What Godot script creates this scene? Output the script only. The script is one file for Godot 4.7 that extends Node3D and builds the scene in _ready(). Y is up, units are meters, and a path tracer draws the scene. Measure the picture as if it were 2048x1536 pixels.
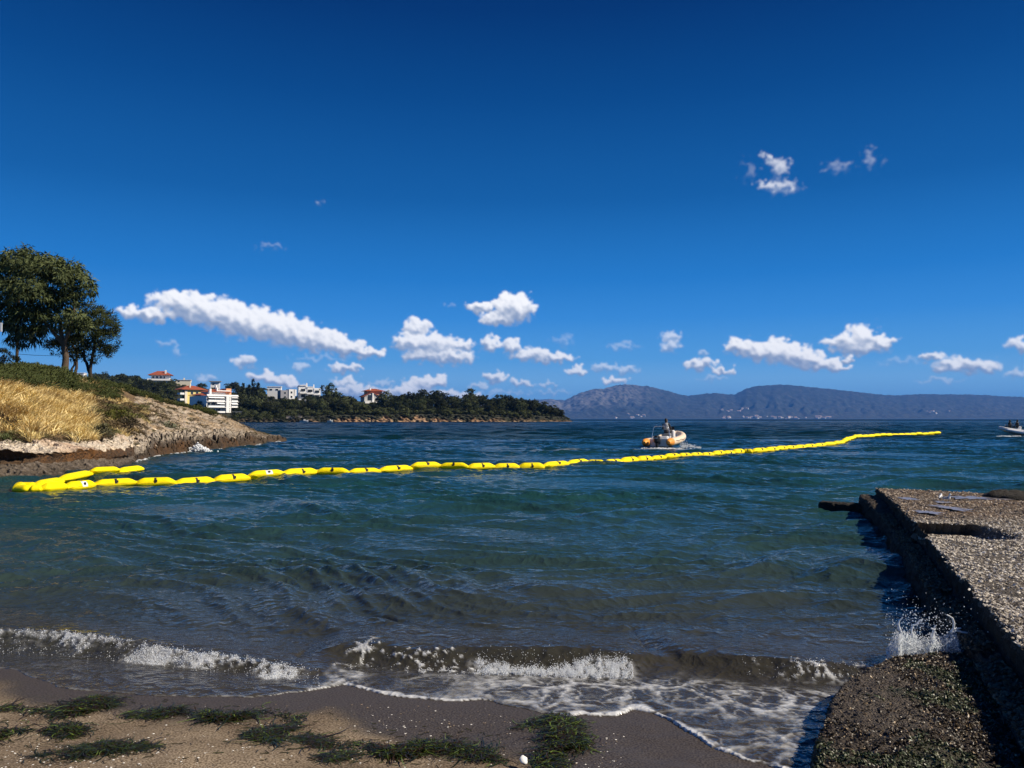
extends Node3D

# ---------------------------------------------------------------- measures
const EYE := 1.6                 # metres of the lens above the water
const FOCAL := 1538.0            # focal length in pixels of a 2048 wide frame
const TILT := 0.045484           # the lens looks up by this angle

var used := {}
var mats := {}

func elev(py: float) -> float:
	return TILT + atan((768.0 - py) / FOCAL)

# a place in the world: bearing of photo column px, depth d metres, height h
func spot(px: float, d: float, h: float) -> Vector3:
	# depth along the lens axis, close to d for a lens that is nearly level
	return Vector3((px - 1024.0) / FOCAL * (d * cos(TILT) + (h - EYE) * sin(TILT)), h, -d)

# height at which a thing d metres away stands when it is seen at row py
func high(py: float, d: float) -> float:
	return EYE + d * tan(elev(py))

# depth at which the level h is met on row py
func away(py: float, h := 0.0) -> float:
	return (EYE - h) / tan(-elev(py))

func on_level(px: float, py: float, h := 0.0) -> Vector3:
	return spot(px, away(py, h), h)

func seen_at(px: float, py: float, d: float) -> Vector3:
	return spot(px, d, high(py, d))

# ---------------------------------------------------------------- naming
func numbered(called: String) -> String:
	if not used.has(called):
		used[called] = 0
		return called
	used[called] += 1
	return "%s_%03d" % [called, used[called]]

func tag(o: Node, label: String, category := "", group := "", kind := "") -> Node:
	if label: o.set_meta("label", label)
	if category: o.set_meta("category", category)
	if group: o.set_meta("group", group)
	if kind: o.set_meta("kind", kind)
	return o

func thing(called: String, label: String, category: String, at := Vector3.ZERO, turn := 0.0, group := "") -> Node3D:
	var o := Node3D.new()
	o.name = numbered(called)
	o.position = at
	o.rotation.y = turn
	tag(o, label, category, group)
	add_child(o, true)
	return o

func part(called: String, mesh: Mesh, mat: Material, parent: Node = self, at := Vector3.ZERO) -> MeshInstance3D:
	var o := MeshInstance3D.new()
	o.name = numbered(called) if parent == self else called
	o.mesh = mesh
	if mat: o.material_override = mat
	o.position = at
	parent.add_child(o, true)
	return o

func ground(called: String, mesh: Mesh, mat: Material, label := "") -> MeshInstance3D:
	var o := part(called, mesh, mat)
	tag(o, label, "", "", "structure")
	return o

func many(called: String, mesh: Mesh, mat: Material, places: Array, tints: Array, label: String, category := "", parent: Node = self) -> MultiMeshInstance3D:
	var mm := MultiMesh.new()
	mm.transform_format = MultiMesh.TRANSFORM_3D
	mm.use_colors = tints.size() > 0
	mm.mesh = mesh
	mm.instance_count = places.size()
	for i in places.size():
		mm.set_instance_transform(i, places[i])
		if tints.size(): mm.set_instance_color(i, coded(tints[i]))
	var o := MultiMeshInstance3D.new()
	o.name = numbered(called) if parent == self else called
	o.multimesh = mm
	o.material_override = mat
	tag(o, label, category, "", "stuff")
	parent.add_child(o, true)
	return o

func copy_of(root: Node3D, label := "", group := "") -> Node3D:
	var base := str(root.name)
	var cut := base.rfind("_")
	if cut > 0 and base.substr(cut + 1).is_valid_int(): base = base.substr(0, cut)
	var c: Node3D = root.duplicate()
	c.name = numbered(base)
	if label: c.set_meta("label", label)
	if group: c.set_meta("group", group)
	add_child(c, true)
	return c

# ---------------------------------------------------------------- materials
func lin(r: float, g: float, b: float) -> Color:
	return Color(r, g, b).linear_to_srgb()

func paint(key: String, c: Color, rough := 0.8, metal := 0.0) -> StandardMaterial3D:
	if mats.has(key): return mats[key]
	var m := StandardMaterial3D.new()
	m.resource_name = key
	m.albedo_color = c.linear_to_srgb()
	m.roughness = rough
	m.metallic = metal
	m.cull_mode = BaseMaterial3D.CULL_DISABLED
	mats[key] = m
	return m

func tinted(key: String, rough := 0.9, spec := 0.5) -> StandardMaterial3D:
	if mats.has(key): return mats[key]
	var m := paint(key, Color.WHITE, rough)
	m.vertex_color_use_as_albedo = true
	m.vertex_color_is_srgb = true
	m.metallic_specular = spec
	return m

func noise(kind: int, freq: float, sd: int, oct := 4, fractal := FastNoiseLite.FRACTAL_FBM) -> FastNoiseLite:
	var n := FastNoiseLite.new()
	n.noise_type = kind
	n.frequency = freq
	n.seed = sd
	n.fractal_type = fractal if oct > 1 else FastNoiseLite.FRACTAL_NONE
	n.fractal_octaves = oct
	return n

func noise_tex(n: FastNoiseLite, size := 512, ramp: Array = [], as_normal := false, strength := 8.0) -> NoiseTexture2D:
	var t := NoiseTexture2D.new()
	t.width = size
	t.height = size
	t.seamless = true
	t.seamless_blend_skirt = 0.2
	t.noise = n
	t.as_normal_map = as_normal
	t.bump_strength = strength
	if ramp.size():
		var g := Gradient.new()
		var offs := PackedFloat32Array()
		var cols := PackedColorArray()
		for r in ramp:
			offs.append(r[0])
			cols.append(r[1])
		g.offsets = offs
		g.colors = cols
		t.color_ramp = g
	return t

# rough stone or sand: vertex colours times a grain texture, with relief
func grainy(key: String, metres: float, ramp: Array, relief_cm: float, rough := 0.95, sd := 3, freq := 0.03, oct := 5, size := 512) -> StandardMaterial3D:
	if mats.has(key): return mats[key]
	var m := tinted(key, rough)
	var n := noise(FastNoiseLite.TYPE_SIMPLEX_SMOOTH, freq, sd, oct)
	m.albedo_texture = noise_tex(n, size, ramp)
	m.heightmap_enabled = true
	m.heightmap_texture = noise_tex(n, size)
	m.heightmap_scale = relief_cm
	m.uv1_triplanar = true
	m.uv1_world_triplanar = true
	m.uv1_scale = Vector3.ONE / metres
	return m

# colours are kept with 8 bits each, so dark ones need the finer steps of a 2.2 curve
static func coded(c: Color) -> Color:
	return Color(pow(maxf(c.r, 0), 1 / 2.2), pow(maxf(c.g, 0), 1 / 2.2), pow(maxf(c.b, 0), 1 / 2.2))

# ---------------------------------------------------------------- meshes
func grid_mesh(pos: PackedVector3Array, col: PackedColorArray, nr: int, nc: int, uv := PackedVector2Array()) -> ArrayMesh:
	var nor := PackedVector3Array()
	nor.resize(pos.size())
	for i in nr:
		var i0: int = maxi(i - 1, 0) * nc
		var i1: int = mini(i + 1, nr - 1) * nc
		var r := i * nc
		for j in nc:
			var a := pos[r + mini(j + 1, nc - 1)] - pos[r + maxi(j - 1, 0)]
			var b := pos[i1 + j] - pos[i0 + j]
			nor[r + j] = a.cross(b).normalized()
	var idx := PackedInt32Array()
	idx.resize((nr - 1) * (nc - 1) * 6)
	var k := 0
	for i in nr - 1:
		for j in nc - 1:
			var a := i * nc + j
			idx[k] = a
			idx[k + 1] = a + nc
			idx[k + 2] = a + 1
			idx[k + 3] = a + 1
			idx[k + 4] = a + nc
			idx[k + 5] = a + nc + 1
			k += 6
	var arr := []
	arr.resize(Mesh.ARRAY_MAX)
	arr[Mesh.ARRAY_VERTEX] = pos
	arr[Mesh.ARRAY_NORMAL] = nor
	if col.size():
		var cc := PackedColorArray()
		cc.resize(col.size())
		for i in col.size(): cc[i] = coded(col[i])
		arr[Mesh.ARRAY_COLOR] = cc
	if uv.size(): arr[Mesh.ARRAY_TEX_UV] = uv
	arr[Mesh.ARRAY_INDEX] = idx
	var m := ArrayMesh.new()
	m.add_surface_from_arrays(Mesh.PRIMITIVE_TRIANGLES, arr)
	return m

# loose triangles, flat shaded, each with its own colour
class Soup:
	var v := PackedVector3Array()
	var n := PackedVector3Array()
	var c := PackedColorArray()
	func tri(a: Vector3, b: Vector3, d: Vector3, col := Color.WHITE) -> void:
		var nn := (d - a).cross(b - a).normalized()
		col = Color(pow(col.r, 1 / 2.2), pow(col.g, 1 / 2.2), pow(col.b, 1 / 2.2))
		v.append(a); v.append(b); v.append(d)
		n.append(nn); n.append(nn); n.append(nn)
		c.append(col); c.append(col); c.append(col)
	func quad(a: Vector3, b: Vector3, d: Vector3, e: Vector3, col := Color.WHITE) -> void:
		tri(a, b, d, col)
		tri(a, d, e, col)
	# smooth strip triangle with given normals
	func tri_n(a: Vector3, b: Vector3, d: Vector3, na: Vector3, nb: Vector3, nd: Vector3, col := Color.WHITE) -> void:
		col = Color(pow(col.r, 1 / 2.2), pow(col.g, 1 / 2.2), pow(col.b, 1 / 2.2))
		v.append(a); v.append(b); v.append(d)
		n.append(na); n.append(nb); n.append(nd)
		c.append(col); c.append(col); c.append(col)
	func box(at: Vector3, size: Vector3, col := Color.WHITE, basis := Basis()) -> void:
		var h := size / 2.0
		var p := []
		for k in 8:
			p.append(at + basis * Vector3(h.x if k & 1 else -h.x, h.y if k & 2 else -h.y, h.z if k & 4 else -h.z))
		quad(p[4], p[6], p[7], p[5], col)
		quad(p[1], p[3], p[2], p[0], col)
		quad(p[5], p[7], p[3], p[1], col)
		quad(p[0], p[2], p[6], p[4], col)
		quad(p[6], p[2], p[3], p[7], col)
		quad(p[0], p[4], p[5], p[1], col)
	# a tube through points with a radius at each
	func tube(pts: Array, rad: Array, sides := 8, col := Color.WHITE, capped := true) -> void:
		var rings := []
		var nors := []
		var side := Vector3.RIGHT
		for i in pts.size():
			var dir: Vector3 = (pts[mini(i + 1, pts.size() - 1)] - pts[maxi(i - 1, 0)]).normalized()
			if i == 0:
				side = dir.cross(Vector3.UP if absf(dir.y) < 0.9 else Vector3.RIGHT).normalized()
			side = (side - dir * side.dot(dir)).normalized()
			var up := side.cross(dir)
			var ring := []
			var rn := []
			for k in sides:
				var a := TAU * k / sides
				var o := side * cos(a) + up * sin(a)
				ring.append(pts[i] + o * float(rad[i]))
				rn.append(o)
			rings.append(ring)
			nors.append(rn)
		for i in pts.size() - 1:
			for k in sides:
				var l := (k + 1) % sides
				tri_n(rings[i][k], rings[i + 1][l], rings[i + 1][k], nors[i][k], nors[i + 1][l], nors[i + 1][k], col)
				tri_n(rings[i][k], rings[i][l], rings[i + 1][l], nors[i][k], nors[i][l], nors[i + 1][l], col)
		if capped:
			var e := pts.size() - 1
			for k in sides:
				var l := (k + 1) % sides
				tri(pts[0], rings[0][l], rings[0][k], col)
				tri(pts[e], rings[e][k], rings[e][l], col)
	func blob(at: Vector3, r: Vector3, rows := 8, cols := 12, col := Color.WHITE) -> void:
		for i in rows:
			for k in cols:
				var q := []
				var w := []
				for o in [[0, 0], [1, 0], [1, 1], [0, 1]]:
					var t: float = PI * (i + o[0]) / rows
					var a: float = TAU * (k + o[1]) / cols
					var u := Vector3(sin(t) * cos(a), cos(t), sin(t) * sin(a))
					w.append((u / r).normalized())
					q.append(at + u * r)
				tri_n(q[0], q[1], q[2], w[0], w[1], w[2], col)
				tri_n(q[0], q[2], q[3], w[0], w[2], w[3], col)
	func mesh() -> ArrayMesh:
		var arr := []
		arr.resize(Mesh.ARRAY_MAX)
		arr[Mesh.ARRAY_VERTEX] = v
		arr[Mesh.ARRAY_NORMAL] = n
		arr[Mesh.ARRAY_COLOR] = c
		var m := ArrayMesh.new()
		m.add_surface_from_arrays(Mesh.PRIMITIVE_TRIANGLES, arr)
		return m

# a box with bevelled edges
func bevel_box(size: Vector3, bev: float) -> ArrayMesh:
	var s := Soup.new()
	var h := size / 2.0
	var pts := PackedVector3Array()
	var i := h - Vector3.ONE * bev
	for sx in [-1, 1]:
		for sy in [-1, 1]:
			for sz in [-1, 1]:
				pts.append(Vector3(sx * h.x, sy * i.y, sz * i.z))
				pts.append(Vector3(sx * i.x, sy * h.y, sz * i.z))
				pts.append(Vector3(sx * i.x, sy * i.y, sz * h.z))
	return hull(pts, s)

func hull(pts: PackedVector3Array, s: Soup) -> ArrayMesh:
	# brute force hull: small point sets only
	var n := pts.size()
	var c := Vector3.ZERO
	for p in pts: c += p / n
	var seen := {}
	for a in n:
		for b in range(a + 1, n):
			for d in range(b + 1, n):
				var nn := (pts[b] - pts[a]).cross(pts[d] - pts[a])
				if nn.length() < 1e-9: continue
				nn = nn.normalized()
				var off := nn.dot(pts[a])
				if nn.dot(c) > off:
					nn = -nn
					off = -off
				var key := "%d,%d,%d,%d" % [roundi(nn.x * 500), roundi(nn.y * 500), roundi(nn.z * 500), roundi(off * 2000)]
				if seen.has(key): continue
				var ok := true
				var face := []
				for e in n:
					var dist := nn.dot(pts[e]) - off
					if dist > 1e-5:
						ok = false
						break
					if dist > -1e-5: face.append(pts[e])
				if not ok: continue
				seen[key] = true
				var mid := Vector3.ZERO
				for p in face: mid += p / face.size()
				var u: Vector3 = (face[0] - mid).normalized()
				var w := nn.cross(u)
				face.sort_custom(func(p, q): return atan2((p - mid).dot(w), (p - mid).dot(u)) > atan2((q - mid).dot(w), (q - mid).dot(u)))
				for k in range(1, face.size() - 1):
					s.tri(face[0], face[k], face[k + 1])
	return s.mesh()

func rand_dir(r: RandomNumberGenerator) -> Vector3:
	var z := r.randf_range(-1, 1)
	var a := r.randf() * TAU
	return Vector3(sqrt(1 - z * z) * cos(a), z, sqrt(1 - z * z) * sin(a))

func rng(sd: int) -> RandomNumberGenerator:
	var r := RandomNumberGenerator.new()
	r.seed = sd
	return r

# straight-line lookup in a table of rows [x, a, b, ...]
func lookup(t: Array, x: float) -> Array:
	if x <= t[0][0]: return t[0]
	for i in t.size() - 1:
		if x <= t[i + 1][0]:
			var f: float = (x - t[i][0]) / (t[i + 1][0] - t[i][0])
			var out := []
			for k in t[i].size(): out.append(lerpf(t[i][k], t[i + 1][k], f))
			return out
	return t[-1]

func seg_dist(p: Vector2, a: Vector2, b: Vector2) -> float:
	var ab := b - a
	var t := clampf((p - a).dot(ab) / maxf(ab.length_squared(), 1e-9), 0, 1)
	return p.distance_to(a + ab * t)

# ---------------------------------------------------------------- the air: gradient and clouds
const SKY_W := 4096
const SKY_H := 2048

func sky_color(el: float) -> Color:   # linear colour of the clear air at a height above the horizon in degrees
	var t := [[-90.0, 0.10, 0.17, 0.26], [-0.5, 0.17, 0.36, 0.62], [0.0, 0.27, 0.55, 0.88], [2.9, 0.212, 0.495, 0.85], [4.4, 0.110, 0.388, 0.80], [7.4, 0.044, 0.275, 0.725], [10.3, 0.019, 0.203, 0.61],
		[16.0, 0.0065, 0.112, 0.383], [22.9, 0.0018, 0.062, 0.252], [28.6, 0.0006, 0.0315, 0.160], [45.0, 0.0005, 0.023, 0.118], [90.0, 0.0005, 0.018, 0.09]]
	var c := lookup(t, el)
	return Color(c[1], c[2], c[3])

func bearing(px: float) -> float:
	return rad_to_deg(atan2((px - 1024.0) / FOCAL, cos(TILT)))

func cloud(im: Image, lobes: Array, opacity: float, wisp: float, puff: float, n1: FastNoiseLite, n2: FastNoiseLite, cell: FastNoiseLite, grey := 1.0) -> void:
	# lobes: [bearing, height, half width, half height] in degrees
	var a0 := 999.0; var a1 := -999.0; var e0 := 99.0; var e1 := -99.0
	for l in lobes:
		a0 = minf(a0, l[0] - l[2] * 1.5 - 0.4); a1 = maxf(a1, l[0] + l[2] * 1.5 + 0.4)
		e0 = minf(e0, l[1] - l[3] * 1.5 - 0.4); e1 = maxf(e1, l[1] + l[3] * 1.5 + 0.4)
	var k := SKY_W / 360.0
	var x0 := floori(a0 * k); var x1 := ceili(a1 * k)
	var y0 := floori((90.0 - e1) * k); var y1 := ceili((90.0 - e0) * k)
	var w := x1 - x0 + 1; var h := y1 - y0 + 1
	var f := PackedFloat32Array(); f.resize(w * h)
	var rel := PackedFloat32Array(); rel.resize(w * h)
	var depth := PackedFloat32Array(); depth.resize(w * h)
	for y in h:
		var el := 90.0 - (y0 + y + 0.5) / k
		for x in w:
			var az := (x0 + x + 0.5) / k
			var wx := n1.get_noise_2d(az * 3.0, el * 3.0) * (0.55 + wisp * 0.2)
			var wy := n1.get_noise_2d(az * 3.0 + 70.0, el * 3.0 + 31.0) * (0.4 + wisp * 0.2)
			var best := -1.0
			var rr := 0.0
			var tot := 0.0
			for l in lobes:
				var dx: float = (az + wx - l[0]) / l[2]
				var dy: float = (el + wy - l[1]) / l[3]
				if dy < 0.0: dy *= 1.25
				var q := dx * dx + dy * dy
				if q > 4.0: continue
				var v := 1.0 - sqrt(q)
				best = maxf(best, v) + (0.12 * maxf(0.0, minf(best, v)))
				var g := exp(-q * 1.5)
				rr += dy * g
				tot += g
			if best < -0.7: 
				f[y * w + x] = -1.0
				continue
			var det := n2.get_noise_2d(az * 9.0, el * 11.0)
			var b := -cell.get_noise_2d(az * 5.0 + wx * 0.6, el * 5.6 + wy * 0.6)
			var b2 := -cell.get_noise_2d(az * 13.0 + 9.0, el * 15.0)
			var lump := (b * 0.6 + b2 * 0.3) * (1.0 - clampf(wisp * 2.4, 0, 1))
			f[y * w + x] = best + 0.04 + (lump - 0.25 * (1.0 - clampf(wisp * 2.4, 0, 1))) * puff * 0.8 + det * (0.20 + wisp * 0.9)
			depth[y * w + x] = best * 1.5 + lump * 0.42 + det * 0.10
			rel[y * w + x] = rr / maxf(tot, 1e-4) + lump * 0.55 - 0.15 + det * 0.2
	for y in range(1, h - 1):
		for x in range(1, w - 1):
			var i := y * w + x
			if f[i] <= -0.05: continue
			var al := smoothstep(-0.04 - wisp * 0.3, lerpf(0.55, 0.24, clampf(rel[i] + 0.5, 0, 1)) + wisp * 1.0, f[i]) * opacity
			if al < 0.004: continue
			var gx := (depth[i + 1] - depth[i - 1]) * 1.3
			var gy := (depth[i - w] - depth[i + w]) * 1.3
			var nn := Vector3(-gx, -gy, 0.85).normalized()
			var lit := clampf(nn.dot(Vector3(0.55, 0.68, 0.48)), 0.0, 1.0)
			var base := smoothstep(-0.28, 0.56, rel[i] + wisp)
			var s := clampf(0.10 + 0.80 * base + 0.55 * (lit - 0.45) * (0.4 + 0.6 * base), 0.0, 1.2)
			s = lerpf(1.0, s, grey)
			var c := Color(0.28, 0.37, 0.55).lerp(Color(1.10, 1.10, 1.12), clampf(s, 0, 1))
			var px := posmod(x0 + x, SKY_W)
			var py := y0 + y
			if py < 0 or py >= SKY_H: continue
			var was := im.get_pixel(px, py)
			im.set_pixel(px, py, Color(lerpf(was.r, c.r, al), lerpf(was.g, c.g, al), lerpf(was.b, c.b, al), 1.0))

func make_sky() -> Sky:
	var im := Image.create(SKY_W, SKY_H, false, Image.FORMAT_RGBAH)
	for y in SKY_H:
		im.fill_rect(Rect2i(0, y, SKY_W, 1), sky_color(90.0 - (y + 0.5) / SKY_H * 180.0))
	var n1 := noise(FastNoiseLite.TYPE_SIMPLEX_SMOOTH, 0.35, 11, 3)
	var n2 := noise(FastNoiseLite.TYPE_SIMPLEX_SMOOTH, 0.16, 12, 5)
	var cell := noise(FastNoiseLite.TYPE_CELLULAR, 0.22, 13, 2)
	cell.cellular_return_type = FastNoiseLite.RETURN_DISTANCE
	# each cloud: how dense, how wispy, how puffy, then lobes
	var sets := [
		[1.0, 0.0, 0.5, [[262, 625, 28, 11], [300, 632, 42, 17], [345, 606, 42, 25], [388, 622, 58, 33], [440, 634, 60, 36], [490, 650, 60, 36], [540, 658, 60, 36], [590, 672, 55, 33], [640, 684, 48, 27], [690, 697, 42, 19], [735, 708, 34, 11]]],
		[0.95, 0.05, 0.5, [[832, 656, 28, 18], [825, 688, 42, 22], [868, 690, 50, 24], [905, 716, 42, 18], [850, 714, 52, 15], [925, 692, 25, 13]]],
		[1.0, 0.0, 0.5, [[1012, 614, 28, 27], [1038, 622, 33, 32], [962, 616, 28, 13], [1000, 640, 38, 18]]],
		[0.92, 0.05, 0.5, [[980, 690, 22, 17], [1020, 693, 22, 18], [1062, 712, 42, 17], [1112, 718, 42, 12]]],
		[0.25, 0.25, 0.3, [[1245, 693, 34, 8]]],
		[0.6, 0.15, 0.4, [[1345, 674, 22, 15], [1340, 695, 22, 16]]],
		[0.92, 0.03, 0.5, [[1400, 730, 34, 14], [1442, 743, 22, 7]]],
		[1.0, 0.0, 0.5, [[1480, 695, 28, 18], [1520, 707, 38, 22], [1560, 706, 42, 28], [1600, 718, 44, 24], [1640, 730, 36, 15], [1676, 737, 24, 9]]],
		[0.98, 0.02, 0.5, [[1690, 686, 36, 19], [1724, 676, 30, 28], [1722, 700, 48, 15], [1770, 686, 26, 14], [1694, 720, 15, 8]]],
		[0.92, 0.05, 0.5, [[1868, 716, 20, 10], [1905, 731, 38, 15], [1952, 736, 42, 16]]],
		[0.9, 0.05, 0.5, [[2042, 690, 22, 15]]], [0.5, 0.1, 0.5, [[2045, 750, 22, 12]]],
		[0.62, 0.42, 0.25, [[1545, 318, 16, 14], [1562, 338, 22, 22], [1572, 376, 30, 16], [1545, 372, 34, 11]]],
		[0.2, 0.5, 0.2, [[1682, 335, 26, 12]]], [0.24, 0.5, 0.2, [[1750, 322, 16, 26]]], [0.14, 0.5, 0.2, [[1505, 345, 14, 26]]],
		[0.3, 0.3, 0.3, [[632, 408, 9, 7]]], [0.2, 0.4, 0.2, [[540, 497, 30, 7]]],
		[0.8, 0.1, 0.5, [[488, 726, 26, 14]]], [0.98, 0.0, 0.5, [[525, 756, 30, 12], [555, 764, 34, 13], [580, 772, 26, 8]]], [0.9, 0.03, 0.5, [[690, 738, 30, 10]]], [0.5, 0.15, 0.4, [[600, 738, 18, 9]]],
		[0.85, 0.05, 0.4, [[690, 765, 28, 10], [705, 782, 40, 14], [745, 792, 60, 16]]], [0.95, 0.03, 0.5, [[842, 770, 30, 16], [872, 764, 26, 12], [820, 788, 52, 18], [905, 792, 30, 14], [930, 800, 40, 14]]],
		[0.85, 0.05, 0.5, [[990, 757, 22, 13]]], [0.75, 0.08, 0.5, [[1045, 768, 26, 8]]], [0.5, 0.15, 0.4, [[1092, 770, 24, 6]]], [0.85, 0.05, 0.5, [[1155, 742, 24, 8]]],
		[0.5, 0.15, 0.5, [[1208, 737, 32, 10], [1252, 741, 26, 10]]], [0.9, 0.05, 0.5, [[1228, 764, 26, 9]]], [0.45, 0.15, 0.5, [[412, 760, 22, 9]]], [0.28, 0.3, 0.3, [[330, 688, 26, 8], [350, 705, 10, 14]]],
		[0.35, 0.25, 0.4, [[640, 782, 40, 8]]], [0.4, 0.2, 0.4, [[765, 768, 26, 7]]], [0.3, 0.25, 0.4, [[1012, 786, 50, 6]]], [0.3, 0.25, 0.4, [[1105, 786, 36, 5]]], [0.3, 0.25, 0.4, [[1425, 758, 40, 6]]], [0.3, 0.25, 0.4, [[1880, 762, 44, 6]]], [0.5, 0.15, 0.4, [[955, 774, 22, 7]]],
		[0.2, 0.3, 0.3, [[1125, 685, 22, 16]]], [0.4, 0.2, 0.4, [[1405, 708, 14, 7]]], [0.18, 0.3, 0.3, [[1800, 726, 40, 10]]], [0.15, 0.3, 0.3, [[905, 612, 14, 6]]], [0.22, 0.3, 0.3, [[640, 718, 60, 7]]],
	]
	for c in sets:
		var lobes := []
		for l in c[3]:
			var az := bearing(l[0])
			var el := rad_to_deg(atan(tan(elev(l[1])) * cos(deg_to_rad(az))))
			var s := cos(deg_to_rad(az)) / FOCAL * 180.0 / PI
			lobes.append([az, el, l[2] * s, l[3] * s])
		cloud(im, lobes, c[0], c[1], c[2], n1, n2, cell)
	# the same fair weather all round the horizon
	var r := rng(77)
	var az := 38.0
	while az < 322.0:
		var el := r.randf_range(2.5, 10.0)
		var size := r.randf_range(0.5, 1.8)
		var lobes := []
		for k in r.randi_range(3, 8):
			lobes.append([az + r.randf_range(-1.8, 1.8) * size, el + r.randf_range(-0.3, 0.5) * size, r.randf_range(0.6, 1.5) * size, r.randf_range(0.4, 0.8) * size])
		cloud(im, lobes, r.randf_range(0.5, 1.0), 0.05, 0.5, n1, n2, cell)
		az += r.randf_range(4.0, 9.0)
	var m := PanoramaSkyMaterial.new()
	m.panorama = ImageTexture.create_from_image(im)
	var s := Sky.new()
	s.sky_material = m
	return s

# ---------------------------------------------------------------- sea and beach
var w_warp := noise(FastNoiseLite.TYPE_SIMPLEX_SMOOTH, 0.13, 5, 2)
var w_gust := noise(FastNoiseLite.TYPE_SIMPLEX_SMOOTH, 0.09, 6, 3)
var w_chop := noise(FastNoiseLite.TYPE_SIMPLEX_SMOOTH, 1.0, 7, 3, FastNoiseLite.FRACTAL_RIDGED)
var w_kx := PackedFloat64Array()
var w_kd := PackedFloat64Array()
var w_ph := PackedFloat64Array()
var w_amp := PackedFloat64Array()
var w_len := PackedFloat64Array()
var f_lace := noise(FastNoiseLite.TYPE_CELLULAR, 5.0, 21, 1)
var f_lace2 := noise(FastNoiseLite.TYPE_CELLULAR, 12.0, 22, 1)
var f_soft := noise(FastNoiseLite.TYPE_SIMPLEX_SMOOTH, 2.2, 23, 4)
var f_fine := noise(FastNoiseLite.TYPE_SIMPLEX_SMOOTH, 16.0, 24, 4)
var b_soft := noise(FastNoiseLite.TYPE_SIMPLEX_SMOOTH, 0.9, 31, 4)
var swash: Array = []
var swash_foam: Array = []
var breakers: Array = []

func prepare_sea() -> void:
	f_lace.cellular_return_type = FastNoiseLite.RETURN_DISTANCE2_SUB
	f_lace2.cellular_return_type = FastNoiseLite.RETURN_DISTANCE2_SUB
	var r := rng(40)
	for k in 34:
		var lam := 0.20 * pow(1.125, k)
		var ang := r.randf_range(-0.75, 0.75) + 0.22
		w_kx.append(TAU / lam * sin(ang))
		w_kd.append(TAU / lam * cos(ang))
		w_ph.append(r.randf() * TAU)
		w_len.append(lam)
		w_amp.append(0.0200 * minf(lam, 0.85) * r.randf_range(0.5, 1.2))
	for p in [[-500, 1300], [-200, 1315], [0, 1336], [40, 1345], [120, 1383], [239, 1396], [376, 1401], [478, 1402], [547, 1396], [649, 1378], [694, 1368], [754, 1388], [802, 1395], [856, 1402], [928, 1405], [962, 1399], [1054, 1424], [1136, 1444], [1164, 1433], [1232, 1437], [1266, 1420], [1300, 1427], [1336, 1442], [1373, 1470], [1420, 1503], [1457, 1518], [1482, 1529], [1530, 1540], [1600, 1570], [1700, 1600], [2100, 1600]]:
		var w := on_level(p[0], p[1], 0.03)
		swash.append([w.x, -w.z])
	# strength and breadth of the foam along that edge, lace behind it
	for p in [[-500, 0.1, 0.015, 0.1], [0, 0.15, 0.015, 0.12], [300, 0.2, 0.015, 0.14], [500, 0.35, 0.015, 0.15], [590, 0.7, 0.02, 0.25], [615, 1.0, 0.05, 0.75], [690, 1.0, 0.05, 0.7], [720, 0.85, 0.022, 0.5], [940, 0.85, 0.022, 0.5], [965, 0.5, 0.02, 0.55], [1050, 0.2, 0.015, 0.75], [1120, 0.4, 0.02, 0.85], [1145, 1.0, 0.04, 0.9], [1300, 1.0, 0.045, 0.85], [1420, 1.0, 0.045, 0.7], [1520, 1.0, 0.04, 0.85], [1640, 0.6, 0.04, 0.9], [2100, 0.3, 0.03, 0.5]]:
		swash_foam.append([on_level(p[0], 1400, 0.03).x, p[1], p[2], p[3]])
	var lines := [
		[[-500, 1246, 0.08], [-60, 1254, 0.08], [0, 1256, 0.085], [100, 1258, 0.09], [200, 1270, 0.085], [300, 1286, 0.085], [400, 1302, 0.08], [500, 1318, 0.07], [590, 1332, 0.06], [650, 1340, 0.04], [720, 1345, 0.0]],
		[[600, 1310, 0.0], [660, 1294, 0.07], [735, 1280, 0.10], [820, 1292, 0.09], [900, 1294, 0.09], [1000, 1292, 0.10], [1100, 1293, 0.10], [1200, 1298, 0.095], [1262, 1303, 0.08], [1330, 1308, 0.05], [1400, 1308, 0.0]],
		[[1280, 1300, 0.0], [1360, 1300, 0.075], [1480, 1308, 0.09], [1560, 1314, 0.09], [1640, 1322, 0.08], [1720, 1328, 0.06], [1800, 1328, 0.05], [2100, 1330, 0.0]],
	]
	for l in lines:
		var t := []
		for p in l:
			var w := on_level(p[0], p[1], p[2])
			t.append([w.x, -w.z, p[2], p[0]])
		breakers.append(t)

# the tables above, read out once every centimetre along the beach
var bins: Array = []
func shore_bin(x: float) -> Array:
	if bins.is_empty():
		for i in 2001:
			var bx := (i - 1000) * 0.01
			var row := [lookup(swash, bx), lookup(swash_foam, bx)]
			for w in 3: row.append(lookup(breakers[w], bx) if bx >= breakers[w][0][0] and bx <= breakers[w][-1][0] else [0.0, 0.0, 0.0, 0.0])
			bins.append(row)
	return bins[clampi(roundi(x * 100.0) + 1000, 0, 2000)]

func beach(x: float, d: float) -> float:
	var h := 0.062 * (4.85 - d) - 0.012 * x
	if d > 4.85: h -= 0.06 * (d - 4.85)
	if d > 9.0: h += 0.055 * (d - 9.0)
	h += b_soft.get_noise_2d(x, d) * 0.03 * smoothstep(4.6, 3.4, d)
	return maxf(h, -3.0)

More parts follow.
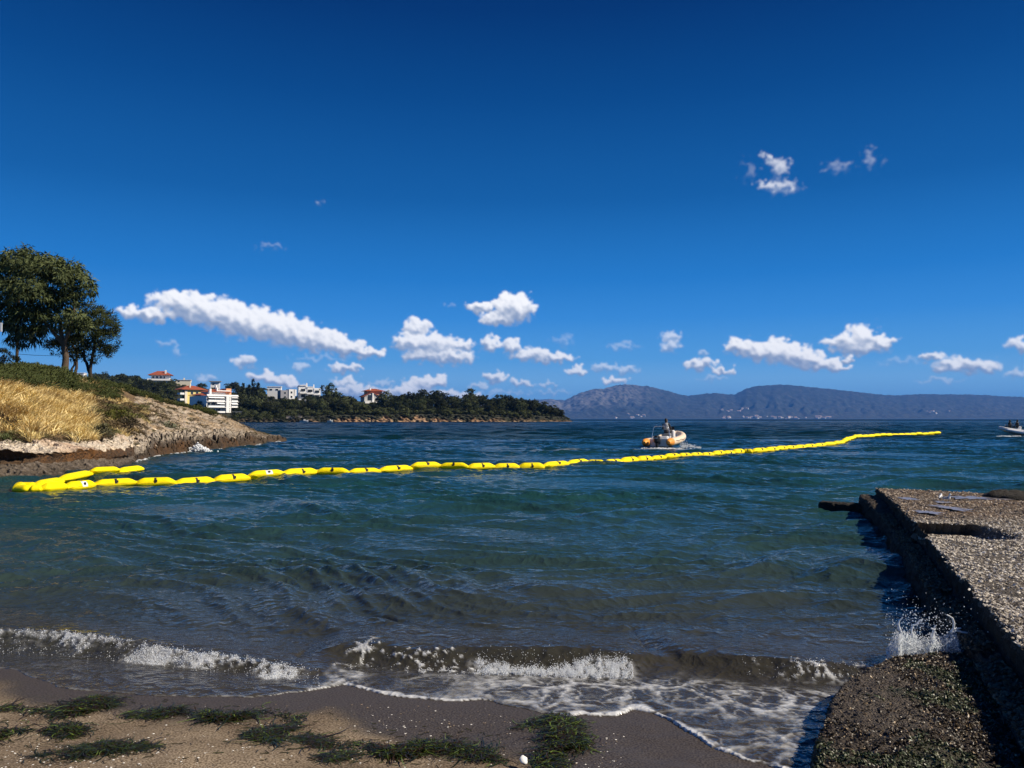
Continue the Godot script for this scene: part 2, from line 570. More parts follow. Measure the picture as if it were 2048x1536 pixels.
func swell(x: float, d: float, finest: float) -> float:
	var wx := w_warp.get_noise_2d(x, d) * 1.6
	var wd := w_warp.get_noise_2d(x + 90.0, d - 40.0) * 1.6
	var g := 0.75 + 0.9 * w_gust.get_noise_2d(x, d * 1.4)
	var h := 0.0
	var ex := x + wx
	var ed := d + wd
	for k in w_kx.size():
		if w_len[k] < finest: continue
		var ph := ex * w_kx[k] + ed * w_kd[k] + w_ph[k]
		h += w_amp[k] * ((exp(sin(ph) - 1.0) * 1.9 - 0.85) if w_len[k] > 1.3 else (1.15 - 1.8 * absf(sin(ph * 0.5))))
	h *= g * (1.0 + 0.45 * finest)
	if finest < 0.6:
		h += 0.026 * (w_chop.get_noise_2d(x * 0.85 + wx, d * 1.5 + wd)) * g
	return h

# [height, foam, brown]
func sea(x: float, d: float, finest: float) -> Array:
	var calm := smoothstep(4.6, 7.8, d)
	var h := swell(x, d, finest) * lerpf(0.26, 1.0, calm)
	var foam := 0.0
	var brown := 0.0
	if d < 9.5:
		var here := shore_bin(x)
		var edge: Array = here[0]
		var sf: Array = here[1]
		var e: float = edge[1] + f_soft.get_noise_2d(x * 2.0, 3.0) * 0.03
		var ground := beach(x, d)
		var soft := f_soft.get_noise_2d(x, d)
		var fine := f_fine.get_noise_2d(x, d)
		var front := 0.0
		var face := 0.0
		var reach := 0.0
		for w in 3:
			var c: Array = here[2 + w]
			if c[2] < 0.004: continue
			var px: float = c[3]
			var s: float = d - c[1] + soft * 0.05
			if absf(s) > 1.6: continue
			var back: float = 0.55 if w != 0 else 0.45
			var k := exp(-pow(s / back, 2.0)) if s > 0.0 else exp(-pow(s / 0.13, 2.0))
			h = h * (1.0 - 0.7 * k) + c[2] * k
			brown = maxf(brown, (exp(-pow((s + 0.05) / 0.22, 2.0)) * c[2] / 0.16))
			if s < 0.0: front = maxf(front, k)
			face = maxf(face, (smoothstep(-0.42, -0.24, s) if s < 0.0 else 1.0) * smoothstep(0.01, 0.05, c[2]))
			reach = maxf(reach, 1.0 if s < 0.05 else 0.0)
			var q := 0.0
			if w == 0:
				var dens := smoothstep(-700, 0, px) * smoothstep(640, 560, px)
				if s < 0.03 and s > -0.5:
					q = dens * lerpf(0.35, 1.0, smoothstep(-0.25, 0.25, f_soft.get_noise_1d(x * 0.7 + 40.0))) * smoothstep(0.02, -0.04, s + soft * 0.05) * smoothstep(-0.20, -0.09, s + soft * 0.10)
					q *= smoothstep(-0.35, 0.40, fine * 0.8 + soft * 0.7)
			elif w == 1:
				var main := smoothstep(925, 1010, px + soft * 40.0) * smoothstep(1285, 1215, px + soft * 30.0)
				if s < -0.02 and s > -0.45:
					var arch := 0.5 + 0.5 * sin(px * 0.021 + 1.2) + 0.35 * soft
					q = main * smoothstep(-0.05 - 0.12 * (1.0 - arch), -0.12 - 0.14 * (1.0 - arch), s) * smoothstep(-0.38, -0.25, s + fine * 0.1)
					q *= smoothstep(-0.35, 0.2, fine + 0.25 * soft)
				if s > -0.3 and s < 0.25 and px < 760:
					q = maxf(q, smoothstep(0.10, 0.02, f_lace2.get_noise_2d(x * 0.8, d * 0.6) + 1.0 - 0.25 * soft) * smoothstep(620, 680, px) * smoothstep(770, 730, px) * 0.7 * smoothstep(-0.1, 0.3, soft))
				if px > 730 and px < 960 and s < 0.0 and s > -0.3:
					q = maxf(q, smoothstep(0.38, 0.55, fine + 0.6 * soft))
			else:
				var dens := smoothstep(1470, 1560, px) * smoothstep(1800, 1700, px)
				if s < 0.02 and s > -0.3:
					q = dens * smoothstep(0.32, 0.6, fine + soft * 0.8 + 0.15 * smoothstep(1600, 1680, px)) * smoothstep(-0.25, -0.05, s)
			foam = maxf(foam, q)
		if d > e:
			var film := 0.010 * smoothstep(-0.01, 0.16, d - e)
			h = maxf(h, ground + film + 0.003) if reach > 0.0 or d < 5.2 else maxf(h, ground + 0.02)
			# foam rope along the edge
			var off := d - e
			var br: float = sf[2] * maxf(0.25, 0.9 + 1.5 * soft)
			foam = maxf(foam, sf[1] * smoothstep(br * 2.0, br * 0.7, off) * smoothstep(-0.35, 0.25, fine + soft * 0.5 + 0.35 * float(sf[1])))
			# lace left on the backwash
			if reach > 0.0 or (x > 1.0 and d < 5.0):
				var lx := x + soft * 0.14
				var ld := d + f_soft.get_noise_2d(x + 30.0, d) * 0.14
				var l1 := f_lace.get_noise_2d(lx * 0.8, ld * 0.62) + 1.0
				var l2 := f_lace2.get_noise_2d(lx * 0.9, ld * 0.6) + 1.0
				var patch := smoothstep(-0.35, 0.35, f_soft.get_noise_2d(x * 0.4 + 12.0, d * 0.7) + (float(sf[3]) - 0.5))
				var lace := maxf(smoothstep(0.26, 0.05, l1), smoothstep(0.20, 0.03, l2) * 0.65)
				foam = maxf(foam, lace * patch * float(sf[3]) * smoothstep(0.0, 0.05, off) * clampf(0.75 + fine, 0, 1) * (1.0 - face))
			h += foam * 0.007 * smoothstep(0.0, 0.02, off)
		else:
			h = ground + 0.003 - 1.2 * (e - d)
	elif d > 33.0 and d < 44.0:
		# wake of the orange-tubed boat
		var t := clampf((x + 6.0) / 14.0, 0.0, 1.0)
		if x > -8.0 and x < 9.5:
			var c := lerpf(36.6, 40.0, t) + w_warp.get_noise_2d(x * 3.0, 8.0) * 0.5
			var b := lerpf(0.10, 0.5, t)
			var ff := f_soft.get_noise_2d(x * 0.5, d * 0.4)
			foam = smoothstep(b, b * 0.3, absf(d - c)) * lerpf(0.16, 0.6, t * t) * smoothstep(-0.35, 0.3, ff)
	return [h, foam, brown]

var tint_at := -1.0
var tint_row: Array = []
func water_tint(x: float, d: float, foam: float, brown: float) -> Color:
	if d != tint_at:
		tint_at = d
		tint_row = lookup([[3.0, 0.060, 0.051, 0.042], [5.0, 0.052, 0.048, 0.038], [6.5, 0.036, 0.048, 0.044], [9.0, 0.025, 0.058, 0.056], [16.0, 0.015, 0.066, 0.067], [30.0, 0.009, 0.050, 0.056], [70.0, 0.0035, 0.026, 0.038], [200.0, 0.0015, 0.013, 0.028], [800.0, 0.001, 0.010, 0.026]], d)
	var c := Color(tint_row[1], tint_row[2], tint_row[3])
	# pale sand shows as turquoise patches under the left of the bay
	var patch := smoothstep(0.0, 0.5, w_gust.get_noise_2d(x * 0.8 + 33.0, d)) * smoothstep(7.0, 10.0, d) * smoothstep(40.0, 18.0, d)
	c = c.lerp(Color(0.022, 0.074, 0.068), patch * 0.6)
	c = c.lerp(Color(0.030, 0.029, 0.017), clampf(brown, 0, 1) * 0.8)
	return c.lerp(Color(0.80, 0.82, 0.84), clampf(foam, 0, 1))

func sea_sheet(d0: float, d1: float, step: float, u0: float, u1: float, du: float) -> ArrayMesh:
	var nr := ceili(log(d1 / d0) / step) + 1
	var nc := ceili((u1 - u0) / du) + 1
	var pos := PackedVector3Array(); pos.resize(nr * nc)
	var col := PackedColorArray(); col.resize(nr * nc)
	var uv := PackedVector2Array(); uv.resize(nr * nc)
	for i in nr:
		var d := d0 * pow(d1 / d0, float(i) / (nr - 1))
		var finest := maxf(0.0, d * maxf(step, du) * 2.2)
		for j in nc:
			var x := lerpf(u0, u1, float(j) / (nc - 1)) * d
			var s := sea(x, d, finest)
			var k := i * nc + j
			pos[k] = Vector3(x, s[0], -d)
			col[k] = water_tint(x, d, s[1], s[2])
			uv[k] = Vector2(x, d)
	return grid_mesh(pos, col, nr, nc, uv)

func make_sea() -> void:
	prepare_sea()
	var m := StandardMaterial3D.new()
	m.resource_name = "sea_water"
	m.transparency = BaseMaterial3D.TRANSPARENCY_ALPHA
	m.albedo_color = Color(1, 1, 1, 0.72)
	m.vertex_color_use_as_albedo = true
	m.vertex_color_is_srgb = true
	m.roughness = 0.09
	m.metallic_specular = 0.33
	m.cull_mode = BaseMaterial3D.CULL_DISABLED
	m.heightmap_enabled = true
	m.heightmap_texture = noise_tex(noise(FastNoiseLite.TYPE_SIMPLEX_SMOOTH, 0.011, 51, 4, FastNoiseLite.FRACTAL_RIDGED), 1024)
	m.heightmap_scale = 2.2
	m.uv1_scale = Vector3(0.30, 0.38, 1)
	var fm := m.duplicate() as StandardMaterial3D
	fm.metallic_specular = 0.07
	fm.roughness = 0.15
	fm.heightmap_scale = 6.0
	var near := ground("sea", sea_sheet(3.25, 9.2, 0.0026, -0.95, 0.95, 0.0026), m, "shallow water with small breakers and foam at the beach")
	var mid := ground("sea", sea_sheet(9.2, 60.0, 0.0036, -1.0, 1.0, 0.0036), m, "choppy teal water of the bay")
	var far := ground("sea", sea_sheet(60.0, 620.0, 0.005, -1.05, 1.05, 0.006), fm, "dark blue open water")
	var s := Soup.new()
	var z := -620.0
	var deep := Color(0.001, 0.008, 0.022)
	s.quad(Vector3(-18000, -0.03, z), Vector3(-18000, -0.03, -17500), Vector3(18000, -0.03, -17500), Vector3(18000, -0.03, z), deep)
	ground("sea", s.mesh(), tinted("far_water", 0.4, 0.12), "far water below the mountains")

	# sand
	var nr := 330
	var nc := 420
	var pos := PackedVector3Array(); pos.resize(nr * nc)
	var col := PackedColorArray(); col.resize(nr * nc)
	var uv := PackedVector2Array(); uv.resize(nr * nc)
	var wet_map := Image.create(256, 256, false, Image.FORMAT_L8)
	for y in 256:
		for x in 256:
			var wx := lerpf(-6.0, 6.0, x / 255.0)
			var wd := lerpf(1.5, 8.0, y / 255.0)
			wet_map.set_pixel(x, y, Color.from_hsv(0, 0, lerpf(0.95, 0.52, wetness(wx, wd))))
	for i in nr:
		var d := lerpf(1.5, 8.0, float(i) / (nr - 1))
		for j in nc:
			var x := lerpf(-6.0, 6.0, float(j) / (nc - 1))
			var k := i * nc + j
			var wet := wetness(x, d)
			var g := f_fine.get_noise_2d(x * 1.2, d * 1.2)
			var y := beach(x, d) + g * 0.004 * (1.0 - wet)
			pos[k] = Vector3(x, y, -d)
			var dry := Color(0.33, 0.265, 0.19).lerp(Color(0.185, 0.142, 0.098), clampf(0.5 + b_soft.get_noise_2d(x * 1.5 + 8.0, d * 2.0), 0, 1))
			col[k] = dry.lerp(Color(0.090, 0.078, 0.066), wet)
			uv[k] = Vector2((x + 6.0) / 12.0, (d - 1.5) / 6.5)
	var sand := tinted("sand", 1.0, 0.3)
	sand.roughness_texture = ImageTexture.create_from_image(wet_map)
	sand.detail_enabled = true
	sand.detail_blend_mode = BaseMaterial3D.BLEND_MODE_MUL
	sand.detail_uv_layer = BaseMaterial3D.DETAIL_UV_2
	sand.detail_albedo = noise_tex(noise(FastNoiseLite.TYPE_SIMPLEX, 0.075, 61, 4), 1024, [[0.0, Color(0.45, 0.43, 0.42)], [0.38, Color(0.72, 0.70, 0.68)], [0.55, Color(0.90, 0.89, 0.88)], [0.8, Color(1, 1, 1)]])
	sand.uv2_triplanar = true
	sand.uv2_scale = Vector3.ONE * 0.8
	ground("beach", grid_mesh(pos, col, nr, nc, uv), sand, "sandy beach, dry and golden near the lens and dark where the swash has wetted it")

	# sea floor
	nr = 60
	nc = 60
	pos.resize(nr * nc)
	col.resize(nr * nc)
	for i in nr:
		var d := 7.9 * pow(60.0, float(i) / (nr - 1))
		for j in nc:
			var x := lerpf(-1.3, 1.3, float(j) / (nc - 1)) * d
			pos[i * nc + j] = Vector3(x, beach(x, d) - 0.01, -d)
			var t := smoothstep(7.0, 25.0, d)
			col[i * nc + j] = Color(0.06, 0.06, 0.05).lerp(Color(0.004, 0.02, 0.024), t)  # dark seagrass tone seaward, also standing in for light absorbed by deep water
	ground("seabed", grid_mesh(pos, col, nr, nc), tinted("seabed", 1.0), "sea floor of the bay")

func wetness(x: float, d: float) -> float:
	var e: float = lookup(swash, x)[1]
	var reach: float = lookup([[-6.0, 0.12], [-2.2, 0.22], [-1.2, 0.35], [-0.4, 0.62], [0.2, 0.75], [0.6, 1.2], [1.0, 2.0], [6.0, 2.0]], x)[1]
	return smoothstep(reach + 0.22, reach - 0.05, e - d + 0.16 * b_soft.get_noise_2d(x * 1.6, d * 2.0))

# ---------------------------------------------------------------- land: near headland, far headland, mountains
# columns of the near headland: photo column, row of the waterline, then pairs of row and metres behind the waterline
var cape: Array = [
	[-420, 985, 966, 0.2, 950, 1.0, 918, 1.0, 902, 2.5, 850, 4.5, 780, 8, 715, 14],
	[0, 962, 946, 0.15, 931, 1.0, 903, 0.95, 889, 2.5, 850, 5, 790, 9, 744, 16],
	[60, 959, 944, 0.2, 928, 1.1, 907, 1.0, 887, 2.6, 850, 5.5, 795, 10, 742, 19],
	[125, 953, 938, 0.3, 925, 1.2, 906, 1.15, 889, 3.0, 860, 6, 810, 12, 752, 20],
	[185, 947, 932, 0.4, 923, 1.3, 904, 1.35, 887, 3.5, 858, 7, 815, 13, 766, 20],
	[235, 937, 927, 0.4, 920, 1.2, 900, 1.3, 880, 3.5, 850, 7, 815, 13, 776, 20],
	[268, 925, 919, 0.3, 915, 0.7, 896, 1.0, 872, 3.0, 845, 7, 818, 12, 785, 19],
	[320, 912, 904, 0.2, 893, 0.5, 878, 0.9, 862, 2.5, 845, 6, 828, 10, 803, 18],
	[380, 905, 895, 0.3, 884, 0.7, 870, 1.2, 857, 4, 845, 9, 832, 13, 817, 19],
	[440, 899, 889, 0.4, 881, 1.0, 869, 2.0, 859, 5, 849, 9, 839, 13, 831, 17],
	[480, 894, 886, 0.5, 878, 1.4, 872, 3.0, 865, 5, 859, 8, 853, 11, 849, 14],
	[520, 889, 882, 0.6, 877, 1.5, 873, 3.0, 871, 4.5, 869, 6, 868, 7, 868, 8],
	[556, 884, 879, 0.5, 876, 1.0, 874, 1.8, 873, 2.2, 874, 2.6, 875, 3.0, 877, 3.4],
	[572, 882, 882, 0.3, 881, 0.6, 881, 0.9, 881, 1.2, 882, 1.5, 883, 1.8, 885, 2.0],
]
var c_big := noise(FastNoiseLite.TYPE_SIMPLEX_SMOOTH, 0.55, 71, 4)
var c_rock := noise(FastNoiseLite.TYPE_SIMPLEX_SMOOTH, 2.1, 72, 4, FastNoiseLite.FRACTAL_RIDGED)
var c_fine := noise(FastNoiseLite.TYPE_SIMPLEX_SMOOTH, 5.5, 73, 4)

func cape_knots(px: float) -> Array:   # [depth, height] knots from under water to behind the crest
	var c := lookup(cape, px)
	var d0 := away(c[1])
	var out := [[d0 - 1.2, -0.8], [d0 - 0.02, -0.02]]
	for k in 7:
		var d: float = d0 + c[3 + 2 * k]
		out.append([d, high(c[2 + 2 * k], d)])
	var l: Array = out[-1]
	out.append([l[0] + 6.0, l[1] - 0.5])
	out.append([l[0] + 30.0, minf(l[1] - 2.0, 1.0) if px < 540 else -1.0])
	return out

# height of the near headland at a column and depth
func cape_height(px: float, d: float) -> float:
	var k := cape_knots(px)
	for i in range(1, k.size()):
		if d <= k[i][0]:
			var t: float = clampf((d - k[i - 1][0]) / maxf(k[i][0] - k[i - 1][0], 0.01), 0, 1)
			return lerpf(k[i - 1][1], k[i][1], t)
	return k[-1][1]

func make_cape() -> void:
	var share := [6, 8, 16, 18, 26, 26, 24, 26, 10, 8]
	var nr := 1
	for s in share: nr += s
	var cols := []
	var px := -430.0
	while px < 574.0:
		cols.append(px)
		px += 2.6
	var nc := cols.size()
	var pos := PackedVector3Array(); pos.resize(nr * nc)
	var col := PackedColorArray(); col.resize(nr * nc)
	for j in nc:
		var kn := cape_knots(cols[j])
		var i := 0
		for seg in share.size():
			var n: int = share[seg]
			for q in (n + 1 if seg == share.size() - 1 else n):
				var t := float(q) / n
				var d := lerpf(kn[seg][0], kn[seg + 1][0], t)
				var h := lerpf(kn[seg][1], kn[seg + 1][1], t)
				var p := spot(cols[j], d, h)
				var where := seg + t
				var big := c_big.get_noise_3dv(p)
				var rock := c_rock.get_noise_3d(p.x * 0.6, p.y * 1.6, p.z * 0.5)
				var fine := c_fine.get_noise_3dv(p)
				var rough := smoothstep(0.5, 2.0, where) * (1.0 - 0.75 * smoothstep(5.6, 6.6, where))
				if cols[j] < 262: rough *= 0.5
				if cols[j] > 300: rough = smoothstep(0.5, 1.6, where) * (1.7 - 1.05 * smoothstep(3.5, 5.0, where)) * (1.0 - 0.3 * smoothstep(480, 560, cols[j]))
				p.y += (rock * 0.22 + fine * 0.10 + big * 0.16) * rough + big * 0.12 * smoothstep(4.0, 6.0, where)
				p.z += (rock * 0.26 + fine * 0.18) * rough
				p.x += fine * 0.08 * rough
				if cols[j] < 275.0 and seg == 3: # under the lip the stone is hollowed out
					p.z -= sin(t * PI) * 0.35 * smoothstep(275.0, 240.0, cols[j])
				var k := i * nc + j
				pos[k] = p
				col[k] = cape_color(cols[j], where, p, big, rock, fine)
				i += 1
	var m := grainy("headland_stone", 0.9, [[0.0, Color(0.42, 0.40, 0.38)], [0.35, Color(0.75, 0.74, 0.72)], [0.65, Color(1, 1, 1)], [1.0, Color(1, 1, 1)]], 5.0, 0.95, 75, 0.02, 5)
	ground("headland", grid_mesh(pos, col, nr, nc), m, "low rocky headland with dry grass on its slope and an undercut ledge at the water")

func cape_color(px: float, where: float, p: Vector3, big: float, rock: float, fine: float) -> Color:
	var cream := Color(0.68, 0.55, 0.39)
	var pale := Color(0.70, 0.61, 0.50)
	var grey := Color(0.20, 0.165, 0.135)
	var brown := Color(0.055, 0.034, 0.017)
	var rust := Color(0.16, 0.065, 0.012)
	var shelf := Color(0.115, 0.090, 0.066)
	var soil := Color(0.38, 0.25, 0.12)
	var earth := Color(0.13, 0.085, 0.045)
	var c: Color
	if px < 270.0:
		var wet := Color(0.045, 0.033, 0.022)
		if where < 1.4: c = wet
		elif where < 3.0: c = wet.lerp(shelf, smoothstep(1.5, 2.1, where)).lerp(grey * 1.2, clampf(fine * 1.2, 0, 0.5))
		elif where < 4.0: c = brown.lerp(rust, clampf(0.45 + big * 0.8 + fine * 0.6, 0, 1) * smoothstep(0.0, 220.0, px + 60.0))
		elif where < 5.2: c = cream.lerp(pale, clampf(0.5 + rock, 0, 1)).lerp(Color(0.5, 0.3, 0.18), clampf(big * 1.2, 0, 0.6)).lerp(grey, clampf(-fine * 1.6 + 0.05, 0, 0.55))
		else: c = earth.lerp(soil, clampf(0.3 + big, 0, 1))
		c = c.lerp(earth, smoothstep(4.9, 5.3, where) * 0.6)
	else:
		var top := cream.lerp(pale, clampf(0.4 + rock * 0.8, 0, 1))
		var upper := top.lerp(soil, clampf(0.25 + big * 1.4, 0, 0.8)).lerp(earth, clampf(fine * 1.5 - 0.05, 0, 0.7)).lerp(grey, clampf(rock * 1.4 - 0.35, 0, 0.55))
		c = upper.lerp(top.lerp(grey, clampf(0.45 + fine * 1.6, 0, 0.85)), smoothstep(4.7, 4.0, where))
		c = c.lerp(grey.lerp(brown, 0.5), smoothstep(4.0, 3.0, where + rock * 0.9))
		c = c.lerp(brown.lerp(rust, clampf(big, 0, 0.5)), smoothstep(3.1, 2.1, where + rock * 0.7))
		c = c.lerp(Color(0.09, 0.062, 0.038), smoothstep(475.0, 535.0, px + fine * 25.0) * 0.75)
	return c * (0.85 + 0.3 * clampf(0.5 + fine, 0, 1))

# far headland: column, shore depth, then rows and metres behind the shore
var far_cape: Array = [
	[-200, 380, 838, 6, 815, 60, 770, 220], [150, 380, 838, 6, 815, 60, 768, 220], [300, 385, 836, 6, 815, 60, 766, 220], [400, 388, 836, 6, 824, 16, 776, 205], [470, 390, 837, 6, 825, 18, 786, 190],
	[540, 396, 838, 6, 825, 30, 793, 170], [600, 400, 835, 6, 822, 50, 797, 150], [680, 405, 832, 6, 820, 50, 805, 140], [750, 410, 831, 6, 819, 50, 808, 120], [850, 420, 830, 6, 821, 40, 812, 95],
	[950, 430, 831, 6, 822, 40, 815, 85], [1020, 440, 832, 6, 825, 38, 819, 75], [1080, 450, 833, 6, 829, 28, 824, 55], [1115, 460, 835, 5, 832, 14, 831, 28], [1134, 466, 838, 4, 838, 9, 839, 16], [1146, 470, 845, 3, 847, 6, 850, 10],
]

func far_knots(px: float) -> Array:
	var c := lookup(far_cape, px)
	var out := [[c[1] - 4.0, -1.0], [c[1], 0.0]]
	for k in 3:
		var d: float = c[1] + c[3 + 2 * k]
		out.append([d, high(c[2 + 2 * k], d)])
	out.append([out[-1][0] + 60.0, out[-1][1] - 3.0])
	out.append([out[-1][0] + 150.0, 0.0])
	return out

func far_height(px: float, d: float) -> float:
	var k := far_knots(px)
	for i in range(1, k.size()):
		if d <= k[i][0]:
			return lerpf(k[i - 1][1], k[i][1], clampf((d - k[i - 1][0]) / (k[i][0] - k[i - 1][0]), 0, 1))
	return k[-1][1]

func far_spot(px: float, back: float) -> Vector3:
	var d: float = lookup(far_cape, px)[1] + back
	return spot(px, d, far_height(px, d))

func make_far_cape() -> void:
	var share := [3, 16, 10, 10, 4, 3]
	var nr := 1
	for s in share: nr += s
	var cols := []
	var px := -220.0
	while px < 1147.0:
		cols.append(px)
		px += 3.0
	var nc := cols.size()
	var pos := PackedVector3Array(); pos.resize(nr * nc)
	var col := PackedColorArray(); col.resize(nr * nc)
	for j in nc:
		var kn := far_knots(cols[j])
		var i := 0
		for seg in share.size():
			var n: int = share[seg]
			for q in (n + 1 if seg == share.size() - 1 else n):
				var t := float(q) / n
				var d := lerpf(kn[seg][0], kn[seg + 1][0], t)
				var h := lerpf(kn[seg][1], kn[seg + 1][1], t)
				var p := spot(cols[j], d, h)
				var big := c_big.get_noise_3dv(p * 0.12)
				var rock := c_rock.get_noise_3dv(p * 0.16)
				var fine := c_fine.get_noise_3dv(p * 0.2)
				var cliff := smoothstep(0.9, 1.1, seg + t) * smoothstep(2.4, 1.9, seg + t)
				p.z += (rock * 2.2 + fine * 1.0) * cliff
				p.y += (rock * 0.8 + fine * 0.5) * cliff + big * smoothstep(1.8, 2.6, seg + t) * 0.8
				var tan_c := Color(0.40, 0.27, 0.16).lerp(Color(0.30, 0.17, 0.09), clampf(0.5 + big * 1.5, 0, 1)).lerp(Color(0.12, 0.085, 0.055), clampf(-fine * 2.2 + 0.15, 0, 0.9))
				var green := Color(0.018, 0.022, 0.011).lerp(Color(0.06, 0.055, 0.03), clampf(fine * 1.4, 0, 1))
				var g := smoothstep(1.9, 2.2, seg + t + fine * 0.6)
				g = maxf(g, smoothstep(660.0, 600.0, cols[j]) * 0.85)
				g = maxf(g, smoothstep(960.0, 1010.0, cols[j]) * smoothstep(0.9, 1.3, seg + t + fine * 0.5) * 0.9)
				g = maxf(g, smoothstep(1.08, 1.45, seg + t + c_big.get_noise_1d(cols[j] * 0.05) * 0.9))
				pos[i * nc + j] = p
				col[i * nc + j] = tan_c.lerp(green, clampf(g, 0, 1))
				i += 1
	ground("far_headland", grid_mesh(pos, col, nr, nc), tinted("far_ground", 1.0), "far wooded headland with a low tan cliff along the water")

# mountains
var ridge_line: Array = [[700, 812], [900, 808], [1000, 806], [1080, 801], [1095, 799], [1112, 799], [1126, 803], [1140, 795], [1155, 787], [1180, 779], [1195, 777], [1210, 776], [1225, 772], [1240, 769], [1258, 768], [1275, 770], [1295, 772], [1310, 775], [1330, 780], [1355, 787], [1372, 791], [1390, 790], [1415, 787], [1430, 786], [1450, 788], [1470, 789], [1490, 778], [1510, 772], [1540, 770], [1570, 769], [1600, 772], [1650, 777], [1700, 782], [1750, 788], [1790, 791], [1820, 789], [1850, 788], [1900, 789], [1950, 789], [2000, 792], [2048, 794], [2200, 796], [2500, 790], [2900, 800]]

func hill_height(px: float, t: float) -> float:   # t from the coast (0) to the ridge (1)
	var top := high(lookup(ridge_line, px)[1] + 1.6 * c_fine.get_noise_1d(px * 0.02) + 1.4 * c_rock.get_noise_1d(px * 0.03) * smoothstep(1420, 1330, px), 12500.0)
	var n := c_rock.get_noise_2d(px * 0.010, t * 0.9 + 4.0)
	var n2 := c_big.get_noise_2d(px * 0.035, t * 5.0)
	var n3 := c_fine.get_noise_2d(px * 0.012, t * 1.5)
	var shape := 0.22 * t + 0.78 * pow(t, 1.9)
	return top * (shape + (n * 0.09 + n2 * 0.05 + n3 * 0.06) * sin(PI * clampf(t, 0, 1)) * 0.95)

func make_mountains() -> void:
	var nr := 64
	var nc := 560
	var pos := PackedVector3Array(); pos.resize(nr * nc)
	var col := PackedColorArray(); col.resize(nr * nc)
	for i in nr:
		var t := float(i) / (nr - 12)
		for j in nc:
			var px := lerpf(900.0, 2900.0, float(j) / (nc - 1))
			var d := lerpf(9000.0, 12500.0, t)
			var h := hill_height(px, minf(t, 1.0)) - maxf(t - 1.0, 0.0) * 1500.0
			if i == 0: h = -5.0
			pos[i * nc + j] = spot(px, d, h)
			var n := c_fine.get_noise_2d(px * 0.05, t * 6.0)
			var n2 := c_rock.get_noise_2d(px * 0.02, t * 3.0 + 9.0)
			var wood := Color(0.010, 0.017, 0.012).lerp(Color(0.030, 0.034, 0.026), clampf(0.35 + n * 1.5, 0, 1))
			var bare := Color(0.19, 0.18, 0.175)
			var stony := smoothstep(1360.0, 1200.0, px) * smoothstep(0.35, 0.75, t) * clampf(0.35 + n2 * 0.9 + n * 1.2, 0, 1)
			stony = maxf(stony, 0.25 * clampf(n2 + n - 0.3, 0, 1))
			col[i * nc + j] = wood.lerp(bare, clampf(stony, 0, 1))
	ground("mountains", grid_mesh(pos, col, nr, nc), tinted("mountain_ground", 1.0), "blue hazy mountains across the gulf")
	# the lower range seen to the left, behind
	nr = 14
	nc = 120
	pos.resize(nr * nc)
	col.resize(nr * nc)
	for i in nr:
		var t := float(i) / (nr - 4)
		for j in nc:
			var px := lerpf(500.0, 1180.0, float(j) / (nc - 1))
			var top := high(799.0 + 14.0 * smoothstep(1100, 900, px) + 16.0 * smoothstep(1115, 1180, px) + 2.0 * c_big.get_noise_2d(px * 0.06, 3.0), 17000.0)
			pos[i * nc + j] = spot(px, lerpf(14500.0, 17000.0, t), -5.0 if i == 0 else top * (sin(minf(t, 1.0) * PI / 2) - maxf(0.0, t - 1.0)))
			col[i * nc + j] = Color(0.06, 0.06, 0.045)
	ground("mountains", grid_mesh(pos, col, nr, nc), tinted("mountain_ground"), "lower and paler range behind the left end of the mountains")

	# villages at the foot of the mountains: every house a small block with a roof
	var s := Soup.new()
	s.box(Vector3(0, 4, 0), Vector3(16, 8, 12), Color(0.75, 0.74, 0.70))
	var y := 8.0
	for e in [[Vector3(-9, y, -7), Vector3(9, y, -7), Vector3(9, y + 3.5, 0), Vector3(-9, y + 3.5, 0)], [Vector3(9, y, 7), Vector3(-9, y, 7), Vector3(-9, y + 3.5, 0), Vector3(9, y + 3.5, 0)]]:
		s.quad(e[0], e[3], e[2], e[1], Color(0.45, 0.32, 0.26))
	var house := s.mesh()
	var r := rng(90)
	var m := tinted("village_house")
	var towns := [[1440, 1560, 0.02, 0.14, 26, "tiny white house in the seaside town at the foot of the mountains", "houses of the far seaside town"],
		[1556, 1660, 0.01, 0.10, 20, "tiny white house at the right end of the far seaside town", "houses at the right end of the far town"],
		[1438, 1495, 0.36, 0.42, 14, "tiny pale house in the row halfway up the right mountain", "houses of the far hillside row"],
		[1210, 1300, 0.03, 0.18, 10, "tiny white house scattered below the stony left peak", "houses below the far left peak"],
		[1850, 1900, 0.3, 0.45, 8, "tiny pale house on the long low ridge far right", "houses of the far right ridge"]]
	for t in towns:
		for k in int(t[4]):
			var px := r.randf_range(t[0], t[1])
			var f := r.randf_range(t[2], t[3])
			if t[2] > 0.35 and t[0] < 1500: f = lerpf(0.36, 0.44, (px - 1438) / 57.0) + r.randf_range(-0.01, 0.01)
			var o := part("village_house", house, m, self, spot(px, lerpf(9000, 12500, f), hill_height(px, f) - 2.0))
			o.rotation.y = r.randf_range(-0.8, 0.8)
			o.scale = Vector3.ONE * r.randf_range(0.9, 2.2)
			tag(o, t[5], "house", t[6])

